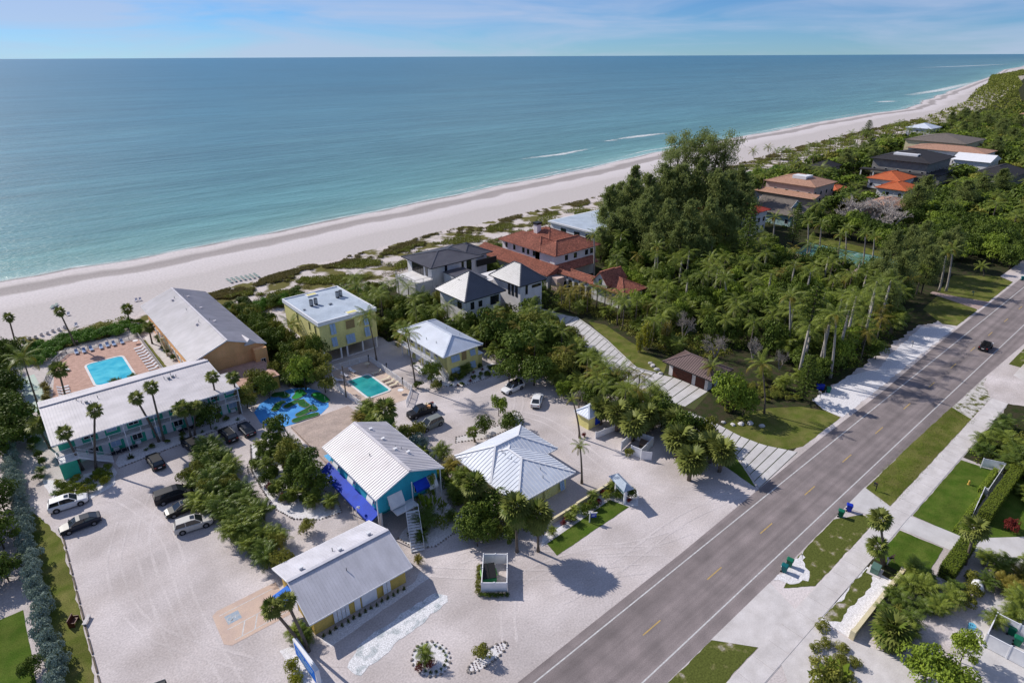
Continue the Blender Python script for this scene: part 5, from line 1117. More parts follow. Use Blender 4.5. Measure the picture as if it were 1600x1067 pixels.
        if rack:
            for s in (-1, 1):
                rr = MB().beam((mid[0][0], s*(mid[0][2]-.06), mid[0][1]+.09), (mid[-1][0], s*(mid[0][2]-.06), mid[-1][1]+.09), .04, .04).build('roof_rail', M_grey, t)
    else:
        MB().box(-1.9, .2, -.72, .72, .95, 1.0).build('cabin_floor', M_blackt, t)
        for sx in (-.2, -1.1):
            for s in (-1, 1): MB().box(sx-.25, sx+.2, s*.4-.24, s*.4+.24, 1.0, 1.15).box(sx-.32, sx-.2, s*.4-.24, s*.4+.24, 1.1, 1.65).build('seat', M_dark, t)
        MB().tube([(-.9,-.7,1.0),(-.9,-.66,1.8),(-.9,.66,1.8),(-.9,.7,1.0)], .04, 6).tube([(-.9,-.66,1.8),(.4,-.66,1.72)], .035, 6).tube([(-.9,.66,1.8),(.4,.66,1.72)], .035, 6).build('roll_bar', M_dark, t)
    if kind == 'pickup':
        MB().box(-2.55, -.9, -.78, .78, 1.08, 1.115).build('bed_floor', M_blackt, t)
    f = st[-1]; r_ = st[0]
    for s in (-1, 1):
        MB().box(f[0]-.25, f[0]-.02, s*(f[1]-.02)-.16, s*(f[1]-.02)+.16, f[3]-.10, f[3]+.06).build('headlight', M_lamp, t)
        MB().box(r_[0]-.01, r_[0]+.09, s*(r_[1]-.1)-.13, s*(r_[1]-.1)+.13, r_[3]-.20, r_[3]-.02).build('tail_light', M_tail, t)
        MB().box(gh[-1][0]-.25, gh[-1][0]-.10, s*(Wc/2+.08)-.09, s*(Wc/2+.08)+.09, gh[-1][1]-.02, gh[-1][1]+.12).build('mirror', pm, t)
        d = MB(); xs_ = [0.95, 0.0, -0.95]
        for a in xs_: d.box(a-.006, a+.006, s*Wc/2*.985-.012, s*Wc/2*.985+.012, .45, st[3][3]-.08)
        d.build('door_gap', M_blackt, t)
    MB().box(f[0]-.02, f[0]+.025, -.42, .42, .42, f[3]-.12).build('grille', M_blackt, t)
    MB().box(r_[0]-.02, r_[0]+.01, -.24, .24, .62, .74).build('number_plate', M_white, t)
    MB().box(f[0]-.4, f[0]-.01, -.85*f[1]-.15, .85*f[1]+.15, .22, .40).box(r_[0]+.02, r_[0]+.4, -r_[1]-.06, r_[1]+.06, .26, .44).build('bumper', M_dark, t)
    return t
def car(kind, pm, label, rear, front, **kw):
    a, c = G(*rear, .4), G(*front, .4)
    return make_car(kind, pm, label, (a[0]+c[0])/2, (a[1]+c[1])/2, math.atan2(c[1]-a[1], c[0]-a[0]), **kw)
PW, PB, PS, PG, PN = paint('white', (0.74,0.74,0.75)), paint('black', (0.012,0.012,0.014)), paint('silver', (0.42,0.42,0.43)), paint('grey_green', (0.20,0.215,0.20)), paint('dark_blue', (0.02,0.025,0.04))
PSg = paint('champagne', (0.52, 0.50, 0.47))
car('suv', PW, 'white car with sunroof at the left edge of the shell lot', (78,796), (135,778), sunroof=True)
car('sedan', PN, 'dark blue sedan parked just below the white car with sunroof', (155,808), (96,830))
car('van', PB, 'black minivan, farthest back of three vehicles nosed into the long hedge', (250,782), (294,767))
car('sedan', PB, 'black sedan between the minivan and the silver car at the hedge', (311,785), (263,803), sunroof=True)
car('suv', PSg, 'silver car with sunroof, nearest the viewer of three at the hedge', (277,828), (328,812), sunroof=True)
car('suv', PB, 'black car facing the mint motel beside the white rock bed', (251,733), (236,712))
car('suv', PB, 'black car half hidden by the hedge in front of the mint motel', (307,703), (292,690))
car('suv', PB, 'black car with roof rails in front of the mint motel', (366,690), (347,672), rack=True, roof_dark=False)
car('sedan', PN, 'dark sedan at the right end of the row before the mint motel', (394,681), (377,662))
car('suv', PW, 'white car with black roof backed under the trees by the reception', (812,602), (790,612), roof_dark=True)
car('sedan', PW, 'white sedan alone in the shell yard behind the reception', (836,636), (842,617))
tr_ = car('pickup', PB, 'black pickup truck with its bed full of boxes beside the grey car', (678,638), (640,651))
car('suv', PG, 'grey green car parked beside the loaded pickup truck', (690,656), (655,672))
make_car('jeep', PB, 'black open jeep driving on the road', 154.8, 25.9, 0.0)
car('suv', PB, 'black car at the bottom edge of the photo, only its roof showing', (246,1113), (246,1086))
# load in the pickup bed
cx, cy = tr_.location.x, tr_.location.y; a = tr_.rotation_euler.z; rnd = random.Random(2)
for i, (lx, ly, s, m_, lb) in enumerate([(-1.2,-.4,.34,M_cream2,'tan box at the front of the loaded pickup bed'),(-1.3,.35,.3,M_orange,'orange box in the loaded pickup bed'),(-1.9,0,.36,M_navy,'dark bag in the middle of the pickup bed'),(-2.3,-.4,.26,M_redc,'small red box at the tail of the pickup bed'),(-2.3,.4,.28,M_white,'white box at the tail of the pickup bed')]):
    o = thing('box' if i != 2 else 'bag', lb, 'box' if i != 2 else 'bag', (cx+lx*math.cos(a)-ly*math.sin(a), cy+lx*math.sin(a)+ly*math.cos(a), 1.13), a+rnd.random())
    MB().box(-s, s, -s*.8, s*.8, 0, s*1.5).build('carton' if i != 2 else 'sack', m_, o); MB().box(-s-.01, s+.01, -.04, .04, s*1.5, s*1.5+.012).build('tape', M_dark, o)

# ------------------------------------------------------------------ furniture
def make_lounger(m, name, loc, rz, label, group, back=0.55):
    t = thing(name, label, 'lounger', loc, rz, group)
    MB().beam((-1,-.32,.30),(.95,-.32,.30),.05,.05).beam((-1,.32,.30),(.95,.32,.30),.05,.05).beam((-1,-.32,.30),(-1,.32,.30),.05,.05).build('frame', M_white, t)
    for x_ in (-.85, .75):
        for s in (-1, 1): MB().beam((x_, s*.32, 0), (x_, s*.32, .3), .05, .05).build('leg', M_white, t)
    MB().box(-1.0, .25, -.29, .29, .32, .37).build('seat', m, t)
    MB().obox((.25+.36*math.cos(back), 0, .35+.36*math.sin(back)), (.36*math.cos(back),0,.36*math.sin(back)), (0,.29,0), (-.03*math.sin(back),0,.03*math.cos(back))).build('backrest', m, t)
    return t
gr = 'blue sun loungers along the beach rail of the pink pool deck'
pr = None
for i, (px_, py_) in enumerate([(120,552),(132,550),(143,547),(158.5,544),(168.5,541),(178.5,539),(191,536)]):
    x, y = G(px_, py_); lb = f'blue grey sun lounger, {["first","second","third","fourth","fifth","sixth","seventh"][i]} from the left along the beach rail of the pool deck'
    if pr is None: pr = make_lounger(M_bluesl, 'sun_lounger', (x, y, .014), R(88), lb, gr)
    else: copy_tree(pr, (x, y, .014), R(88)+random.Random(i).uniform(-.06,.06), lb, group=gr)
pw = None; gw = 'white sun loungers in the column beside the rail facing the orange building'
for i in range(9):
    x, y = 17.3, 145.5 - i*1.62; lb = f'white sun lounger, {["first","second","third","fourth","fifth","sixth","seventh","eighth","ninth"][i]} from the beach in the right hand column of the pool deck'
    if pw is None: pw = make_lounger(M_whites, 'sun_lounger', (x, y, .014), R(4), lb, gw)
    else: copy_tree(pw, (x, y, .014), R(4), lb, group=gw)
gl_ = 'white sun loungers in the short column on the left of the pool deck'
for i in range(5):
    copy_tree(pw, (2.0 - i*.05, 135.2 - i*1.35, .014), R(178), f'white sun lounger, {["first","second","third","fourth","fifth"][i]} from the beach in the left hand column of the pool deck', group=gl_)
copy_tree(pw, (3.6, 144.0, .014), R(120), 'lone white sun lounger at the left corner of the pink pool deck', group=None)
def table_thing(x, y, lb, m, h=.72, r=.55, umb=None):
    t = thing('round_table', lb, 'table', (x, y, .014)); MB().tube([(0,0,h),(0,0,h+.04)], r, 14).build('table_top', m, t); MB().tube([(0,0,0),(0,0,h)], .04, 6).build('leg', m, t); return t
table_thing(17.4, 149.0, 'round white table at the beach corner of the pink pool deck', M_white)
pc = make_lounger(M_cream2, 'sun_lounger', (50.6, 101.3, .014), R(-2), 'cream sun lounger, farthest of four beside the smaller pool', 'cream loungers beside the smaller pool')
for i in range(3): copy_tree(pc, (50.6, [97.6, 96.0, 94.6][i], .014), R(-2), ['cream sun lounger, second nearest the beach of four beside the smaller pool', 'cream sun lounger, third from the beach beside the smaller pool', 'cream sun lounger, nearest the road of four beside the smaller pool'][i], group='cream loungers beside the smaller pool')
for i, (x, y, a) in enumerate([(45.2,104.6,100),(47.2,105.2,100),(43.4,103.2,140)]): copy_tree(pw, (x, y, .014), R(a), ['white sun lounger at the beach end of the smaller pool, left one', 'white sun lounger at the beach end of the smaller pool, right one', 'white sun lounger in the corner of the picket fence'][i], group=None)
table_thing(50.6, 105.2, 'round white table in the far corner by the smaller pool', M_cream2); table_thing(50.0, 91.2, 'round white table in the near corner by the smaller pool', M_white)
def chair(x, y, a, lb, m, grp, back=.9, name='beach_chair'):
    t = thing(name, lb, 'chair', (x, y, 0), a, grp)
    MB().box(-.5, .25, -.28, .28, .22, .26).build('seat', m, t); MB().obox((.42,0,.5), (.17,0,.27), (0,.28,0), (.02,0,-.015)).build('backrest', m, t)
    for s in (-1, 1):
        for x_ in (-.42, .3): MB().beam((x_, s*.28, 0), (x_, s*.28, .4), .05, .05).build('leg', m, t)
        MB().beam((-.45, s*.3, .42), (.35, s*.3, .42), .08, .04).build('armrest', m, t)
    return t
c0 = None
for i, (x, y) in enumerate([(-1.5+k*1.15, 166.6+k*.42+(.4 if k % 2 else 0)) for k in range(8)]):
    lb = 'white beach chair in the row on the sand above the sea grape hedge'
    if c0 is None: c0 = chair(x, y, R(-80), lb, M_whites, 'white beach chairs in a row on the sand')
    else: copy_tree(c0, (x, y, 0), R(-80)+.1*math.sin(i*2), lb, group='white beach chairs in a row on the sand')
c1 = None; rnd = random.Random(4)
for i in range(14):
    x, y = 47.0 + (i % 7)*1.25, 177.2 + (i//7)*2.0 + .2*math.sin(i); lb = 'folded green beach lounger in the block stored on the sand beyond the orange building'
    if c1 is None: c1 = make_lounger(M_green if False else mat('faded_green_sling', (0.20,0.27,0.25)), 'beach_lounger', (x, y, 0), R(95), lb, 'green loungers stored on the beach', .1)
    else: copy_tree(c1, (x, y, 0), R(95)+rnd.uniform(-.1,.1), lb, group='green loungers stored on the beach')
for i, (px_, py_, lb) in enumerate([(82,481,'grey beach lounger on the sand near the left sabal palm, left one'),(88,478,'grey beach lounger on the sand near the left sabal palm, right one'),(107,493,'dark beach chair just behind the second sabal palm on the beach'),(213,471,'dark beach chair on the sand left of the orange building, left one'),(219,470,'dark beach chair on the sand left of the orange building, right one'),(119,510,'white beach chair apart from the row, nearer the pool')]):
    x, y = G(px_, py_); copy_tree(c0 if i != 1 and i != 0 else c1, (x, y, 0), R(70), lb, group=None)
c2 = None
for i in range(9):
    x, y = [4.9,5.7,6.5,7.3,8.1,15.0,15.9,16.8,17.7][i], 104.0; lb = 'navy patio chair under the mint motel walkway, ' + ['leftmost of the five', 'second of the five', 'middle of the five', 'fourth of the five', 'rightmost of the five', 'leftmost of the right four', 'second of the right four', 'third of the right four', 'rightmost of all'][i]
    if c2 is None: c2 = chair(x, y, R(-90), lb, M_navy, 'navy patio chairs under the mint walkway', name='patio_chair')
    else: copy_tree(c2, (x, y, 0), R(-90)+.15*math.sin(i*3), lb)
# bike rack with bicycles
for i in range(4):
    t = thing('bicycle', 'grey bicycle leaning in the cluster on the shell yard behind the long hedge', 'bicycle', (G(388,736)[0]+i*.55, G(388,736)[1]+.1*i, 0), R(70+7*i), 'bicycles parked on the shell yard')
    for s in (-.5, .5):
        w = MB(); P = [(s+.33*math.cos(k*math.pi/6), 0, .34+.33*math.sin(k*math.pi/6)) for k in range(13)]; w.tube(P, .025, 4, cap=False); w.build('wheel', M_tyre, t)
    MB().beam((-.5,0,.34),(-.15,0,.8),.04,.04).beam((-.15,0,.8),(.35,0,.78),.04,.04).beam((-.15,0,.35),(.35,0,.78),.04,.04).beam((-.15,0,.35),(-.15,0,.9),.04,.04).beam((.5,0,.34),(.38,0,1.0),.04,.04).beam((-.5,0,.34),(-.15,0,.35),.04,.04).build('frame', M_grey, t)
    MB().beam((.38,-.28,1.02),(.38,.28,1.02),.03,.03).build('handlebar', M_dark, t); MB().box(-.27,0,-.07,.07,.9,.95).build('saddle', M_dark, t)
# shade sail post / white bench in hedge
t = thing('picnic_table', 'pale table half hidden in the long hedge', 'table', (18.6, 75.2, 0), R(60)); MB().box(-.9,.9,-.4,.4,.7,.76).build('table_top', M_conc2, t)
for s in (-1, 1): MB().box(-.9,.9,s*.7-.14,s*.7+.14,.42,.47).build('bench', M_conc2, t)
MB().box(-.7,-.6,-.7,.7,0,.7).box(.6,.7,-.7,.7,0,.7).build('legs', M_conc2, t).name = 'leg_frame'
# wheeled bins
def wbin(x, y, a, m, lb, grp=None):
    t = thing('wheeled_bin', lb, 'bin', (x, y, .02), a, grp)
    mb = MB(); mb.add([(-.24,-.26,.06),(.24,-.26,.06),(.24,.26,.06),(-.24,.26,.06),(-.32,-.36,1.0),(.32,-.36,1.0),(.32,.36,1.0),(-.32,.36,1.0)], [(0,3,2,1),(4,5,6,7),(0,1,5,4),(1,2,6,5),(2,3,7,6),(3,0,4,7)]); mb.build('body', m, t)
    MB().add([(-.36,-.40,1.0),(.36,-.40,1.0),(.36,.40,1.05),(-.36,.40,1.05),(-.3,-.3,1.09),(.3,-.3,1.09),(.3,.32,1.13),(-.3,.32,1.13)], [(4,5,6,7),(0,1,5,4),(1,2,6,5),(2,3,7,6),(3,0,4,7),(0,3,2,1)]).build('lid', m, t)
    for s in (-1, 1): MB().tube([(s*.24,.3,.12),(s*.32,.3,.12)], .12, 8).build('wheel', M_tyre, t)
    MB().beam((-.28,.42,.98),(.28,.42,.98),.04,.04).build('handle', m, t); return t
x, y = G(1313,807); wbin(x, y, .3, M_green, 'green wheeled bin at the road edge next to the blue one')
x, y = G(1326,798); wbin(x, y, .4, M_binb, 'blue wheeled bin with raised lid at the road edge')
x, y = G(1225,893); wbin(x, y, .2, M_teal, 'teal wheeled bin nearest the viewer at the road edge')
x, y = G(1233,884); wbin(x, y, .25, M_green, 'green wheeled bin just behind the teal one at the road edge')
for px_, py_, m_, lb in ((1278,609,M_binb,'blue wheeled bin, left of the pair under the trees across the road'),(1284,609,M_binb,'blue wheeled bin next to the green one under the trees across the road'),(1294,613,M_green,'green wheeled bin under the trees across the road'),(1597,438,M_teal,'teal wheeled bin at the far right roadside')):
    x, y = G(px_, py_); wbin(x, y, .5, m_, lb)
t = enclosure('white board screen with green bins inside at the bottom right', 68.3, 3.1, 6.2, 4.0, R(-88), 1.8)
wbin(72.3, 1.6, .2, M_green, 'green wheeled bin in the white board screen, left one'); wbin(71.2, .8, .1, M_green, 'green wheeled bin in the white board screen, right one')
# mailboxes
def mailbox(x, y, lb, m=M_dark):
    t = thing('mailbox', lb, 'mailbox', (x, y, 0)); MB().box(-.05,.05,-.05,.05,0,1.1).box(-.05,.05,-.05,.45,.8,.88).build('post', m, t)
    n = 6; P = [(-.14+0*.0, 0)]; pr_ = [(-.12,1.1),(.12,1.1)] + [(.12*math.cos(math.pi*k/n), 1.25+.12*math.sin(math.pi*k/n)) for k in range(n+1)]
    vs = [(a, -.05, b_) for a, b_ in pr_] + [(a, .45, b_) for a, b_ in pr_]; k = len(pr_)
    b_ = MB().add(vs, [tuple(range(k)), tuple(range(2*k-1, k-1, -1))] + [((i+1) % k, i, k+i, k+(i+1) % k) for i in range(k)]).build('box', m, t)
    MB().box(.12,.15,.1,.2,1.2,1.4).build('flag', M_redc, t); return t
mailbox(*G(1368,767), 'black mailbox on a post at the corner of the roadside grass')
mailbox(*G(1425,542), 'pale mailbox on the white shell strip under the trees', M_grey)
mailbox(*G(1281,622), 'small mailbox at the mouth of the shaded drive', M_grey)
mailbox(*G(1520,463), 'mailbox on the far lawn beside the pink drive', M_teal)
# hydrant, utility box
x, y = G(1513,757); t = thing('fire_hydrant', 'yellow fire hydrant on the deep green lawn', 'hydrant', (x, y, .03))
MB().tube([(0,0,0),(0,0,.08)], .18, 10).tube([(0,0,.08),(0,0,.58)], .12, 10).build('barrel', M_yelp, t); MB().ellipsoid((0,0,.6), (.14,.14,.15)).build('bonnet', M_yelp, t)
for v in ((.24,0), (-.24,0), (0,-.24)): MB().tube([(0,0,.42),(*v,.42)], .06, 8).build('nozzle', M_yelp, t)
x, y = G(1367,893); t = thing('utility_box', 'grey green electrical cabinet beside the pavement and sabal palm', 'cabinet', (x, y, .02), .1)
MB().box(-.6,.6,-.45,.45,0,.8).build('cabinet', mat('grey_green_enamel', (0.11,0.20,0.17), rough=.5), t); MB().add([(-.64,-.49,.8),(.64,-.49,.8),(.64,.49,.86),(-.64,.49,.86),(-.6,-.45,.9),(.6,-.45,.9),(.6,.45,.96),(-.6,.45,.96)], [(4,5,6,7),(0,1,5,4),(1,2,6,5),(2,3,7,6),(3,0,4,7)]).build('lid', mat('grey_green_enamel', (0.11,0.20,0.17)), t)
MB().box(-.9,.9,-.75,.75,-.02,.06).build('pad', M_conc, t)
# roofed sign by the drive entrance
x, y = G(975,786); x2, y2 = G(962,772)
t = thing('roofed_sign', 'white gabled sign board on two posts by the drive entrance', 'sign', ((x+x2)/2, (y+y2)/2, 0), math.atan2(y-y2, x-x2))
for s in (-1, 1): MB().box(s*1.15-.14, s*1.15+.14, -.14, .14, 0, 2.9).build('post', M_white, t)
bd = MB().box(-1.0, 1.0, -.06, .06, 1.35, 2.55).build('board', M_white, t)
MB().box(-.9, .9, -.085, -.062, 1.5, 2.4).box(-.9,.9,.062,.085,1.5,2.4).build('sign_face', mat('sea_green_sign', (0.10, 0.30, 0.28), (0.30,0.42,0.42), scale=2.2), bd)
mb = MB(); mb.add([(-2.0,-.85,2.85),(2.0,-.85,2.85),(2.0,.85,2.85),(-2.0,.85,2.85),(-1.25,0,3.55),(1.25,0,3.55)], [(0,1,5,4),(1,2,5),(2,3,4,5),(3,0,4),(3,2,1,0)]); mb.build('roof', M_membrane, t)
x, y = G(921,816); t = thing('hanging_sign', 'white post with small blue hanging sign on the narrow lawn', 'sign', (x, y, 0), R(-35))
MB().box(-.06,.06,-.06,.06,0,1.9).build('post', M_white, t); MB().box(-.2,1.0,-.05,.05,1.55,1.66).build('arm', M_white, t); bd = MB().box(.2,.9,-.02,.02,.85,1.45).build('board', M_binb, t); MB().box(.28,.82,-.026,-.021,1.25,1.33).box(.28,.66,-.026,-.021,1.05,1.12).build('lettering', M_white, bd)
x, y = G(497,1063); t = thing('entrance_sign', 'tall white slab sign with blue painted face at the bottom left garden bed', 'sign', (12.45, 47.4, 0), R(92))
MB().box(-2.6,2.6,-.2,.2,0,2.3).build('slab', M_white, t); MB().box(-2.3,2.3,.2,.225,.35,2.05).build('blue_face', M_awnb2, t); mb = MB()
for k, (u0, u1, zz) in enumerate([(-1.9,-.2,1.5),(.1,1.8,1.5),(-1.6,1.5,1.05),(-1.0,.9,.7)]): mb.box(u0,u1,.226,.235,zz,zz+.16)
mb.build('painted_band', mat('pale_sign_blue', (0.30,0.50,0.72)), t)
# accessible bay
ground('parking_pad', [(6.6,58.6),(8.2,55.2),(15.2,54.6),(14.8,61.9),(8.2,61.4)] if False else [(7.0,60.9),(6.8,56.2),(7.4,55.5),(14.0,55.4),(14.4,61.2),(7.6,61.3)], 0.012, mat('peach_concrete', (0.58,0.43,0.34),(0.50,0.37,0.31), scale=.6, fine=.08))
for q in ([(7.6,60.4),(13.6,60.4)], [(7.7,57.9),(14.0,57.9)], [(7.9,56.0),(13.8,56.0)]):
    (a, b_), (c, d_) = q; ground('bay_line', [(a,b_-.05),(c,d_-.05),(c,d_+.05),(a,b_+.05)], .016, M_linew)
for k in range(4): ground('bay_hatch', [(8.6+k*1.4,56.05),(8.75+k*1.4,56.05),(9.65+k*1.4,57.85),(9.5+k*1.4,57.85)], .0162, M_linew)
ground('symbol_panel', [(8.0,58.5),(9.5,58.5),(9.5,59.9),(8.0,59.9)], .016, mat('worn_blue_marking', (0.25,0.34,0.45),(0.38,0.40,0.42), scale=3))
# wheelchair symbol: wheel arc, body and seat strokes, head
def stroke(pts, w, name='wheelchair_symbol', z=.020):
    mb = MB()
    for (a, c), (d_, e_) in zip(pts, pts[1:]): v = Vector((d_-a, e_-c)).normalized(); n_ = Vector((-v.y, v.x))*w/2; mb.sheet([(a+n_.x, c+n_.y), (a-n_.x, c-n_.y), (d_-n_.x, e_-n_.y), (d_+n_.x, e_+n_.y)], z)
    return mb
sx, sy = 8.75, 59.2; mb = MB()
for seg in ([(sx-.35+.32*math.cos(R(t_)), sy-.02+.32*math.sin(R(t_))) for t_ in range(60, 341, 28)], [(sx+.38, sy+.12), (sx+.0, sy+.10), (sx-.12, sy-.28)], [(sx-.12,sy-.28),(sx-.55,sy-.42)], [(sx+.22,sy+.1),(sx+.18,sy-.22)], [(sx+.58,sy+.14),(sx+.50,sy+.14)]):
    q = stroke(seg, .075 if len(seg) > 2 or True else .1); mb.add(q.v, q.f)
mb.build('wheelchair_symbol', M_linew, kind='structure')
# wheel stops / parking logs on the left border
for k in range(14):
    o = thing('border_log', 'weathered timber edging log along the left border of the shell lot', 'log', (-3.95 - .03*k, 88.5 - 2.9*k, 0), R(90), 'timber logs edging the left side of the shell lot'); MB().beam((-1.25,0,.07),(1.25,0,.07),.16,.14).build('timber', M_trunk, o)
    MB().beam((-1.1,0,0),(-1.1,0,.2),.05,.05).beam((1.1,0,0),(1.1,0,.2),.05,.05).build('peg', M_dark, o)
t = thing('bench', 'dark red two seat bench on the grass strip by the lot border', 'bench', (-5.0, 69.9, 0), R(60)); MB().box(-.6,.6,-.3,.3,.4,.5).build('seat', M_wood, t); MB().box(-.6,.6,.28,.36,.5,1.0).build('backrest', M_wood, t); MB().box(-.6,-.52,-.3,.36,0,.65).box(.52,.6,-.3,.36,0,.65).build('side_frame', M_wood, t)
t = thing('low_table', 'small grey board table beside the dark red bench', 'table', (-3.9, 69.3, 0), R(60)); MB().box(-.7,.7,-.2,.2,.3,.36).build('table_top', M_conc, t); MB().box(-.6,-.5,-.15,.15,0,.3).box(.5,.6,-.15,.15,0,.3).build('leg_frame', M_conc, t)
# garden lamp by turquoise house
x, y = G(560,822); t = thing('garden_lamp', 'white curved lamp post with globe beside the blue awning', 'lamp', (x, y, 0)); MB().tube([(0,0,0),(0,0,2.8),(.05,0,3.1),(.25,0,3.25),(.42,0,3.1)], .045, 7).build('post', M_white, t); MB().ellipsoid((.42,0,2.95), (.2,.2,.2)).build('globe', M_lamp, t)
# bollard lamps round the small pool, utility poles
for i, (px_, py_, lb) in enumerate([(577,570,'black lamp post at the far corner of the picket fenced pool'),(605,583,'black lamp post halfway along the picket fenced pool'),(630,606,'black lamp post at the near corner of the picket fenced pool')]):
    x, y = G(px_, py_); t = thing('lamp_post', lb, 'lamp', (x, y, 0)); MB().tube([(0,0,0),(0,0,1.9)], .07, 8).build('post', M_dark, t); MB().tube([(0,0,1.9),(0,0,2.25)], .14, 8).build('lantern', M_dark, t)
x, y = G(541,620); t = thing('utility_pole', 'weathered wooden pole beside the smaller teal pool', 'pole', (x, y, 0)); MB().tube([(0,0,0),(0,0,6.4)], [.14,.10], 8).build('pole', M_trunk, t); MB().beam((-.3,0,6.2),(.3,0,6.2),.06,.06).build('cross_bar', M_trunk, t)
# propane tank behind the motel building
t = thing('gas_tank', 'green rounded tank lying against the left wall of the yellow motel', 'tank', (13.9, 51.9, 0), R(85)); MB().tube([(-.9,0,.6),(-.75,0,.6),(.75,0,.6),(.9,0,.6)], [.2,.42,.42,.2], 12).build('shell', M_dump, t); MB().box(-.5,-.4,-.3,.3,0,.3).box(.4,.5,-.3,.3,0,.3).build('cradle', M_dark, t)
t = thing('drum', 'white cylindrical tank behind the low hedge on the right', 'tank', (*G(1525,922), 0), R(20)); MB().tube([(-.75,0,.6),(-.6,0,.6),(.6,0,.6),(.75,0,.6)], [.35,.6,.6,.35], 14).build('shell', M_white, t); MB().box(-.5,-.4,-.4,.4,0,.3).box(.4,.5,-.4,.4,0,.3).build('cradle', M_conc, t)
x, y = G(1517,982); t = thing('bucket', 'light blue bucket on the sandy garden path at bottom right', 'bucket', (x, y, .03)); MB().tube([(0,0,0),(0,0,.5)], [.28,.36], 12).build('body', mat('light_blue_plastic', (0.12,0.42,0.60)), t); MB().tube([(0,0,.5),(0,0,.54)], .38, 12).build('lid', mat('light_blue_plastic', (0.12,0.42,0.60)), t)
x, y = G(1478,952); t = thing('garden_screen', 'small pale yellow screen with green panel in the right hand garden', 'screen', (x, y, .03), R(-55)); MB().box(-1.0,1.0,-.08,.08,0,1.3).build('frame', M_lemon, t); MB().box(-.7,.7,-.1,-.082,.3,1.1).box(-.7,.7,.082,.1,.3,1.1).build('panel', mat('sage_panel', (0.12,0.22,0.16)), t)
# cream boundary wall right
t = thing('garden_wall', 'long cream garden wall behind the white rock bed on the right', 'wall', (65.4, 12.6, 0))
for k in range(5): 
    x0 = 58.9 + k*2.66; w_ = MB().box(x0, x0+2.64, 12.45, 12.75, 0, .9).build('wall_panel', M_cream, t, world=True); MB().box(x0, x0+2.64, 12.38, 12.82, .9, .98).build('coping', M_cream, w_, world=True)
for x0 in (58.5, 72.2): MB().box(x0, x0+.38, 12.35, 12.85, 0, 1.2).build('pier', M_cream, t, world=True)
f = panel_fence('tall white board fence at the far corner of the deep green lawn', [(104.9,13.2),(105.9,11.0),(105.9,10.6)], h=1.7, solid=True)
f = panel_fence('white board fence between the deep green lawn and the clipped hedge', [(105.8,10.7),(97.6,10.55),(97.6,11.0),(90.9,10.4)], h=1.3, solid=True, post=2.4)
# low boulders
def rocks(name, label, cat, pts, r, m, grp, seed=1):
    rnd = random.Random(seed); ms = []
    for k in range(4):
        mb = MB(); mb.ellipsoid((0,0,.1), (1,.8,.6), 7, 4); mb.v = [(a*rnd.uniform(.8,1.2), b_*rnd.uniform(.8,1.2), c*rnd.uniform(.8,1.15)) for a, b_, c in mb.v]; ms.append(mb.mesh(name, m))
    for i, (x, y) in enumerate(pts):
        s = r*rnd.uniform(.7,1.3); o = inst(name, ms[i % 4], None, (x, y, 0.02), (0,0,rnd.uniform(0,6)), (s,s,s)); tag(o, label, cat, grp)
def ring(poly, sp, closed=True):
    out = []; P = [Vector(p) for p in poly]; n = len(P)
    for i in range(n if closed else n-1):
        a, c = P[i], P[(i+1) % n]; k = max(1, int((c-a).length/sp))
        out += [tuple(a+(c-a)*j/k) for j in range(k)]
    return out
def ell(cx, cy, rx, ry, a=0, n=22): return [(cx+rx*math.cos(t)*math.cos(a)-ry*math.sin(t)*math.sin(a), cy+rx*math.cos(t)*math.sin(a)+ry*math.sin(t)*math.cos(a)) for t in [2*math.pi*k/n for k in range(n)]]
bedA = ell(22.75, 40.2, 1.9, 2.2); ground('rock_bed', bedA, .014, M_whiter); rocks('edging_stone', 'rounded stone in the ring around the oval white bed with agaves', 'stone', ring(bedA, .34), .17, M_stone, 'stones edging the round white bed', 1)
bedB = ell(27.4, 36.45, 2.6, .75, .02); ground('rock_bed', bedB, .014, M_whiter); rocks('edging_stone', 'rounded stone edging the long narrow white bed near the road', 'stone', ring(bedB, .34), .17, M_stone, 'stones edging the long narrow white bed', 2)
cbed = [(20.1,85.2),(19.7,80),(19.4,74.5),(20.6,70.6),(23.2,68.2),(26.2,67.6),(27.0,70.6),(26.2,75),(26.8,82),(28.6,86),(26.5,92.2),(22.5,92.5)]
ground('rock_bed', cbed, .014, M_whiter); rocks('edging_stone', 'rounded stone edging the planted bed before the turquoise house', 'stone', ring(cbed, .42), .17, M_stone, 'stones edging the bed before the turquoise house', 3)
sbed = [(29.5,58),(30.2,54.8),(32.4,53.6),(35.5,54.0),(38.4,56.5),(38.6,60),(33,60)]
ground('rock_bed', sbed, .014, M_whiter); rocks('edging_stone', 'rounded stone edging the bed at the foot of the white stairs', 'stone', ring(sbed[:-1], .42, False), .17, M_stone, 'stones edging the bed at the foot of the white stairs', 4)
mbed = [(4.9,99.6),(4.7,101.2),(5.5,103.2),(24.6,103.2),(24.8,101.0),(18,100.6),(11,100.1)]
ground('rock_bed', mbed, .014, M_whiter); rocks('edging_stone', 'rounded stone along the front of the mint motel planting', 'stone', ring([(4.9,99.5),(11,100.0),(18,100.5),(24.8,100.9)], .42, False), .17, M_stone, 'stones edging the mint motel planting', 5)
mb2 = [(-4.0,97.5),(-2.6,94.6),(0.2,93.8),(3.4,95.2),(4.4,98.6),(4.2,101),(-2.2,101.2),(-4.6,104)]; ground('rock_bed', mb2, .014, M_whiter)
gbed = [(42.6,44.6),(44.2,45.9),(57,46.7),(61.2,46.6),(60.9,43.6),(58.4,41.6),(57.4,42.3),(56.6,45.2)]; ground('rock_bed', gbed, .013, M_whiter)
ground('lawn', [(43.1,42.2),(57.3,42.3),(56.4,45.1),(43.6,44.6)], .020, M_lawnd)
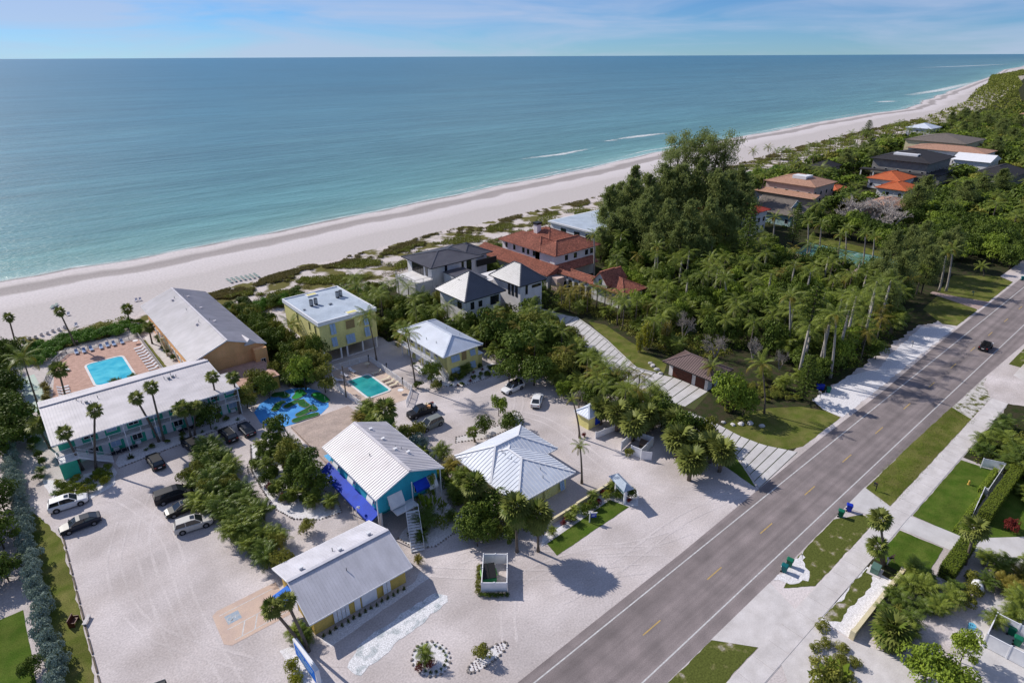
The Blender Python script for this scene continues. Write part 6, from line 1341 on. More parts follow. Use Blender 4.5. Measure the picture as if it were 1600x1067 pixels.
for q in ([(43.2,44.75),(56.4,45.25)], [(56.55,45.2),(57.5,42.2)]):
    (a, b_), (c, d_) = q; v = Vector((c-a, d_-b_)).normalized()*.2; ground('stone_border', [(a-v.y,b_+v.x),(a+v.y,b_-v.x),(c+v.y,d_-v.x),(c-v.y,d_+v.x)], .026, M_conc2)
ground('rock_bed', [(15.0,50.2),(26.8,50.2),(28.6,51.2),(28.8,49.6),(15.4,48.4)], .013, M_whiter)
ground('path', [(12.9,50.6),(15.2,50.6),(16.0,47.6),(17.6,45.8),(15.6,44.9),(13.2,47.4)], .012, M_shell)
ditch = [(15.6,45.0),(17.6,46.6),(20.5,47.0),(24.5,47.2),(28.0,47.2),(28.9,46.0),(28.4,45.2),(26.5,44.9),(22.5,44.4),(18,43.6),(16.2,43.2)]
ground('white_sand_bank', ditch, .015, mat('bluish_white_sand', (0.66,0.66,0.68), (0.42,0.45,0.47), rough=.95, scale=.9, bscale=7, fine=.25, lo=.5, hi=.62, detail=9))
rb = [(11.0,51.5),(12.9,51.0),(13.2,47.2),(12.9,44.6),(13.8,43.5),(11.6,43.5),(11.0,47)]; ground('rock_bed', rb, .014, M_whiter)
hb = [(57.3,88.6),(57.0,93),(57.6,100),(59.2,100),(59.8,90),(67.5,89.9),(71,89.9),(71,87.4),(66.2,85.4),(60,85.8)]; ground('rock_bed', hb, .013, M_whiter); rocks('edging_stone', 'rounded stone edging the bed around the small pale yellow house', 'stone', ring([(57.6,100),(57.0,93),(57.3,88.6),(60,85.8),(66.2,85.4),(71,87.4)], .5, False), .17, M_stone, 'stones edging the pale yellow house bed', 6)
ob = [(48.2,71.2),(49.2,72.4),(54,70.8),(58.2,70.6),(61,72.4),(62.4,71.6),(61.4,69.4),(58.6,68.4),(53,68.8)]; ground('rock_bed', ob, .013, M_conc); rocks('edging_stone', 'rounded stone edging the island bed behind the reception', 'stone', ring(ob, .5), .17, M_stone, 'stones edging the island bed behind the reception', 12)
rocks('boulder', 'pale limestone boulder beside the lawn across the road', 'boulder', [G(1130,660), G(1145,664), G(1158,663), G(1172,662), G(1190,666), G(1020,572), G(1026,578), G(1032,584), G(1016,568)], .55, M_conc2, 'limestone boulders edging the lawns', 8)
# raised garden edging along right lawn shrubs etc.
ground('mulch_bed', [(104,52.9),(94.1,52.8),(88,46),(91,45.5),(97,43.5),(103,40.4),(112,44),(110,56)], .014, M_mulch)
# jeep driver
def person(label, x, y, ang, shirt, trousers, z=0, pose='stand'):
    t = thing('person', label, 'person', (x, y, z), ang)
    def skin(name, pts, edges, rad, m):
        me = bpy.data.meshes.new(name); me.from_pydata(pts, edges, []); o = bpy.data.objects.new(name, me); col.objects.link(o); o.parent = t
        sk = o.modifiers.new('skin', 'SKIN'); sk.use_smooth_shade = True
        for v, r_ in zip(me.skin_vertices[0].data, rad): v.radius = (r_, r_)
        me.skin_vertices[0].data[0].use_root = True
        o.modifiers.new('sub', 'SUBSURF').levels = 1; me.materials.append(m); return o
    lean = .35 if pose == 'lean' else 0
    hip_z, sh = .92, 1.42
    P = [(0,0,hip_z),(lean*.5,0,1.18),(lean,0,sh),(lean*1.15,0,1.54),(lean*1.3,0,1.66),
         (0,.10,.88),(.03,.12,.48),(0,.12,.08),(.12,.12,.04),(0,-.10,.88),(-.02,-.12,.48),(-.06,-.12,.08),(.06,-.12,.04),
         (lean,.19,sh-.02),(lean+.12,.26,1.14),(lean+.32,.22,.98),(lean,-.19,sh-.02),(lean+.06,-.25,1.12),(lean+.22,-.24,.90)]
    E_ = [(0,1),(1,2),(2,3),(3,4),(0,5),(5,6),(6,7),(7,8),(0,9),(9,10),(10,11),(11,12),(2,13),(13,14),(14,15),(2,16),(16,17),(17,18)]
    rd = [.15,.14,.15,.06,.105,.09,.065,.045,.04,.09,.065,.045,.04,.06,.045,.035,.06,.045,.035]
    skin('body', P, E_, rd, M_skin)
    skin('shirt', [P[0],P[1],P[2],P[13],((P[13][0]+P[14][0])/2,.23,1.26),P[16],((P[16][0]+P[17][0])/2,-.23,1.26)], [(0,1),(1,2),(2,3),(3,4),(2,5),(5,6)], [.165,.158,.165,.075,.06,.075,.06], shirt)
    skin('trousers', [P[0],P[5],P[6],P[7],P[9],P[10],P[11]], [(0,1),(1,2),(2,3),(0,4),(4,5),(5,6)], [.165,.105,.08,.06,.105,.08,.06], trousers)
    MB().ellipsoid((P[4][0]-.015,0,P[4][2]+.05), (.115,.105,.10), 10, 6).build('hair', M_yel if False else mat('blond_hair', (0.50,0.36,0.15)), t, smooth=True)
    f = P[4]; MB().ellipsoid((f[0]+.105,.035,f[2]+.0),(.012,.014,.01),6,4).ellipsoid((f[0]+.105,-.035,f[2]),(.012,.014,.01),6,4).build('eyes', M_blackt, t)
    MB().ellipsoid((f[0]+.115,0,f[2]-.03),(.02,.014,.025),6,4).ellipsoid((f[0],.105,f[2]-.01),(.02,.015,.03),6,4).ellipsoid((f[0],-.105,f[2]-.01),(.02,.015,.03),6,4).build('nose_and_ears', M_skin, t)
    for base in (15, 18):
        h = P[base]; hb_ = MB(); hb_.ellipsoid((h[0]+.05, h[1], h[2]-.05), (.045,.025,.05), 6, 4)
        for k in range(4): hb_.tube([(h[0]+.05+.015, h[1]-.03+k*.02, h[2]-.08), (h[0]+.085, h[1]-.03+k*.02, h[2]-.11-.006*(k % 3)), (h[0]+.075, h[1]-.03+k*.02, h[2]-.15)], .009, 4)
        hb_.tube([(h[0]+.05,h[1]+.03*(1 if h[1] < 0 else -1),h[2]-.04),(h[0]+.09,h[1]+.05*(1 if h[1] < 0 else -1),h[2]-.08)], .01, 4); hb_.build('hand', M_skin, t)
    return t
x, y = G(1386,882); person('person in dark top and white trousers leaning forward on the grass beside the sabal palm', x, y, R(-60), M_navy, M_whites, .02, 'lean')

# ------------------------------------------------------------------ vegetation: meshes
def quads_mesh(name, V, m):
    """V: (N,4,3) array of quads"""
    n = len(V); me = bpy.data.meshes.new(name); me.vertices.add(n*4); me.vertices.foreach_set('co', np.ascontiguousarray(V, dtype=np.float32).ravel())
    me.loops.add(n*4); me.loops.foreach_set('vertex_index', np.arange(n*4, dtype=np.int32)); me.polygons.add(n)
    me.polygons.foreach_set('loop_start', np.arange(0, n*4, 4, dtype=np.int32))
    me.update(calc_edges=True); me.materials.append(m); return me
def unit(a): return a / np.maximum(np.linalg.norm(a, axis=-1, keepdims=True), 1e-6)
def cards(P, N, Ls, Ws, rg, T=None):
    n = len(P); N = unit(N)
    if T is None: T = rg.normal(size=(n, 3))
    T = unit(T - N*np.sum(T*N, axis=1, keepdims=True)); B = np.cross(N, T)
    Ls = np.broadcast_to(np.asarray(Ls), (n,))[:, None]/2; Ws = np.broadcast_to(np.asarray(Ws), (n,))[:, None]/2
    return np.stack([P - T*Ls, P + B*Ws, P + T*Ls, P - B*Ws], axis=1)
def lumps_crown(seed, n, nl, leaf, r=1.0, h=1.0, lr=0.42, flat=0.75, zmin=-.2, squash=1.0, asp=.62):
    """leaf clumps scattered over irregular lumps; unit crown radius r, centre height 0, total height h"""
    rg = np.random.default_rng(seed)
    a = rg.uniform(0, 2*np.pi, nl); u = np.sqrt(rg.uniform(0, 1, nl)); z = rg.uniform(-.45, .75, nl)
    rad = u*(r-lr*.7)*np.sqrt(np.clip(1 - (z*.85)**2, .15, 1)); C = np.stack([rad*np.cos(a), rad*np.sin(a), z*h*.5], 1)
    C[0] = (0, 0, h*.2); R_ = lr*rg.uniform(.6, 1.25, nl)
    k = rg.integers(0, nl, n); d = unit(rg.normal(size=(n, 3))); d[:, 2] = np.where(d[:, 2] < zmin, -d[:, 2]*.6, d[:, 2]); d = unit(d)
    sh = rg.uniform(.55, 1.06, n)**.6
    P = C[k] + d*(R_[k]*sh)[:, None]*np.array([1, 1, flat])
    N = d + rg.normal(size=(n, 3))*.55; N[:, 2] += .35
    return cards(P, N, leaf*rg.uniform(.6, 1.35, n), leaf*asp*rg.uniform(.6, 1.35, n), rg)
def limbs(seed, h, rt, spread, nb=6, crook=.12, m=M_bark, top=.9):
    rnd = random.Random(seed); mb = MB(); pts = [(0,0,-.2)]; x = y = 0
    for i in range(1, 5): x += rnd.uniform(-crook, crook)*h*.25; y += rnd.uniform(-crook, crook)*h*.25; pts.append((x, y, h*top*i/4))
    mb.tube(pts, [rt, rt*.85, rt*.7, rt*.5, rt*.25], 7)
    for k in range(nb):
        p = Vector(pts[rnd.choice([1, 2, 2, 3, 3])]); a = 6.28*k/nb + rnd.uniform(-.4, .4); l = spread*rnd.uniform(.55, .95)
        q = p + Vector((math.cos(a)*l*.5, math.sin(a)*l*.5, l*.35)); e = q + Vector((math.cos(a)*l*.5, math.sin(a)*l*.5, l*rnd.uniform(.2, .5)))
        mb.tube([p, q, e], [rt*.5, rt*.3, rt*.1], 5)
    return mb
def frond_quads(Lf, el0, droop, nl, rg, wid=.26, lw=.07, twist=0):
    """one pinnate palm frond along +X from the origin"""
    t = np.linspace(0, 1, nl+1); ang = el0 - droop*t**1.25; ds = Lf/nl
    x = np.concatenate([[0], np.cumsum(np.cos(ang[:-1])*ds)]); z = np.concatenate([[0], np.cumsum(np.sin(ang[:-1])*ds)])
    out = []
    for i in range(1, nl+1):
        tt = t[i]; ln = Lf*wid*(math.sin(math.pi*min(1, .12+tt*.86))**.6)*rg.uniform(.85, 1.1)
        if tt < .12: continue
        fw = np.array([math.cos(ang[i]), 0, math.sin(ang[i])]); up = np.array([-math.sin(ang[i]), 0, math.cos(ang[i])]); p = np.array([x[i], 0, z[i]])
        for s in (-1, 1):
            d = unit(fw*.62 + np.array([0, s*1.0, 0]) - np.array([0, 0, .42]) + up*.12); w = fw*lw*Lf*.42
            mid = p + d*ln*.5 + np.array([0, 0, .02]); tip = p + d*ln - np.array([0, 0, ln*.22])
            out.append([p - w*.5, p + w*.5, mid + w*.7, mid - w*.5]); out.append([mid - w*.5, mid + w*.7, tip, tip])
    for i in range(nl): # rachis
        a = np.array([x[i], -.02*Lf/3, z[i]]); b_ = np.array([x[i], .02*Lf/3, z[i]]); c = np.array([x[i+1], .012, z[i+1]]); d = np.array([x[i+1], -.012, z[i+1]]); out.append([a, b_, c, d])
    return np.array(out)
def rotz(V, a):
    c, s = math.cos(a), math.sin(a); M_ = np.array([[c, s, 0], [-s, c, 0], [0, 0, 1]]); return V @ M_
def pinnate_crown(seed, nf, Lf, nl=14, el=(-.5, 1.25), droop=(.9, 1.5), wid=.26, lw=.07):
    rg = np.random.default_rng(seed); out = []
    for k in range(nf):
        f = k/nf; e = el[1] + (el[0]-el[1])*f**.8; q = frond_quads(Lf*rg.uniform(.82, 1.08), e+rg.uniform(-.12, .12), rg.uniform(*droop), nl, rg, wid, lw)
        out.append(rotz(q, k*2.399+rg.uniform(-.25, .25)))
    return np.concatenate(out)
def fan_quads(r, rg, n=14, fold=.35):
    """fan leaf: petiole along +X then a fan of blades"""
    out = [[np.array([0, -.025, 0]), np.array([0, .025, 0]), np.array([r*.75, .015, r*.02]), np.array([r*.75, -.015, r*.02])]]
    c = np.array([r*.75, 0, 0.0])
    for k in range(n):
        a = (k/(n-1)-.5)*4.3; l = r*(.62+.22*math.cos(a*.6))*rg.uniform(.9, 1.08); d = np.array([math.cos(a), math.sin(a), 0]); pn = np.array([-d[1], d[0], 0])
        m_ = c + d*l*.6 + np.array([0, 0, (-.06-.05*abs(a))*l]); tip = c + d*l + np.array([0, 0, -(.28+.12*abs(a))*l]); w = l*.125
        out.append([c, m_ + pn*w + np.array([0, 0, .02]), tip, m_ - pn*w])
    return np.array(out)
def fan_crown(seed, nf, r):
    rg = np.random.default_rng(seed); out = []
    for k in range(nf):
        f = k/nf; e = 1.25 - 2.25*f; q = fan_quads(r*rg.uniform(.85, 1.1), rg, 11); c, s = math.cos(e), math.sin(e)
        q = q @ np.array([[c, 0, s], [0, 1, 0], [-s, 0, c]]); out.append(rotz(q, k*2.399+rg.uniform(-.3, .3)))
    return np.concatenate(out)
def spikes(seed, n, L_, w, el=(.3, 1.4), m='agave'):
    rg = np.random.default_rng(seed); out = []
    for k in range(n):
        a = rg.uniform(0, 6.283); e = rg.uniform(*el); l = L_*rg.uniform(.7, 1.1); d = np.array([math.cos(a)*math.cos(e), math.sin(a)*math.cos(e), math.sin(e)]); p = np.array([-math.sin(a), math.cos(a), 0])
        mid = d*l*.55; out.append([np.zeros(3) + p*w*.3, mid - p*w*.0 - p*w*.5, d*l + np.array([0, 0, -l*.12]), mid + p*w*.5])
    return np.array(out)
def needle_crown(seed, n, h, r, nplume=26, top=1.0):
    """feathery whorled plumes of a casuarina"""
    rg = np.random.default_rng(seed); out = []
    zs = np.sort(rg.uniform(.16, .97, nplume)); per = n//nplume
    for z in zs:
        a = rg.uniform(0, 6.283); rr = r*(.12 + .88*math.sin(math.pi*min(.98, (1-z)*.66+.02))**1.15)*rg.uniform(.55, 1.1); rise_ = rg.uniform(.5, 1.3)
        d = np.array([math.cos(a), math.sin(a), rise_]); t = rg.uniform(.25, 1, per)**.8
        P = np.array([0, 0, z*h]) + d*(t*rr)[:, None] + rg.normal(size=(per, 3))*np.array([.30, .30, .34])*(.10*r+.42*rr)
        T = np.tile(d*np.array([.5, .5, 1]), (per, 1)) + rg.normal(size=(per, 3))*.45; T[:, 2] += .5
        out.append(cards(P, rg.normal(size=(per, 3)), h*.042*rg.uniform(.6, 1.5, per), h*.0105*rg.uniform(.7, 1.4, per), rg, T))
    return np.concatenate(out)
VAR = {}
def variant(kind, trunk, crown, ref_r, ref_h, cname='crown', tname='trunk'): VAR.setdefault(kind, []).append((trunk, crown, ref_r, ref_h, tname, cname))
for s in range(4):
    # crown meshes are authored with the ground at z = 0
    q = lumps_crown(10+s, 2600, 17, .115, 1, 1.15, .40); q[..., 2] += .62; tk = limbs(s, .62, .045, .6).mesh('trunk', M_bark, True)
    for kn, mk_ in (('broad', 'broad'), ('bright', 'bright'), ('olive', 'olive')): variant(kn, tk, quads_mesh('crown', q, K[mk_]), 1, 1.25)
for s in range(3):
    q = lumps_crown(30+s, 1500, 13, .13, 1, .75, .40, zmin=0); q[..., 2] += .38
    tk = limbs(s+9, .35, .05, .5, 5).mesh('trunk', M_bark, True)
    for kn in ('seagrape', 'dkball', 'red', 'yel', 'silver', 'duneg', 'hedge'): variant('shrub_'+kn, tk, quads_mesh('foliage', q, K[kn]), 1, .85, 'foliage', 'stem')
    q2 = q.copy(); variant('shrub_broad', tk, quads_mesh('foliage', q2, K['broad']), 1, .85, 'foliage', 'stem'); variant('shrub_olive', tk, quads_mesh('foliage', q2, K['olive']), 1, .85, 'foliage', 'stem')
for s in range(4):
    q = needle_crown(50+s, 7000, 1.0, .25, 60); tk = limbs(s+20, 1.0, .014, .16, 12, .06, M_bark, .95).mesh('trunk', M_bark, True); variant('casuarina', tk, quads_mesh('crown', q, K['needle']), .24, 1)
    rg = np.random.default_rng(70+s)   # open old pine: long bare trunk, separate tufts high up
    out = []; mbk = MB(); rnd = random.Random(s); mbk.tube([(0,0,0),(.01,.01,.5),(.02,-.01,.95)], [.018,.012,.004], 6)
    for k in range(16):
        a = rnd.uniform(0, 6.28); z = rnd.uniform(.42, .95); l = rnd.uniform(.07, .27)*(1.25-z*.6); e = (math.cos(a)*l, math.sin(a)*l, z+l*.55); mbk.tube([(0.01,0,z-.06), e], [.005,.002], 4)
        n_ = 150; P = np.array(e) + rg.normal(size=(n_, 3))*np.array([.045, .045, .038]); T = rg.normal(size=(n_, 3))*.6; T[:, 2] += .8; out.append(cards(P, rg.normal(size=(n_, 3)), .04, .010, rg, T))
    variant('oldpine', mbk.mesh('trunk', M_bark, True), quads_mesh('crown', np.concatenate(out), K['needle']), .24, 1)
for s in range(3):
    def palm_trunk(h, r0, r1, bend, seed, m, n=7):
        rnd = random.Random(seed); return MB().tube([(bend*math.sin(t*1.57)*h*.12*(1), 0, h*t) for t in [i/6 for i in range(7)]], [r0*1.5]+[r0+(r1-r0)*i/5 for i in range(6)], n).mesh('trunk', m, True)
    q = pinnate_crown(80+s, 17, 3.3, 13); tk = MB().tube([(0,0,-.2),(0,0,1),(0,0,7)], [.24,.17,.11], 7).mesh('trunk', M_trunk, True)
    q2 = q.copy(); q2[..., 2] += 7; variant('coconut', tk, quads_mesh('crown', q2, K['palm']), 3.2, 8)
    yq = pinnate_crown(180+s, 15, 3.3, 13, el=(-.9, .9)); yq[..., 2] += 7; variant('coconuty', tk, quads_mesh('crown', yq, K['palmy']), 3.2, 8)
    tk = MB().tube([(0,0,-.2),(0,0,2),(0,0,8.6)], [.30,.26,.19], 8).tube([(0,0,8.6),(0,0,9.6)], [.17,.12], 7).mesh('trunk', M_trunkw, True)
    q = pinnate_crown(90+s, 15, 3.0, 12, el=(-.55, 1.2), wid=.3); q[..., 2] += 9.6; variant('royal', tk, quads_mesh('crown', q, K['palm']), 3, 11)
    q = fan_crown(100+s, 26, 1.05); q[..., 2] += 5; tk = MB().tube([(0,0,-.2),(0,0,4.9)], [.2,.15], 7).mesh('trunk', M_trunk, True); variant('sabal', tk, quads_mesh('crown', q, K['fan']), 1.6, 6)
    q = fan_crown(110+s, 46, 1.3); q[..., 2] += 2.9; q[..., 2] = np.where(q[..., 2] < .2, .2, q[..., 2]); tk = MB().tube([(0,0,-.2),(0,0,2.8)], [.25,.25], 7).mesh('trunk', M_trunk, True); variant('bigsabal', tk, quads_mesh('crown', q, K['fan']), 2.1, 4.6)
    # clumping palm: several stems with arching fronds
    for kn, mk_ in (('areca', 'palm'), ('arecady', 'palmy'), ('arecadk', 'palmdk')):
        rg = np.random.default_rng(120+s); out = []; mb = MB()
        for j in range(9):
            a = 6.283*j/9; rr = .0 if j == 0 else rg.uniform(.3, .75); hh = rg.uniform(.8, 1.9); c = pinnate_crown(130+s*9+j, 8, 1.5, 9, el=(-.1, 1.3), droop=(.9, 1.6), wid=.34, lw=.12)
            out.append(c + np.array([math.cos(a)*rr, math.sin(a)*rr, hh])); mb.tube([(math.cos(a)*rr*.6, math.sin(a)*rr*.6, 0), (math.cos(a)*rr, math.sin(a)*rr, hh)], .04, 5)
        variant(kn, mb.mesh('stem', M_trunk), quads_mesh('fronds', np.concatenate(out), K[mk_]), 1.9, 3.0, 'fronds', 'stem')
    rg = np.random.default_rng(140+s); out = []; mb = MB()   # bamboo: upright plumes
    for j in range(34):
        a = rg.uniform(0, 6.283); rr = rg.uniform(0, .5); hh = rg.uniform(3.2, 5); ln = rr*1.4; mb.tube([(math.cos(a)*rr*.6, math.sin(a)*rr*.6, 0), (math.cos(a)*(rr+ln*.5), math.sin(a)*(rr+ln*.5), hh)], [.03, .012], 4)
        n_ = 90; t = rg.uniform(.15, 1, n_); P = np.stack([math.cos(a)*(rr*.6+(rr*.4+ln*.5)*t), math.sin(a)*(rr*.6+(rr*.4+ln*.5)*t), hh*t], 1) + rg.normal(size=(n_, 3))*.17; T = rg.normal(size=(n_, 3))*.5; T[:, 2] += .4; out.append(cards(P, rg.normal(size=(n_, 3)), .34, .08, rg, T))
    variant('bamboo', mb.mesh('cane', M_cream), quads_mesh('leaves', np.concatenate(out), K['yel']), 1.6, 5, 'leaves', 'cane')
    variant('bamboo2', mb.mesh('cane', M_cream), quads_mesh('leaves', np.concatenate(out), K['palmy']), 1.6, 5, 'leaves', 'cane')
    # norfolk pine
    rg = np.random.default_rng(150+s); out = []
    for z in np.linspace(.12, .98, 18):
        for j in range(6):
            a = 6.283*(j/6)+z*9; l = .16*(1-z)**.6+.02; t = rg.uniform(.1, 1, 42); P = np.stack([np.cos(a)*l*t, np.sin(a)*l*t, z+l*t*.25], 1) + rg.normal(size=(42, 3))*.006; out.append(cards(P, rg.normal(size=(42, 3)), .028, .009, rg))
    variant('norfolk', MB().tube([(0,0,0),(0,0,.98)], [.015,.004], 6).mesh('trunk', M_bark, True), quads_mesh('crown', np.concatenate(out), K['palmdk']), .17, 1)
    variant('agave', None, quads_mesh('leaves', spikes(160+s, 34, 1.0, .20), K['agave']), 1, 1, 'leaves')
    variant('dragon', None, quads_mesh('leaves', spikes(165+s, 60, 1.0, .13, (.1, 1.5)), K['palmdk']), 1, 1, 'leaves')
    variant('redspike', None, quads_mesh('leaves', spikes(167+s, 46, 1.0, .13, (.3, 1.5)), K['red']), 1, 1, 'leaves')
    # bird-of-paradise clump: big paddle leaves
    rg = np.random.default_rng(170+s); out = []
    for j in range(46):
        a = rg.uniform(0, 6.283); e = rg.uniform(.5, 1.4); l = rg.uniform(.5, 1.0); d = np.array([math.cos(a)*math.cos(e), math.sin(a)*math.cos(e), math.sin(e)]); p = np.array([-math.sin(a), math.cos(a), 0])
        b0 = np.array([math.cos(a)*.1, math.sin(a)*.1, 0]); out.append([b0, b0+p*.01, b0+d*l*.6+p*.01, b0+d*l*.6]); m_ = b0+d*l*.82; out.append([b0+d*l*.6, m_+p*.095, b0+d*l*1.08-np.array([0,0,.08]), m_-p*.095])
    variant('paradise', None, quads_mesh('leaves', np.array(out), K['bright']), .7, 1, 'leaves')
    variant('paradisedk', None, quads_mesh('leaves', np.array(out), K['palm']), .7, 1, 'leaves')
    # leafless tree
    rnd = random.Random(200+s); mb = MB()
    def br(p, d, l, r_, dep):
        q = p + d*l; mb.tube([p, p+d*l*.5+Vector((rnd.uniform(-.05,.05)*l, rnd.uniform(-.05,.05)*l, 0)), q], [r_, r_*.8, r_*.6], 4 if dep < 3 else 3, cap=False)
        if dep == 0: return
        for k in range(3 if dep > 1 else 4):
            v = (d + Vector((rnd.gauss(0, .62), rnd.gauss(0, .62), rnd.gauss(.05, .38)))).normalized(); br(q, v, l*rnd.uniform(.62, .86), r_*.58, dep-1)
    for k in range(3): br(Vector((0,0,0)), Vector((rnd.gauss(0,.5), rnd.gauss(0,.5), 1)).normalized(), .27, .035, 5)
    variant('bare', mb.mesh('branches', M_bareb), None, .8, 1.1, tname='branches')
    rnd = random.Random(300+s); mb = MB()
    for k in range(5): br(Vector((rnd.gauss(0,.1),rnd.gauss(0,.1),0)), Vector((rnd.gauss(0,.6), rnd.gauss(0,.6), 1)).normalized(), .25, .05, 5)
    variant('barebig', mb.mesh('branches', mat('silver_bark', (0.50,0.45,0.42), rough=.9)), None, .8, 1.1, tname='branches')
NTREE = [0]; REG = {}
def plant(kind, x, y, r, h, label=None, group=None, name='tree', cat='tree', seed=None, z=0.0, lean=None):
    NTREE[0] += 1; rnd = random.Random(NTREE[0]*7+3); v = VAR[kind][rnd.randrange(len(VAR[kind]))] if seed is None else VAR[kind][seed % len(VAR[kind])]
    tr, cr_, rr, rh, tn, cn = v; s = (r/rr, r/rr, h/rh)
    o = thing(name, label, cat, (x, y, z), rnd.uniform(0, 6.28), group); o.scale = s
    if lean: o.rotation_euler = (lean[0], lean[1], o.rotation_euler[2])
    if tr: inst(tn, tr, o)
    if cr_: inst(cn, cr_, o)
    return o
# near palms: every frond a part of its own
rgp = np.random.default_rng(5)
FR = {}
for key, el0, dr_ in (('up', 0.0, .75), ('mid', 0.0, 1.05), ('down', 0.0, 1.35)):
    q = frond_quads(1.0, el0+.35, dr_+.3, 15, rgp, .24, .075)
    for mk_ in ('palm', 'palmy', 'palmdk'): FR[key, mk_] = quads_mesh('frond', q, K[mk_])
FANS = [quads_mesh('fan_leaf', fan_quads(1.0, rgp, 12), K['fan']) for _ in range(3)] + [quads_mesh('fan_leaf', fan_quads(1.0, rgp, 12), K['palmdk'])]
def near_palm(kind, base, top, label, h=None, r=None, nf=None, group=None, tr=.15, yel=.25, trunkm=None, name=None):
    hh = h if h else max(1.5, rise(base, top)); bx, by = G(*base); tx, ty = G(*top, hh); dx, dy = tx-bx, ty-by
    lim = hh*.45; l = math.hypot(dx, dy)
    if l > lim: dx, dy = dx*lim/l, dy*lim/l
    fan = kind == 'sabal'; r = r or (1.35 if fan else 3.0); nf = nf or (24 if fan else 17); rnd = random.Random(int(base[0]*7+base[1]))
    t = thing(name or {'sabal': 'cabbage_palm', 'coconut': 'coconut_palm', 'royal': 'royal_palm'}[kind], label, 'palm', (bx, by, 0), 0, group)
    pts = [(dx*(s**1.5 if not fan else s**1.15), dy*(s**1.5 if not fan else s**1.15), hh*s - (.15 if s == 0 else 0)) for s in [i/7 for i in range(8)]]
    w_ = {'sabal': (.17, .14), 'coconut': (.16, .10), 'royal': (.26, .17)}[kind]
    MB().tube(pts, [w_[0]*1.5]+[w_[0]+(w_[1]-w_[0])*i/6 for i in range(7)], 8).build('trunk', trunkm or (M_trunkw if kind == 'royal' else M_trunk), t, smooth=True)
    if fan: MB().tube([(dx,dy,hh-.7),(dx,dy,hh-.1)], [.17,.26], 8).build('boot_collar', M_trunk, t)
    if kind == 'royal': MB().tube([(dx,dy,hh-.1),(dx,dy,hh+1.0)], [.17,.10], 8).build('crownshaft', mat('green_crownshaft', (0.10,0.17,0.04)), t); hh += .9
    for k in range(nf):
        f = k/nf; a = k*2.399+rnd.uniform(-.25, .25)
        if fan: e = (1.25 - 2.2*f) if nf < 40 else (1.3 - 2.85*f); me = FANS[3] if rnd.random() < .25 else FANS[k % 3]; s = r*rnd.uniform(.55, .66)/1.0*1.05; inst('fan_leaf', me, t, (dx, dy, hh - (0 if nf < 40 else max(0, f-.45)*2.6*min(1, hh/4))), (0, -e, a), (s, s, s))
        else:
            e = 1.05 - 1.55*f**.9; key = 'up' if f < .3 else ('mid' if f < .7 else 'down'); mk_ = 'palmy' if (f > .6 and rnd.random() < yel*2) or rnd.random() < yel*.15 else 'palm'; s = r*rnd.uniform(.9, 1.12); inst('frond', FR[key, mk_], t, (dx, dy, hh), (0, -e+.1, a), (s, s, s))
    if kind == 'coconut':
        mb = MB()
        for k in range(5): mb.ellipsoid((dx+.25*math.cos(k*1.3), dy+.25*math.sin(k*1.3), hh-.2), (.13,.13,.16), 6, 4)
        mb.build('coconuts', mat('green_coconut', (0.14,0.14,0.03)), t)
    return t
ms = 'beside the mint motel'
near_palm('sabal', (129.9,734), (100.6,676), 'slim palm leaning left at the corner of the mint motel')
near_palm('sabal', (150,733), (148,641), 'tall palm with curved trunk rising before the mint stair')
near_palm('sabal', (249,690), (212,622), 'thin leaning palm before the middle of the mint motel, left of a close pair')
near_palm('sabal', (256.6,689), (235.6,605), 'thin palm before the middle of the mint motel, right of a close pair')
near_palm('sabal', (298.6,682), (284,638), 'thick crowned palm of the pair before the mint motel, left one', r=1.7)
near_palm('sabal', (304.3,680), (305,637), 'thick crowned palm of the pair before the mint motel, right one', r=1.5)
near_palm('sabal', (343.6,652), (331.3,589), 'palm standing above the right half of the mint roof, left one')
near_palm('sabal', (375,646), (364,590), 'palm at the right end of the mint roof')
near_palm('sabal', (78,700), (58,665), 'palm with bushy crown at the left end wall of the mint motel', r=1.7)
near_palm('sabal', (25,538), (13.5,496), 'lone palm on the sand farthest left')
near_palm('sabal', (118,541), (93,487), 'leaning palm on the sand right of the lone left palm')
near_palm('coconut', (60.7,636), (36,560), 'big coconut palm with drooping fronds at the left edge', r=3.6, nf=20)
near_palm('sabal', (103.5,623), (91.5,578), 'palm left of the pink pool deck by the loungers', r=1.9, nf=30)
near_palm('sabal', (202,503), (198.6,483), 'palm by the path at the beach end of the orange building', r=1.6)
near_palm('sabal', (238,537), (232,511), 'palm in the strip between pool rail and orange building', r=1.5)
near_palm('coconut', (588.7,565), (574.8,494), 'tall coconut palm before the flat roofed yellow block', r=3.2, nf=20)
near_palm('coconut', (649.5,605), (634.3,522), 'tall coconut palm left of the small yellow hip roofed house', r=3.2, nf=20, yel=.5)
near_palm('coconut', (456,548), (455,508), 'coconut palm among trees left of the flat roofed block', r=3.0)
near_palm('coconut', (909,755), (906.5,697), 'slim upright palm at the corner of the white roofed reception', r=1.7, nf=13, yel=.05)
near_palm('coconut', (905.6,684), (894.5,624), 'slim young palm beside the small hut with white roof', r=1.5, nf=12, yel=.2)
near_palm('coconut', (1114.5,607), (1112,573), 'coconut palm overhanging the brown garage roof', r=2.5, yel=.7)
near_palm('coconut', (1194,646), (1190,569), 'coconut palm with yellowed hanging fronds near the big bright tree', r=3.0, yel=.9)
near_palm('coconut', (854,535), (851,508), 'small coconut palm at the left edge of the slab driveway', r=2.6)
near_palm('sabal', (476,1015), (424,950), 'palm leaning left over the parking pad at the yellow motel', r=1.25, nf=30)
near_palm('sabal', (482.5,1017), (447.5,939), 'palm touching the left eave of the yellow motel', r=1.1, nf=28)
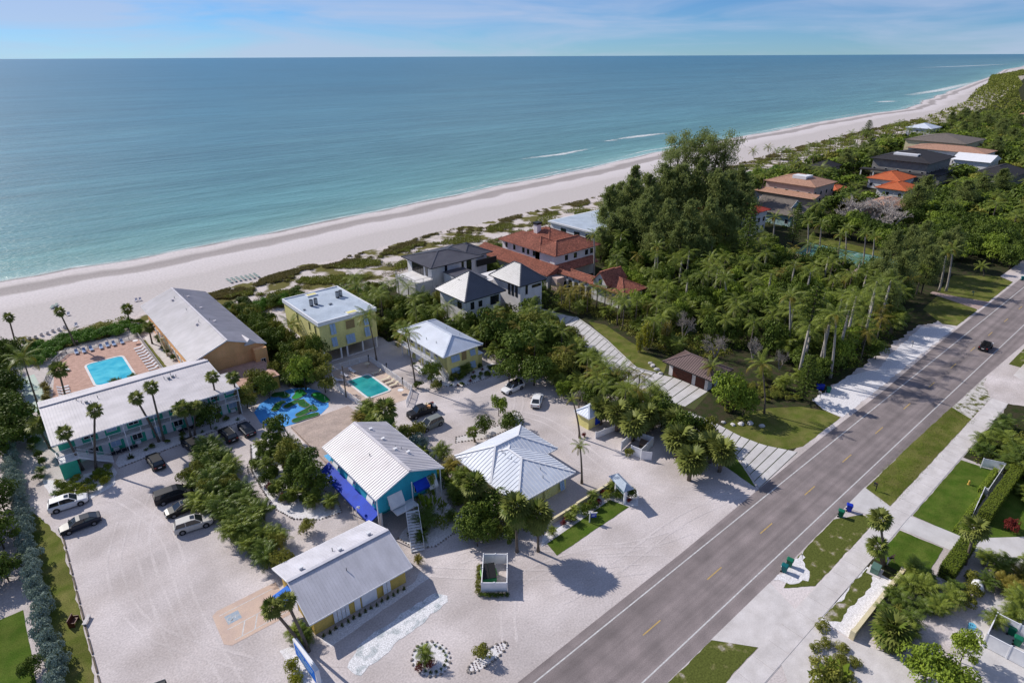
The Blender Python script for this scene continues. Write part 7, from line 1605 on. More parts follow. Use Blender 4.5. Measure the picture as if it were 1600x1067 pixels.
near_palm('sabal', (1381,882), (1375,811), 'tall palm beside the pavement and utility cabinet', r=1.6, nf=34)
near_palm('sabal', (1379,884), (1361,851), 'short trunk of the twin palm beside the pavement', r=1.5, nf=26)
near_palm('sabal', (1508,881), (1524,826), 'palm on a thin trunk at the corner of the driveway and hedge', r=1.8, nf=34)
near_palm('sabal', (841,861), (840,803), 'bushy palm by the shell lot below the reception, right of its neighbour', r=2.1, nf=56)
near_palm('sabal', (808,862), (805,792), 'bushy palm by the shell lot below the reception, left of its neighbour', r=2.1, nf=56)
near_palm('sabal', (746,797), (741,757), 'bushy palm tucked against the left corner of the reception roof', r=2.0, nf=52)
near_palm('sabal', (742,690), (738,675), 'small palm in the bed left of the round trees behind the reception', r=1.2, nf=20)
near_palm('sabal', (600,690), (602,640), 'bushy palm beside the deck and smaller pool', r=2.2, nf=44)
near_palm('sabal', (1395,1010), (1395,985), 'wide low fan palm in the right hand sandy garden', r=2.2, nf=64)
near_palm('coconut', (1537,432), (1524,415), 'short silvery palm on the far lawn', r=2.4, yel=0)
for i, (b0, t0, l0) in enumerate([((1278,404),(1283,355),'left'),((1306,421),(1313,372),'second'),((1319,415),(1322,362),'third'),((1347,421),(1352,370),'fourth'),((1363,404),(1366,374),'right')]):
    near_palm('royal', b0, t0, f'royal palm before the tennis court, {["leftmost of five","second of five from the left","middle one of five","fourth of five from the left","rightmost of five"][i]}', r=2.8, nf=15, group='royal palms along the tennis court drive')
for i, (b0, t0, l0) in enumerate([((1205,402),(1210,345),'royal palm left of the paved drive by the teal house'),((1238,368),(1241,338),'royal palm before the teal house wall'),((1260,407),(1263,350),'royal palm just left of the tennis court, tallest'),((1112,455),(1110,408),'royal palm rising from the dark wood left of centre'),((1135,492),(1133,440),'royal palm trunk in the dark wood, lower one'),((1027,444),(1027,390),'royal palm beside the villa cottage'),((1231,560),(1234,470),'royal palm with white trunk at the left side of the roadside grove'),((1284,586),(1290,512),'royal palm trunk leaning in the roadside grove, nearer of two'),((1297,590),(1306,498),'royal palm trunk leaning in the roadside grove, farther of two'),((1467,455),(1478,400),'leaning royal palm at the edge of the far lawn'),((1478,455),(1488,395),'royal palm behind the leaning one at the far lawn'),((928,440),(928,372),'royal palm between the villa and the pines')]):
    near_palm('royal', b0, t0, l0, r=2.8, nf=15)
for i, (b0, t0, l0) in enumerate([((1178,263),(1177,237),'beach palm at the left of four above the pink house'),((1202,249),(1200,231),'beach palm second of four above the pink house'),((1214,251),(1213,237),'beach palm third of four above the pink house'),((1229,250),(1229,235),'beach palm at the right of four above the pink house')]):
    near_palm('coconut', b0, t0, l0, r=3.6, nf=14)

# hand placed trees and shrubs: kind, pixel of crown centre, radius, height, label
def at_crown(px_, py_, h): return G(px_, py_, h*.58)
HP = [
 ('broad',(18,545),3.0,4.5,'dark round tree at the left edge above the coconut palm'),
 ('broad',(8,600),3.0,5,'dark tree at the left edge beside the mint paving'),('broad',(22,640),4.0,5.5,'large dark tree left of the mint motel roof'),('broad',(38,672),2.8,4,'dark tree below the large one left of the mint motel'),
 ('broad',(4,690),3.0,5,'dark tree at the left edge above the silvery hedge'),('broad',(-4,770),2.6,5,'dark tree cut by the left edge beside the silvery hedge'),('broad',(-6,830),2.6,5,'lower dark tree cut by the left edge'),('broad',(4,885),2.2,4,'dark tree above the green lawn at the left edge'),('broad',(44,1042),1.3,2.4,'small wiry tree on the lawn at bottom left'),
 ('broad',(325,650),2.3,4.6,'leafy tree before the right end of the mint motel'),('olive',(402,592),2.6,4.2,'tree above the blue golf surface, left one'),('olive',(383,618),2.4,4.5,'tree beside the right end of the mint motel'),('broad',(418,602),2.4,4.8,'tree shading the left of the blue golf surface'),
 ('bright',(474,582),3.1,6.5,'bright green tree above the blue golf surface'),('olive',(505,590),2.6,5.5,'thin tree left of the picket fenced pool'),('broad',(497,543),2.3,6.5,'dark tree at the front corner of the flat roofed block'),('broad',(428,670),2.7,5.2,'dense dark tree at the left corner of the timber deck'),
 ('olive',(452,708),2.4,4.2,'olive tree in the bed before the turquoise house, farthest'),('broad',(476,722),2.6,5,'tree in the bed before the turquoise house, right one'),('broad',(488,745),2.8,5.2,'dark tree nearest the long blue awning'),('broad',(463,738),2.2,4.2,'tree in the middle of the bed before the turquoise house'),
 ('olive',(478,823),1.35,2.0,'round shrub alone on the shell behind the yellow motel'),
 ('olive',(640,673),1.9,3.0,'shrub between the turquoise house and the grey green car, lower'),('shrub_silver',(650,692),1.9,3.0,'grey leaved shrub beside the grey green car'),('shrub_olive',(655,668),1.5,2.4,'small green shrub behind the loaded pickup'),
 ('areca',(690,702),2.0,3.4,'golden clumping palm behind the turquoise roof, upper'),('arecady',(708,726),2.0,3.6,'golden clumping palm between the turquoise and reception roofs'),('areca',(722,742),2.0,3.6,'clumping palm at the reception corner'),
 ('areca',(575,632),2.0,3.4,'clumping palm at the pool fence by the timber deck'),('arecady',(560,650),1.8,3.0,'low clumping palm by the deck edge'),('areca',(588,655),1.8,3.2,'clumping palm beside the bushy palm at the deck'),
 ('bright',(779,632),1.7,4.0,'upright large leaved tree on the island bed behind the reception'),('broad',(757,663),1.8,3.3,'round tree left on the island bed behind the reception'),('broad',(797,658),2.2,3.2,'spreading round tree right on the island bed behind the reception'),
 ('broad',(735,815),2.6,4.2,'large round dark shrub left of the bushy palms'),('broad',(768,790),2.8,4.6,'dark tree between the round shrub and the bushy palms'),('broad',(795,835),1.4,2.2,'dark shrub under the bushy palms'),
 ('paradise',(668,785),1.7,4.6,'tall large leaved clump by the turquoise gable wall'),('arecadk',(664,808),2.1,3.2,'tangled dark clump at the foot of the white stairs'),('paradisedk',(652,770),1.1,3.0,'narrow clump against the turquoise wall'),('bright',(672,760),.9,5.2,'thin tall plant before the turquoise gable'),
 ('broad',(673,580),2.2,4.2,'dark dense tree at the white steps of the small yellow house'),('shrub_olive',(682,600),1.2,2.0,'low shrub below the dark tree at the white steps'),('shrub_broad',(653,600),1.1,1.6,'clipped round shrub at the foot of the coconut palm'),('arecadk',(727,575),1.9,2.8,'clumping palm before the small yellow house'),('shrub_olive',(712,586),1.0,1.4,'small shrub under the lower blue shutters'),
 ('broad',(803,545),4.6,8,'very large dark tree behind the shell yard'),('broad',(775,520),4.0,7.5,'large tree behind the small yellow house, right'),('olive',(822,510),3.8,7,'large olive tree at the neighbour\'s boundary'),('broad',(835,575),4.0,6.5,'broad dark tree above the parked white cars'),('broad',(760,500),3.4,7,'large tree behind the small yellow hip roof'),('broad',(795,575),3.4,5.5,'dark tree over the white car with black roof'),
 ('olive',(883,570),2.8,6,'rounded olive tree at the slab driveway'),('bright',(881,607),1.7,3.5,'light fan leaved clump left of the small hut'),
 ('bright',(1140,610),3.6,7.5,'big bright green tree right of the brown garage'),('bright',(1165,625),2.6,5.5,'lower bright tree beside the big bright one'),
 ('bamboo',(1012,520),2.6,6.5,'golden bamboo clump beside the slab driveway lawn'),('bamboo2',(1042,520),2.3,6.2,'orange tinted bamboo clump right of the golden one'),('bamboo',(1000,532),1.6,4.6,'smaller golden bamboo left of the tall clumps'),
 ('bare',(1071,500),3.0,8,'leafless pale tree behind the garage, left one'),('bare',(1120,533),3.6,6.5,'leafless spreading tree behind the garage'),('bare',(1180,540),2.6,6,'leafless grey tree right of the garage'),('bare',(1222,555),2.0,5.5,'leafless grey tree at the roadside grove'),('bare',(905,615),2.2,5,'leafless tree behind the small hut'),
 ('barebig',(1370,313),10.5,12,'wide leafless grey tree in front of the orange roofs'),('barebig',(1340,318),8.5,11,'leafless grey tree left of the widest one'),('barebig',(1402,332),7.5,10,'leafless grey tree right of the widest one'),
 ('norfolk',(1268,495),3.4,17,'dark column shaped pine in the roadside grove'),('norfolk',(1170,365),3.6,20,'dark column shaped pine before the red roofed mansion'),('norfolk',(1245,345),2.6,14,'column shaped pine beside the royal palms'),('norfolk',(1357,200),5,13,'column shaped pine among beach palms in the distance'),('norfolk',(1262,585),2.4,9,'dark conifer above the blue bins'),
 ('broad',(1372,545),2.0,4,'round clipped tree at the white shell strip'),
 ('areca',(664,1018),1.15,2.6,'palm clump in the round white bed at the bottom'),('shrub_red',(672,1034),.65,1.1,'dark red shrub in the round white bed'),('shrub_red',(656,1040),.6,1.0,'green shrub at the front of the round white bed'),
 ('shrub_olive',(753,1018),1.15,1.9,'round spiky shrub in the long narrow white bed'),
 ('shrub_yel',(455,1037),.95,1.5,'yellow green round shrub left of the white slab sign'),('shrub_yel',(460,1062),.95,1.4,'yellow green shrub at the bottom edge by the white slab sign'),('areca',(462,985),1.5,2.4,'clumping palm at the left wall of the yellow motel'),('arecadk',(474,990),1.3,2.4,'dark clumping palm behind the green tank'),
 ('shrub_olive',(985,705),1.0,1.3,'spreading shrub at the foot of the open gate'),('shrub_red',(913,679),.45,.8,'small red plant at the hut fence'),
 ('arecady',(653,872),.8,1.8,'small palm at the right corner of the yellow motel'),
 ('paradise',(1305,1060),2.3,3.6,'brown flowered broad leaved shrub at the bottom edge'),('olive',(1298,1062),2.2,4.0,'bronze tinted tree at the bottom edge'),('bright',(1455,1035),2.6,5.0,'bright tree at the bottom edge, left part'),('bright',(1495,1062),2.8,5.0,'bright tree at the bottom edge, right part'),('bright',(1510,1010),1.6,4.0,'upper branch cluster of the bright tree at bottom right'),
 ('shrub_red',(1581,818),1.1,1.7,'round shrub with red flowers in the shade of the hedge'),
 ('broad',(1082,662),2.8,6,'dark tree between the garage court and the cabbage palms'),('areca',(1050,648),2.7,5.4,'tall clumping palm before the garage court'),('olive',(1108,672),2.2,4.6,'olive tree at the lower end of the hidden drive'),('areca',(1020,636),2.6,5.6,'clumping palm hiding the middle of the slab driveway'),('areca',(985,618),2.6,5.6,'clumping palm overhanging the slab driveway from the yard side'),('broad',(1062,676),2.2,5,'small dark tree left of the drive mouth'),('broad',(990,640),2.6,5,'dark tree behind the small white roofed hut'),('broad',(956,605),2.6,5.2,'dark tree at the belt above the small hut'),
 ('broad',(310,800),0.01,.01,''),
]
for kd, (px_, py_), r_, h_, lb in HP:
    if r_ < .1: continue
    x, y = at_crown(px_, py_, h_)
    sh = kd.startswith('shrub') or kd in ('paradise', 'paradisedk'); pm_l = kd.startswith('areca')
    plant(kd, x, y, r_, h_, lb, None, 'shrub' if sh else 'clumping_palm' if pm_l else 'bamboo' if kd.startswith('bamboo') else 'bare_tree' if kd.startswith('bare') else 'conifer' if kd == 'norfolk' else 'tree', 'shrub' if sh else 'palm' if pm_l else 'bamboo' if kd.startswith('bamboo') else 'tree')

for i, (x, y, h_) in enumerate([(112,45.5,13),(117,44,14.5),(124,43.5,13.5),(129,44.5,15),(136,43.5,13.5),(143,46,14.5),(150,45.5,13),(121,49,15.5)]):
    plant('royal', x, y, 3.4, h_, 'tall royal palm shading the road from the grove, ' + ['first from the left', 'second from the left', 'fourth from the left', 'fifth from the left', 'sixth from the left', 'seventh from the left', 'rightmost', 'set back behind the row'][i], 'tall royal palms shading the road', 'royal_palm', 'palm')
# scattered groups --------------------------------------------------
def inside(p, poly):
    x, y = p; c = False; n = len(poly)
    for i in range(n):
        (a, b_), (d, e) = poly[i], poly[(i+1) % n]
        if (b_ > y) != (e > y) and x < (d-a)*(y-b_)/(e-b_)+a: c = not c
    return c
EXC = [(82.5,85,52,126.5)] ; EXC = []
def ex(x0, x1, y0, y1): EXC.append((x0, x1, y0, y1))
for r_ in [(82,104,128,143),(76,88,105,118.5),(86,100,104,128),(76,83,129,141),(113,131.5,114,140),(109.5,114,114,147),(112,123,90,115),(92,100.5,52,64.5),(140,165,125,147),(193,211.5,106,125.5),(186,195,107,112.5),(222,241,103,124.5),(256,281,113,140),(262,283,83,98),(285,299,115,125),(302,342,94,120),(344,385,96,132),(329,347,140,153),(403,447,91,140),(449,489,115,151),(363,395,71,90),(182.5,209,53,108),(184,197,98,109),(44,58,111,131),(58,69.5,88,106.5)]: ex(*r_)
for (x, y, _) in far: ex(x-12, x+12, y-10, y+10)
EXC_, EXC = EXC, []
for (x, y, _) in far: ex(x-24, x+12, y-14, y+10)
ex(326,349,86,133); ex(396,427,82,141); ex(286,303,90,119); ex(240,262,110,138); ex(352,395,62,90); ex(430,452,112,151); ex(318,332,138,153); ex(208,224,100,124)
for bx_, by_ in ((1071,500),(1120,533),(1180,540),(1222,555)):
    q_ = G(bx_, by_, 3.5); ex(q_[0]-5, q_[0]+2.5, q_[1]-4.5, q_[1]+2.5)
for bx_, by_ in ((1370,315),(1340,318),(1402,332)):
    q_ = G(bx_, by_, 7); ex(q_[0]-14, q_[0]+6, q_[1]-9, q_[1]+6)
TALL = EXC; EXC = EXC_
DRIVE = [(91,101),(99.5,104),(103,97),(101.5,89),(104.5,88),(101.5,78),(99.5,70),(97.5,64.5),(101,64.5),(101,52.5),(86,51),(84,57.5),(84,67),(89.5,81),(92,91),(90.5,99)]
DRIVE2 = [(81.5,53),(79.5,48),(75.5,40),(73,32),(104.5,32),(104.5,37),(102.5,41),(97,44.5),(91,46.6),(86,52)]
EXC2 = TALL
def blocked(x, y, m=0.8, tall=True):
    for a, b_, c, d in (EXC + EXC2 if tall else EXC):
        if a-m < x < b_+m and c-m < y < d+m: return True
    return inside((x, y), DRIVE) or inside((x, y), DRIVE2) or (103 < x < 163 and 31 < y < 40.6 - (1.4 if 120 < x < 136 else 0)) or (163 < x < 216 and 31 < y < 46)
LM = [(97,59,'the brown roofed garage'),(117,97,'the corner cottage'),(118,128,'the terracotta roofed villa'),(90,135,'the slate roofed house'),(82,112,'the nearer slate pyramid roof'),(95,110,'the farther slate pyramid roof'),(64,97,'the small pale yellow house'),(51,121,'the flat roofed yellow block'),
 (28,137,'the orange building'),(10,138,'the bright pool'),(0,102,'the mint motel corner'),(24,104,'the right end of the mint motel'),(46,98,'the smaller pool'),(33,68,'the turquoise house'),(20,55,'the yellow motel'),(50,57,'the reception'),(69,61,'the small white roofed hut'),(69,50,'the white bin screen'),(58,44,'the roofed sign'),
 (110,41,'the blue bins'),(95,39,'the big roadside lawn'),(150,39,'the white shell strip'),(175,38,'the far lawn'),(200,39,'the farthest lawn'),(200,75,'the tennis court'),(202,116,'the red roofed mansion'),(152,136,'the white flat roof'),(231,114,'the teal house'),(271,126,'the pink house'),(270,90,'the hidden clay roof'),
 (311,102,'the nearer orange roof'),(331,112,'the farther orange roof'),(366,116,'the big black roof'),(338,146,'the small dark pavilion'),(435,118,'the long clay roof'),(469,133,'the grey brown roof'),(379,80,'the dark roof at the right edge'),(560,175,'the first far roof'),(640,120,'the second far roof'),(35,86,'the timber deck'),(32,99,'the blue golf surface'),
 (92,90,'the slab driveway'),(88,62,'the garage forecourt'),(79,37,'the drive entrance'),(105,13,'the tall white board fence'),(72,12,'the cream garden wall'),(73,1,'the bin screen'),(97,9,'the clipped hedge'),(130,18,'the far pavement'),(-5,70,'the dark red bench'),(3,90,'the white car'),(10,82,'the three cars at the hedge'),(16,70,'the middle of the gravel lot'),(16,62,'the parking pad'),(160,160,'the dunes'),(100,160,'the near dunes'),(240,170,'the far dunes')]
def where(lb, x, y):
    d, a, b_, nm = min((math.hypot(a-x, b_-y), a, b_, nm) for a, b_, nm in LM); t = (x-a)*.65+(y-b_)*.76; s = (x-a)*.76-(y-b_)*.65
    rel = 'beyond' if t > abs(s) else 'in front of' if t < -abs(s) else 'right of' if s > 0 else 'left of'
    if d > 60: rel = 'far ' + rel
    return lb + ', ' + rel + ' ' + nm
def trim(lb):
    w = lb.split(); return ' '.join(w[:16])
def inview(x, y, z=3, mg=110):
    d = x*AX[2]+y*AY[2]+(z-CAM_H)*AZ[2]
    if d < 5: return False
    u = 800+F_PX*(x*AX[0]+y*AY[0]+(z-CAM_H)*AZ[0])/d; v = 533.5+F_PX*(x*AX[1]+y*AY[1]+(z-CAM_H)*AZ[1])/d
    return -mg < u < 1600+mg and v < 1067+mg
def scatter(poly, sp, mix, label, group, seed=1, name='tree', cat='tree', margin=.8, limit=999, chk=True, rs=1.0):
    rnd = random.Random(seed); xs = [p[0] for p in poly]; ys = [p[1] for p in poly]; n = 0; x = min(xs); row = 0; W = sum(m_[1] for m_ in mix)
    while x < max(xs):
        y = min(ys) + (sp/2 if row % 2 else 0)
        while y < max(ys):
            px_, py_ = x+rnd.uniform(-.42, .42)*sp, y+rnd.uniform(-.42, .42)*sp; y += sp
            if not inside((px_, py_), poly) or (chk and blocked(px_, py_, margin)) or not inview(px_, py_): continue
            k = rnd.uniform(0, W)
            for m_ in mix:
                k -= m_[1]
                if k <= 0: break
            kd, _, (r0, r1), (h0, h1) = m_[:4]; lb = m_[4] if len(m_) > 4 else label; nm, ct = (m_[5], m_[6]) if len(m_) > 6 else (name, cat)
            u = rnd.random(); lw_ = where('', px_, py_); lb = ('' if lb.split()[0] in ('large', 'small', 'short', 'low', 'tall') else 'small ' if u < .3 else 'large ' if u > .72 else '') + lb; lb = (lb + lw_) if len((lb+lw_).split()) <= 16 else lb; plant(kd, px_, py_, (r0+(r1-r0)*u)*rs, h0+(h1-h0)*(u*.6+rnd.random()*.4), lb, (group + ': ' + nm.replace('_', ' ') + 's') if group else None, nm, ct); n += 1
            if n >= limit: return n
        x += sp*.87; row += 1
    return n
# long hedge of clumping palms by the lot
scatter([(11.2,83),(11.6,88.6),(14.8,94),(17.6,95.2),(18.2,90),(17.4,80),(17.4,66),(16.2,61.8),(13.6,63),(12.8,70),(11.8,78)], 2.0, [('arecadk',1.8,(1.9,2.4),(3.1,4.0)),('areca',1.9,(1.8,2.3),(2.9,3.8)),('olive',.7,(1.3,1.6),(2.7,3.4),'olive leaved shrub growing in the long hedge beside the lot','shrub','shrub')], 'clumping palm packed into the long hedge beside the shell lot', 'long hedge by the lot', 3, 'clumping_palm', 'palm', chk=False)
# silvery hedge on the left
for i in range(34):
    y = 52 + i*2.0; x = -7.55 + .25*math.sin(i*1.3); plant('shrub_silver', x, y, 1.35, 2.3, where('silvery shrub in the left hedge', x, y), 'silvery hedge shrubs', 'hedge_shrub', 'shrub')
scatter([(-20,78),(-11.2,80),(-11.2,120),(-20,120)], 3.6, [('broad',1,(2.2,2.9),(4,5.5))], 'dark tree behind the silvery hedge at the left edge', 'dark trees left of the silvery hedge', 4, chk=False)
scatter([(-18,122),(-6,120),(-4.6,128),(-6,160),(-18,160)], 3.4, [('broad',1,(2.2,3.2),(3.6,5.5))], 'dark tree in the thicket at the left edge near the beach', 'thicket at the left edge', 6, chk=False)
# sea grape mounds above the pools
scatter([(-2.6,149),(1.2,151.4),(4.0,156.2),(17.6,156.2),(18,161.5),(9,163.4),(0,161),(-4,156)], 2.1, [('shrub_seagrape',1,(1.5,1.9),(1.3,1.9))], 'bright green sea grape shrub in the low mound between pool deck and sand', 'sea grape mounds', 7, 'sea_grape', 'shrub', chk=False)
scatter([(18.6,153.5),(21,153.5),(20.6,162),(17,165),(17.5,156)], 1.9, [('shrub_seagrape',1,(1.2,1.5),(1.3,1.8))], 'sea grape shrub at the beach corner of the orange building', 'sea grapes by the orange building', 8, 'sea_grape', 'shrub', chk=False)
scatter([(20.9,121),(21.6,121),(21.6,152),(20.9,152)], 1.7, [('arecadk',1,(.8,1.1),(1.3,2.0)),('shrub_broad',1,(.7,.9),(1.0,1.4),'low shrub against the orange wall','shrub','shrub')], 'low palm against the orange wall', 'planting along the orange wall', 9, 'clumping_palm', 'palm', chk=False)
scatter([(8.5,129.2),(14.5,129.2),(14.5,130.6),(8.5,130.6)], 1.4, [('arecadk',1,(.9,1.2),(1.5,2.2))], 'short palm between the bright pool and the mint roof', 'short palms by the bright pool', 10, 'clumping_palm', 'palm', chk=False)
scatter([(-1.6,130),(-.6,130),(.6,137),(-.6,138)], 1.4, [('arecady',1,(.7,1.0),(1.3,1.9))], 'yellowish palm clump left of the pool deck loungers', 'yellowish clumps left of the pool deck', 11, 'clumping_palm', 'palm', chk=False)
# mass between orange and yellow buildings
scatter([(37,104),(43,107),(43.4,128),(44,146),(37,150)], 2.9, [('broad',2,(2.0,2.8),(3.8,5.6)),('olive',1.2,(1.8,2.5),(3.5,5.2)),('seagrape_t',0,(1,1),(1,1))][:2], 'dense tree in the thicket between the orange and flat roofed yellow buildings', 'thicket between orange and yellow buildings', 12, chk=False)
scatter([(30,108),(37,104.5),(38,110),(34.5,113)], 2.6, [('olive',1,(1.5,2.2),(3,4.5)),('arecadk',.6,(1.5,1.9),(2.6,3.6),'clumping palm by the pink terrace','clumping_palm','palm')], 'tree by the pink terrace and blue golf surface', 'trees by the pink terrace', 13, chk=False)
scatter([(5.5,100.6),(24.5,101.3),(24.5,103),(6,102.8)], 1.9, [('agave',1,(.5,.7),(.5,.8),'blue green agave in the strip before the mint motel','agave','plant'),('shrub_broad',1.2,(.5,.8),(.7,1.2)),('dragon',1,(.6,.9),(.9,1.5),'spiky leaved plant in the strip before the mint motel','spiky_plant','plant')], 'small shrub in the strip before the mint motel', 'mint motel planting strip', 14, 'shrub', 'shrub', chk=False)
scatter([(-3.6,97.5),(-2.4,95),(.2,94.2),(3,95.4),(4,98.4),(3.6,100.6),(-1.8,100.8),(-4,102.5)], 1.35, [('shrub_yel',1,(.6,.9),(.8,1.2),'yellow green shrub in the corner bed of the mint motel','shrub','shrub'),('shrub_hedge',1.6,(.8,1.0),(.9,1.2)),('agave',.6,(.5,.8),(.6,.9),'agave in the corner bed of the mint motel','agave','plant')], 'clipped shrub in the corner bed of the mint motel', 'corner bed of the mint motel', 15, 'shrub', 'shrub', chk=False)
scatter([(-5.8,101),(-4.6,101),(-3.2,116),(-4.6,118)], 1.9, [('shrub_broad',1,(.7,1.1),(1,1.8)),('arecadk',.5,(.8,1.2),(1.4,2.2),'small palm along the sandy alley','clumping_palm','palm')], 'shrub at the left end wall of the mint motel', 'shrubs at the left end of the mint motel', 16, 'shrub', 'shrub', chk=False)
# central bed
scatter([(20.4,85),(20,80),(20,75),(21.2,71.4),(23.2,69.4),(25.6,69),(25.8,75),(26.2,82),(27.6,86),(26,91),(22.8,91.4)], 1.75, [('areca',1.5,(1.1,1.6),(1.8,3.0),'clumping palm in the bed before the turquoise house','clumping_palm','palm'),('shrub_broad',1.6,(.9,1.3),(1.3,2.2)),('shrub_yel',.7,(.6,.9),(.8,1.2),'yellow green shrub in the bed before the turquoise house','shrub','shrub'),('shrub_red',.35,(.6,.9),(.9,1.3),'dark red shrub in the bed before the turquoise house','shrub','shrub')], 'shrub in the bed before the turquoise house', 'bed before the turquoise house', 17, 'shrub', 'shrub', chk=False)
scatter([(29.8,57.6),(30.6,55.4),(32.6,54.4),(35.2,54.8),(37.6,57),(37.8,59.6),(33.4,59)], 1.9, [('arecadk',1,(1.0,1.5),(1.6,2.6),'dark clumping palm in the bed at the foot of the white stairs','clumping_palm','palm'),('paradisedk',.8,(.8,1.1),(1.6,2.6)),('dragon',.5,(.6,.8),(.9,1.3),'spiky plant in the bed at the foot of the white stairs','spiky_plant','plant')], 'broad leaved plant in the bed at the foot of the white stairs', 'bed at the foot of the white stairs', 18, 'broad_leaved_plant', 'plant', chk=False)
scatter([(38.9,58),(41.8,58),(42.4,75),(41.0,84.5),(43.4,88.4),(41.2,94),(38.9,79)], 1.9, [('areca',1.8,(1.2,1.7),(2.0,3.2),'clumping palm along the yard side of the turquoise house','clumping_palm','palm'),('shrub_broad',1.2,(1.0,1.5),(1.6,2.6)),('paradise',.8,(.8,1.1),(1.8,2.8),'broad leaved clump along the yard side of the turquoise house','broad_leaved_plant','plant')], 'shrub along the yard side of the turquoise house', 'planting beside the turquoise house', 19, 'shrub', 'shrub', chk=False)
scatter([(36,49),(44,47),(44,50.6),(42.5,56.5),(39,57.5),(37,54)], 2.3, [('broad',2,(1.3,2.0),(2.2,3.8)),('olive',1,(1.2,1.7),(2.0,3.4))], 'dark leafy tree in the mass below the reception', 'dark trees below the reception', 20, chk=False)
scatter([(44,46),(57.6,47),(60.4,46),(60,43.8),(58,42.6),(57,45),(44,45.2)], 1.25, [('shrub_broad',1.6,(.8,1.2),(1.1,1.9)),('shrub_red',.7,(.4,.6),(.6,1.0),'dark red leaved plant in the sign garden','shrub','shrub'),('areca',.8,(.8,1.1),(1.2,1.9),'small palm in the sign garden','clumping_palm','palm'),('shrub_yel',.7,(.6,.8),(.7,1.0),'yellow green shrub in the sign garden','shrub','shrub')], 'green shrub in the garden around the roofed sign', 'garden around the roofed sign', 21, 'shrub', 'shrub', chk=False)
scatter(hb, 1.5, [('shrub_broad',1,(.5,.8),(.6,1.1)),('redspike',.5,(.5,.7),(.6,.9),'red spiky plant by the small yellow house','spiky_plant','plant'),('agave',.6,(.4,.6),(.5,.7),'agave by the small yellow house','agave','plant')], 'small shrub around the small yellow house', 'bed of the small yellow house', 22, 'shrub', 'shrub', chk=False)
for i in range(15): plant('dragon', 15.4+i*.72, 50.05+.06*math.sin(i*4), .32, .8, 'small dark spiky plant in the row along the front of the yellow motel', 'spiky plants along the yellow motel', 'spiky_plant', 'plant')
for i in range(10):
    a = -2.6+i*.36; plant('dragon' if i % 3 else 'agave', 22.75+1.5*math.cos(a), 40.2+1.75*math.sin(a), .30, .35, 'small dark tussock plant in the ring of the round white bed', 'tussocks in the round white bed', 'tussock_plant', 'plant')
for (x0, y0) in ((25.4,36.4),(28.6,36.5)):
    for i in range(3):
        for j in range(3): plant('redspike', x0+i*.35+.1*j, y0-.25+j*.28, .13, .2, 'tiny bromeliad planted in the long narrow white bed', 'tiny plants in the long narrow white bed', 'small_plant', 'plant')
e_ = [(p0[0]-.55, p0[1]+.1), (p1[0], p1[1]-.6)]
for i in range(7): plant('shrub_yel' if i < 0 else 'shrub_olive', p0[0]-.5*math.cos(ang)-.0+(-math.sin(ang))*i*.62, p0[1]-.5*math.sin(ang)+math.cos(ang)*i*.62, .42, .7, 'small shrub in the row left of the square white screen', 'shrubs left of the square white screen', 'shrub', 'shrub')
for i in range(7): plant('shrub_broad', p0[0]+math.cos(ang)*i*.48+math.sin(ang)*.5, p0[1]+math.sin(ang)*i*.48-math.cos(ang)*.5, .40, .5, 'small dark shrub in the row before the square white screen', 'shrubs before the square white screen', 'shrub', 'shrub')
# boundary belt right of the resort
scatter([(72.6,62),(72.8,56),(76,50.5),(80.5,47),(83.5,54),(83,60),(84,68),(88.6,80.5),(90.5,92),(88,101),(76,104.5),(70.2,107),(69.8,92),(74,88.5),(76,82),(74,76),(71,70)], 3.3, [('arecady',1.1,(2.2,2.9),(3.4,5.0),'yellowed palm in the belt between yard and slab driveway','clumping_palm','palm'),('areca',1.8,(2.2,2.9),(3.6,5.4),'palm clump in the belt between yard and slab driveway','clumping_palm','palm'),('coconut',1.3,(2.6,3.2),(6,7.5),'coconut palm in the belt between yard and slab driveway','coconut_palm','palm'),('coconuty',.7,(2.4,3.0),(5.5,7),'yellowed coconut palm in the belt between yard and slab driveway','coconut_palm','palm'),('broad',1.6,(2.1,3.0),(4,6))], 'leafy tree in the belt between yard and slab driveway', 'belt between yard and slab driveway', 24)
for i, (px_, py_) in enumerate([(940,640),(965,650),(990,665),(1010,655),(1055,660),(1060,690),(1085,700),(1080,725),(1112,698),(1128,712)]):
    x, y = at_crown(px_, py_, 5.0); plant('bigsabal', x, y, 2.5+.3*(i % 3), 5.2+.5*(i % 2), ['first', 'second', 'third', 'fourth', 'fifth', 'sixth', 'seventh', 'eighth', 'ninth', 'tenth'][i] + where(' bushy cabbage palm of the belt', x, y), 'cabbage palms beside the drive entrance', 'cabbage_palm', 'palm')
scatter([(74,43),(79.8,50),(76.5,50),(72,46)], 1.8, [('shrub_broad',1,(.8,1.2),(1,1.6)),('shrub_red',.3,(.4,.6),(.5,.8),'red plant at the foot of the cabbage palms','shrub','shrub')], 'shrub at the foot of the cabbage palms', 'shrubs under the cabbage palms', 26, 'shrub', 'shrub')
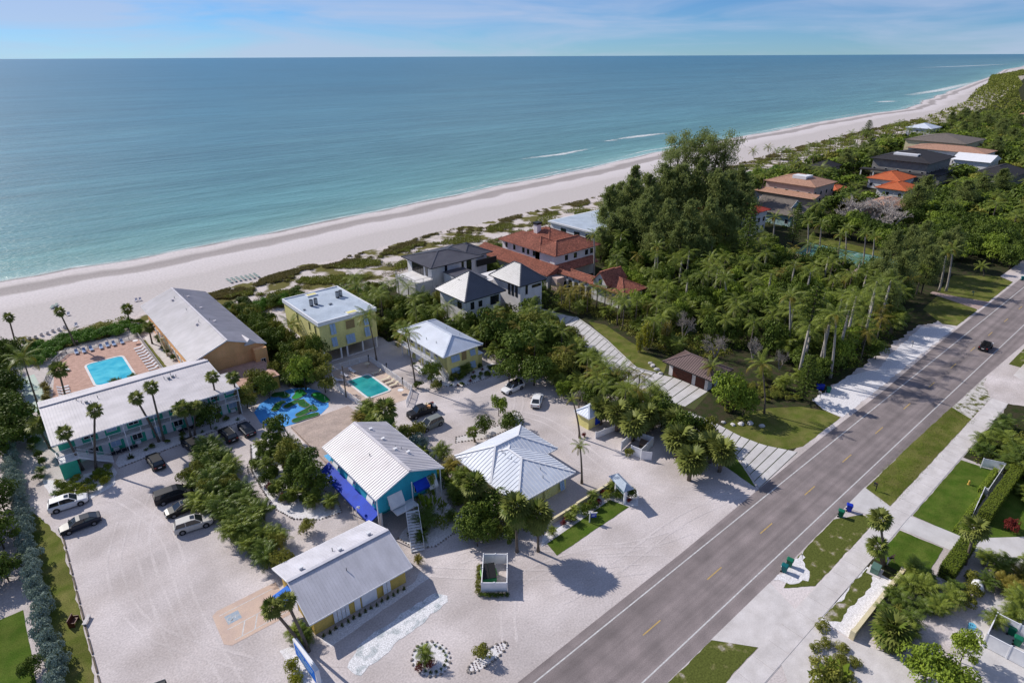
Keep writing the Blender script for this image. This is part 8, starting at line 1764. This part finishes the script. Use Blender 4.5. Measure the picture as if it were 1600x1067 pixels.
# between the yellow houses and slate roofs
scatter([(59.5,110),(69,108),(75.5,105),(75.6,118.5),(85.5,119),(80.5,128.5),(75.5,129.4),(74,143),(60,143)], 3.5, [('coconut',1.7,(2.8,3.4),(6,8.5),'coconut palm left of the slate roofed house','coconut_palm','palm'),('areca',1.4,(2.2,2.8),(3.4,5),'palm clump left of the slate roofed house','clumping_palm','palm'),('broad',1.6,(2.2,3.0),(4,6)),('olive',.8,(2,2.6),(3.5,5))], 'leafy tree left of the slate roofed house', 'trees left of the slate roofed house', 27)
scatter([(76,104.8),(91,104),(91,98),(92,104),(90,90),(88,84),(78,86),(74,92)], 3.6, [('broad',1.6,(2.6,3.4),(5,7.5)),('areca',1,(2.2,2.8),(3.5,5),'palm clump before the slate pavilions','clumping_palm','palm'),('olive',1,(2.4,3),(4.5,6.5))], 'large tree before the slate pavilions', 'trees before the slate pavilions', 28)
scatter([(100,104.5),(112,114),(112,148),(104.6,148),(104.6,127),(100.5,126)], 3.0, [('areca',1.4,(2,2.6),(3.4,5),'palm clump between slate house and villa','clumping_palm','palm'),('broad',1,(1.8,2.4),(3,4.4))], 'tree between the slate house and the villa', 'planting between slate house and villa', 29)
# planting right of the slab driveway
scatter([(100.5,101),(105,95),(105.5,88),(103,79),(101,71),(104,66),(111,74),(112,90),(111.5,106),(104,106)], 3.2, [('coconut',1.8,(2.6,3.2),(5.5,7.5),'coconut palm lining the slab driveway','coconut_palm','palm'),('coconuty',.7,(2.4,2.9),(5,6.5),'yellowed coconut palm lining the slab driveway','coconut_palm','palm'),('areca',1.6,(2.0,2.6),(3,4.6),'palm clump lining the slab driveway','clumping_palm','palm'),('broad',.8,(1.8,2.5),(3,4.2))], 'tree lining the slab driveway', 'planting right of the slab driveway', 30)
scatter([(104,44),(108,41.5),(116,42),(116,56),(103.5,62),(103.5,52)], 3.4, [('broad',1.6,(2,2.7),(3,5)),('areca',1,(2,2.4),(3,4.2),'palm clump behind the lawn across the road','clumping_palm','palm'),('shrub_dune',0,(1,1),(1,1))][:2], 'tree behind the lawn across the road', 'planting behind the lawn', 31)
scatter([(90,47),(95,46),(100,44),(104,41.5),(106,45),(102,51.5),(92,51.5)], 1.5, [('shrub_duneg',1,(.6,1.0),(.6,1.1)),('shrub_olive',.8,(.6,.9),(.7,1.1))], 'low ornamental grass clump behind the lawn', 'grass clumps behind the lawn', 32, 'grass_clump', 'plant', chk=False)
# big wood
W1 = [(105,66),(116,58),(117,42),(121,41),(130,39.5),(137,41),(158,42),(164,47),(182,48),(182,60),(182,100),(184,110),(180,120),(164,124),(140,124),(134,112),(124,110),(123.5,90),(113,88),(111,76)]
scatter(W1, 4.5, [('broad',1.5,(2.6,3.8),(5,9)),('royal',.6,(2.9,3.4),(8,11.5),'royal palm standing in the dense wood','royal_palm','palm'),('coconut',1.9,(3.0,3.7),(6.5,9.5),'coconut palm standing in the dense wood','coconut_palm','palm'),('bright',1.1,(2.6,3.4),(5.5,8),'lighter green tree in the dense wood','tree','tree'),('coconuty',.35,(2.6,3.2),(6,8.5),'yellowing coconut palm in the dense wood','coconut_palm','palm'),('areca',1.5,(2.6,3.4),(5,7),'palm clump in the dense wood','clumping_palm','palm')], 'dark leafy tree in the dense wood between villa and road', 'dense wood', 33)
# tall pines
PN_ = [(960,345,15),(985,335,17),(1010,330,18),(1035,320,20),(1062,322,20),(1090,318,21),(1118,330,19),(1145,330,18),(1170,345,16),(975,372,13),(1005,372,15),(1040,370,16),(1075,372,16),(1105,368,16),(1135,375,14),(1020,395,12),(1060,395,13),(1095,400,12),(950,365,11),(1165,310,16),(990,310,17),(1180,330,12)]
for i, (px_, py_, h_) in enumerate(PN_):
    x, y = G(px_, py_, h_*.5)
    if blocked(x, y, -1): y += 4; x += 2
    plant('casuarina', x, y, h_*.32, h_*1.18, where('tall feathery pine in the grove', x, y) + (', taller one' if h_ > 17 else ''), 'tall pines behind the villa', 'pine_tree', 'tree')
for i, (x, y, h_) in enumerate([(143,121,14),(149,122.5,15),(155,121.5,16),(161,123,17),(167.5,127,18),(168.5,134,17),(146,117.5,12),(138,121,11),(170,141,17),(152,117,13)]):
    plant('casuarina', x, y, h_*.33, h_, where('feathery pine hiding the white flat roof, number ' + str(i+1) if False else ['leftmost front','left','middle front','right','right corner','far right','low front','small left end','rear','low middle'][i] + ' pine before the white flat roof', x, y), 'pines before the white flat roof', 'pine_tree', 'tree')
for i, (px_, top_, h_) in enumerate([(1062,212,27),(1095,211,27),(1075,222,25),(1122,215,27),(1136,224,25),(1050,240,22),(1105,228,24)]):
    x, y = G(px_, top_, h_); plant('oldpine', x, y, h_*.26, h_, ['leftmost', 'third', 'second', 'fourth', 'rightmost', 'shorter left', 'lower middle'][i] + ' open crowned old pine rising above the grove', 'old open pines', 'pine_tree', 'tree')
scatter([(188,50),(206,48.5),(218,52),(222,66),(210,58),(192,56.5)], 5.2, [('casuarina',1,(2.8,3.6),(10,14))], 'feathery pine tree by the tennis court', 'pines by the tennis court', 34, 'pine_tree')
for i, (px_, py_) in enumerate([(1395,395),(1420,385),(1440,400),(1375,430),(1410,430),(1450,420),(1385,460)]):
    x, y = G(px_, py_, 7); plant('casuarina', x, y, 3.6, 13, ['upper left', 'upper middle', 'upper right', 'lower left', 'lower middle', 'lower right', 'lowest'][i] + ' wispy light green pine right of the tennis court', 'wispy pines right of the tennis court', 'pine_tree', 'tree')
scatter([(214,60),(224,52),(262,50),(262,80),(240,82),(222,98),(215,98)], 6.0, [('seagrape_b',0,(1,1),(1,1)),('broad',3,(3.6,4.8),(6.5,9)),('bright',1,(3.2,4.2),(6,8))][1:], 'large leafy tree in the mass above the far lawn', 'leafy mass above the far lawn', 35)
scatter([(214,44),(222,38),(262,38),(262,50),(224,52)], 6.0, [('broad',2,(3.6,4.8),(5.5,7.5)),('bright',1,(3.2,4.2),(5,7))], 'leafy tree by the far pale drive', 'trees by the far pale drive', 36)
def crown_mass(name, poly, sp, rr, hh, key, label, seed):
    rnd = random.Random(seed); rg = np.random.default_rng(seed); base = [lumps_crown(500+seed+s, 420, 13, .26, 1, 1.15, .42) for s in range(4)]; out = []; x = min(p[0] for p in poly); ys = [p[1] for p in poly]
    while x < max(p[0] for p in poly):
        y = min(ys)
        while y < max(ys):
            a, b_ = x+rnd.uniform(-.5, .5)*sp, y+rnd.uniform(-.5, .5)*sp; y += sp
            if not inside((a, b_), poly) or blocked(a, b_, 2) or not inview(a, b_) or rnd.random() < .12: continue
            r_ = rnd.uniform(*rr); h_ = rnd.uniform(*hh); q = rotz(base[rnd.randrange(4)], rnd.uniform(0, 6.28))*np.array([r_, r_, h_*.62]) + np.array([a, b_, h_*.5]); out.append(q)
        x += sp*.87
    me = quads_mesh(name, np.concatenate(out), K[key]); o = bpy.data.objects.new(name, me); col.objects.link(o); tag(o, label, 'woodland', None, 'stuff')
# middle distance
W3 = [(325,38),(760,38),(760,196),(620,180),(484,172),(325,156)]
W2 = [(262,38),(328,38),(328,158),(240,152),(165,154),(164,150),(182,148),(190,128),(216,126),(222,100),(240,84),(262,80)]
crown_mass('middle_woodland', W2, 8.6, (3.8,5.6), (5.5,9), 'broad', 'dark round treetops of the wood between the tennis court and the pink house', 11)
crown_mass('middle_woodland', W2, 14.5, (3.6,5.2), (5.5,8.5), 'bright', 'lighter green treetops among the dark ones past the tennis court', 12)
crown_mass('middle_woodland', W2, 17, (3.6,5), (5.5,8.5), 'olive', 'olive treetops among the dark ones past the tennis court', 13)
scatter(W2, 14.5, [('coconut',1.5,(4.0,4.8),(8,10.5),'coconut palm in the far wood','coconut_palm','palm'),('casuarina',.5,(4,5.5),(11,14),'feathery pine in the far wood','pine_tree','tree'),], 'dark leafy tree in the far wood', 'far wood', 37, margin=2.5)
scatter(W3, 17, [('coconut',2,(4.0,4.8),(8,10.5),'coconut palm in the distant wood','coconut_palm','palm'),('casuarina',.6,(4,5.5),(11,14),'feathery pine in the distant wood','pine_tree','tree')], 'palm', 'distant wood', 57, margin=3)
scatter([(330,150),(342,166),(484,180),(600,186),(600,196),(484,190),(342,176),(330,166)], 13, [('coconut',1,(3.6,4.2),(8,11))], 'coconut palm at the beach edge of the far wood', 'far beach palms', 38, 'coconut_palm', 'palm', margin=2)
W3 = [(325,38),(760,38),(760,196),(620,180),(484,172),(325,156)]
crown_mass('far_woodland', W3, 11.5, (4.6,6.6), (6,9.5), 'broad', 'dark round treetops of the far wood around the distant houses', 1)
crown_mass('far_woodland', W3, 19, (4.4,6.2), (6,9), 'bright', 'lighter green treetops mixed into the far wood', 2)
crown_mass('far_woodland', W3, 21, (4.4,6), (6.5,9.5), 'olive', 'olive treetops mixed into the far wood', 3)
# hazily packed canopy beyond: one mass nobody could count
def canopy(name, poly_fn, x0, x1, n, leaf, hmin, hmax, seed, key='broad', label='', extra=None):
    rg = np.random.default_rng(seed); xs = x0*(x1/x0)**rg.uniform(0, 1, n); lo, hi = poly_fn(xs); ys = lo + (hi-lo)*rg.uniform(0, 1, n)
    sc = leaf*(xs/x0)**.85; hz = hmin + (hmax-hmin)*(.5+.5*np.sin(xs*.11+1.3*np.sin(ys*.13))*np.cos(ys*.17)) * rg.uniform(.45, 1, n); P = np.stack([xs, ys, hz], 1)
    V = cards(P, rg.normal(size=(n, 3))*.7+np.array([0, 0, .8]), sc*rg.uniform(.7, 1.4, n), sc*.7, rg); me = quads_mesh(name, V, K[key]); o = bpy.data.objects.new(name, me); col.objects.link(o); tag(o, label, 'woodland', None, 'stuff'); return o
vgy = np.vectorize(lambda x: lerp(VG, x)); 
canopy('distant_woodland', lambda x: (x*0+38, vgy(x)-26-0.035*x), 640, 6000, 90000, 2.0, 1, 7.5, 3, 'broad', 'unbroken dark green treetops running to the far end of the island')
canopy('distant_woodland', lambda x: (x*0+38, vgy(x)-26-0.035*x), 640, 5000, 30000, 1.9, 2, 9, 4, 'olive', 'lighter olive treetops mixed into the far end of the island')
canopy('inland_woodland', lambda x: (x*0-500, x*0+16), 230, 2500, 40000, 1.4, 1, 9, 5, 'broad', 'dark treetops on the inland side of the road at the right edge')
# undergrowth on the woodland floor (nobody could count it)
def under(name, poly, n, leaf, h, seed, key, label, cat='undergrowth', chk=True, soft=.5):
    rg = np.random.default_rng(seed); rnd = random.Random(seed); P = []; xs = [p[0] for p in poly]; ys = [p[1] for p in poly]; tries = 0; ncl = n//26
    while len(P) < ncl and tries < ncl*8:
        tries += 1; x, y = rnd.uniform(min(xs), max(xs)), rnd.uniform(min(ys), max(ys))
        if inside((x, y), poly) and not (chk and blocked(x, y, .6, False)): P.append((x, y))
    P = np.array(P); k = rg.integers(0, len(P), n); C = P[k]; rad = .9; d = unit(rg.normal(size=(n, 3))); d[:, 2] = np.abs(d[:, 2]); hh = (h*(.5+.5*np.sin(P[:, 0]*1.7+P[:, 1]*2.3)*.8))[k]
    Q = np.stack([C[:, 0]+d[:, 0]*rad, C[:, 1]+d[:, 1]*rad, .05+d[:, 2]*np.maximum(hh, .25)], 1)
    V = cards(Q, d+rg.normal(size=(n, 3))*.5, leaf*rg.uniform(.6, 1.4, n), leaf*.6, rg); me = quads_mesh(name, V, K[key]); o = bpy.data.objects.new(name, me); col.objects.link(o); tag(o, label, cat, None, 'stuff'); return o
under('undergrowth', W1, 60000, .42, 2.6, 1, 'broad', 'dark bushy undergrowth filling the dense wood')
under('undergrowth', [(240,60),(262,50),(620,45),(620,190),(484,186),(342,174),(240,160),(165,154),(165,150),(190,128),(216,126),(222,100)], 90000, .8, 3.2, 2, 'broad', 'bushy undergrowth between the far houses')
under('undergrowth', [(72,60),(84,50),(84,66),(91,85),(91,103),(104,104),(112,112),(112,148),(60,148),(60,110),(72,106),(76,90)], 26000, .34, 1.6, 3, 'broad', 'bushy undergrowth in the belts around the slate roofed house')
under('undergrowth', [(101,104),(112,108),(140,124),(140,150),(112,150),(112,112)], 9000, .4, 1.8, 4, 'broad', 'undergrowth around the villa')
under('undergrowth', [(36.8,104),(44,110),(43.6,128),(44,150),(36.8,150)], 9000, .30, 1.4, 5, 'broad', 'undergrowth between the orange and yellow buildings')
under('undergrowth', [(101,104),(105,96),(105,86),(101,70),(104,62),(112,60),(118,84),(112,88),(112,106)], 12000, .34, 1.4, 7, 'olive', 'low planting right of the slab driveway')
under('undergrowth', [(140,112),(190,112),(215,128),(215,160),(165,158),(140,150)], 40000, .55, 4.0, 8, 'broad', 'bushy undergrowth below the tall pines')
# dunes: grasses and scrub
def dune(name, xs0, xs1, lo, hi, n, leaf, seed, key, label, patch=.5, hgt=.55):
    rg = np.random.default_rng(seed); x = rg.uniform(xs0, xs1, n*2) if xs1/max(xs0, 1) < 6 else xs0*(xs1/xs0)**rg.uniform(0, 1, n*2); v = vgy(x); y = v + lo + (hi-lo)*rg.uniform(0, 1, n*2)
    f = np.sin(x*.31+2*np.sin(y*.23))+np.sin(y*.41+1.7*np.sin(x*.17))+.6*np.sin(x*1.3)*np.sin(y*1.1); keep = f > patch
    bx = np.array([not blocked(a, b_, .5, False) for a, b_ in zip(x, y)]); keep &= bx; x, y = x[keep][:n], y[keep][:n]; m_ = len(x)
    s = np.maximum(1, x/200.)**.7; P = np.stack([x, y, hgt*rg.uniform(.1, 1, m_)*s], 1); T = rg.normal(size=(m_, 3))*.6; T[:, 2] += 1.0
    V = cards(P, rg.normal(size=(m_, 3)), leaf*s*rg.uniform(.7, 1.4, m_), leaf*.32*s, rg, T); me = quads_mesh(name, V, K[key]); o = bpy.data.objects.new(name, me); col.objects.link(o); tag(o, label, 'dune grass', None, 'stuff')
dune('dune_grass', 37, 700, -9, -1, 60000, .55, 1, 'dune', 'tawny dune grass along the top of the beach', .1)
dune('dune_scrub', 37, 700, -24, -7, 60000, .6, 2, 'duneg', 'green dune scrub behind the dune grass', .3, .7)
dune('dune_grass', 37, 160, -26, -3, 24000, .42, 3, 'dune', 'tawny grass mixed through the near dunes', -.2, .4)
dune('dune_scrub', 700, 3000, -60, 0, 20000, 1.2, 4, 'duneg', 'scrub on the far dunes', .6, .6)
under('dune_tufts', [(0,162),(20,164),(19,168),(10,166.5),(3,164.5)], 1500, .34, .5, 9, 'duneg', 'low tufts between the sea grapes and the sand', 'dune grass', chk=False)
under('verge_tufts', [(86.6,22.3),(85.2,18.7),(120,18.7),(122,22)], 9000, .09, .05, 12, 'hedge', 'short grass blades on the verge', 'grass', chk=False)
# sea grape belt behind the dunes
scatter([(60,145),(84,146),(110,152),(150,158),(190,162),(190,156),(150,150),(112,149),(60,141)], 3.6, [('shrub_seagrape',1,(2.0,2.7),(1.6,2.6)),('shrub_broad',.8,(1.8,2.4),(1.6,2.6),'dark shrub behind the dunes','shrub','shrub')], 'green sea grape shrub behind the dunes', 'shrubs behind the dunes', 41, 'sea_grape', 'shrub')
scatter([(37,151),(58,146),(58,154),(40,158)], 2.8, [('shrub_seagrape',1,(1.5,2.0),(1.4,2.2)),('broad',.5,(1.6,2.2),(2.4,3.4),'dark tree at the dune edge by the orange building','tree','tree')], 'sea grape shrub at the dune edge by the orange building', 'dune edge by the orange building', 42, 'sea_grape', 'shrub')
scatter([(195,154),(250,156),(342,164),(342,174),(250,168),(195,162)], 5.5, [('shrub_seagrape',1,(2.4,3.4),(2.0,3.2))], 'sea grape shrub on the dunes past the pines', 'sea grapes past the pines', 43, 'sea_grape', 'shrub')
# right hand gardens
scatter([(106,15.2),(106.2,-2),(118,-12),(150,-14),(176,-6),(176,14),(152,18.5),(144,14.5),(131,8.6),(124,12),(121.5,15)], 3.2, [('areca',2.6,(1.9,2.6),(2.6,3.6)),('arecadk',1.2,(1.7,2.2),(2.4,3.4)),('shrub_olive',1.4,(1.4,1.9),(1.6,2.4),'leafy shrub in the garden by the pavement','shrub','shrub'),('shrub_red',.25,(.8,1.1),(1.1,1.5),'reddish shrub in the garden by the pavement','shrub','shrub')], 'feathery palm clump in the garden by the pavement', 'palm garden by the pavement', 44, 'clumping_palm', 'palm', chk=False)
under('undergrowth', [(106,15.2),(106.2,-2),(118,-12),(150,-14),(176,-6),(176,14),(152,18.5),(144,14.5),(131,8.6),(124,12),(121.5,15)], 22000, .26, 1.0, 15, 'bright', 'leafy ground cover under the palm garden', chk=False)
def clipped(label, x0, x1, y0, y1, h, seed, key='hedge'):
    rg = np.random.default_rng(seed); ar = 2*(x1-x0)*h+2*(y1-y0)*h+(x1-x0)*(y1-y0); n = int(ar*170); P = np.stack([rg.uniform(x0, x1, n), rg.uniform(y0, y1, n), rg.uniform(.05, h, n)], 1); f = rg.integers(0, 5, n)
    w = np.array([h*(y1-y0), h*(y1-y0), h*(x1-x0), h*(x1-x0), (x1-x0)*(y1-y0)*1.6]); f = rg.choice(5, n, p=w/w.sum()); P[f == 0, 0] = x0; P[f == 1, 0] = x1; P[f == 2, 1] = y0; P[f == 3, 1] = y1; P[f == 4, 2] = h
    Nn = np.zeros((n, 3)); Nn[f == 0, 0] = -1; Nn[f == 1, 0] = 1; Nn[f == 2, 1] = -1; Nn[f == 3, 1] = 1; Nn[f == 4, 2] = 1; P += rg.normal(size=(n, 3))*.05
    c = np.array([(x0+x1)/2, (y0+y1)/2, 0]); V = cards(P-c, Nn+rg.normal(size=(n, 3))*.5, .14, .09, rg); t = thing('clipped_hedge', label, 'hedge', tuple(c)); inst('foliage', quads_mesh('foliage', V, K[key]), t)
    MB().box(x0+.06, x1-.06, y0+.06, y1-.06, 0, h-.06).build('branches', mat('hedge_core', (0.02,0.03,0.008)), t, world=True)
clipped('long clipped hedge behind the white board fence on the right', 90.6, 106.5, 8.5, 9.9, 1.9, 1)
clipped('clipped hedge block with rounded end beside the driveway', 75.6, 84.0, 8.2, 9.8, 1.8, 2)
clipped('narrow clipped hedge at the inner side of the white board fence', 97.8, 105.3, 11.15, 11.7, .7, 3, 'bright')
clipped('low clipped hedge along the lawn edge before the driveway', 85.9, 97.2, 10.7, 11.2, .5, 4, 'bright')
scatter([(73.4,12.4),(75.2,10.2),(74.6,7.6),(82,6.6),(82,4.4),(75,5.2),(69.5,7.5),(62,8.5),(60.5,12),(72,12.2)], 1.9, [('arecadk',1.3,(1.3,1.8),(1.8,2.8),'tangled palm clump in the right hand garden','clumping_palm','palm'),('shrub_olive',1.2,(1.0,1.4),(1.2,2.0)),('areca',1,(1.3,1.8),(2,2.8),'palm clump in the right hand garden','clumping_palm','palm')], 'bushy shrub in the right hand garden', 'right hand garden', 46, 'shrub', 'shrub', chk=False)
scatter([(82.5,6.2),(76,3.6),(70,4),(76.5,.5),(90,-3),(90,-1.2),(86,2.4)], 1.9, [('arecady',1,(1.3,1.7),(1.9,2.8)),('areca',2,(1.3,1.8),(2,3))], 'feathery palm clump in the row beside the pale court', 'palm row beside the pale court', 47, 'clumping_palm', 'palm', chk=False)
scatter([(107,9.2),(112,8.5),(112,-2),(98,3.2),(100,8)], 2.4, [('areca',1,(1.4,1.9),(1.8,2.8)),('shrub_olive',.6,(1,1.4),(1,1.6),'shrub behind the clipped hedge','shrub','shrub')], 'palm clump behind the clipped hedge', 'palms behind the clipped hedge', 48, 'clumping_palm', 'palm', chk=False)
scatter([(53,15.5),(57.6,15.5),(56.5,9),(50,11)], 1.6, [('shrub_olive',1,(.7,1.0),(.6,1.0))], 'low shrub at the bottom right corner of the pavement', 'low shrubs at the bottom right', 49, 'shrub', 'shrub', chk=False)
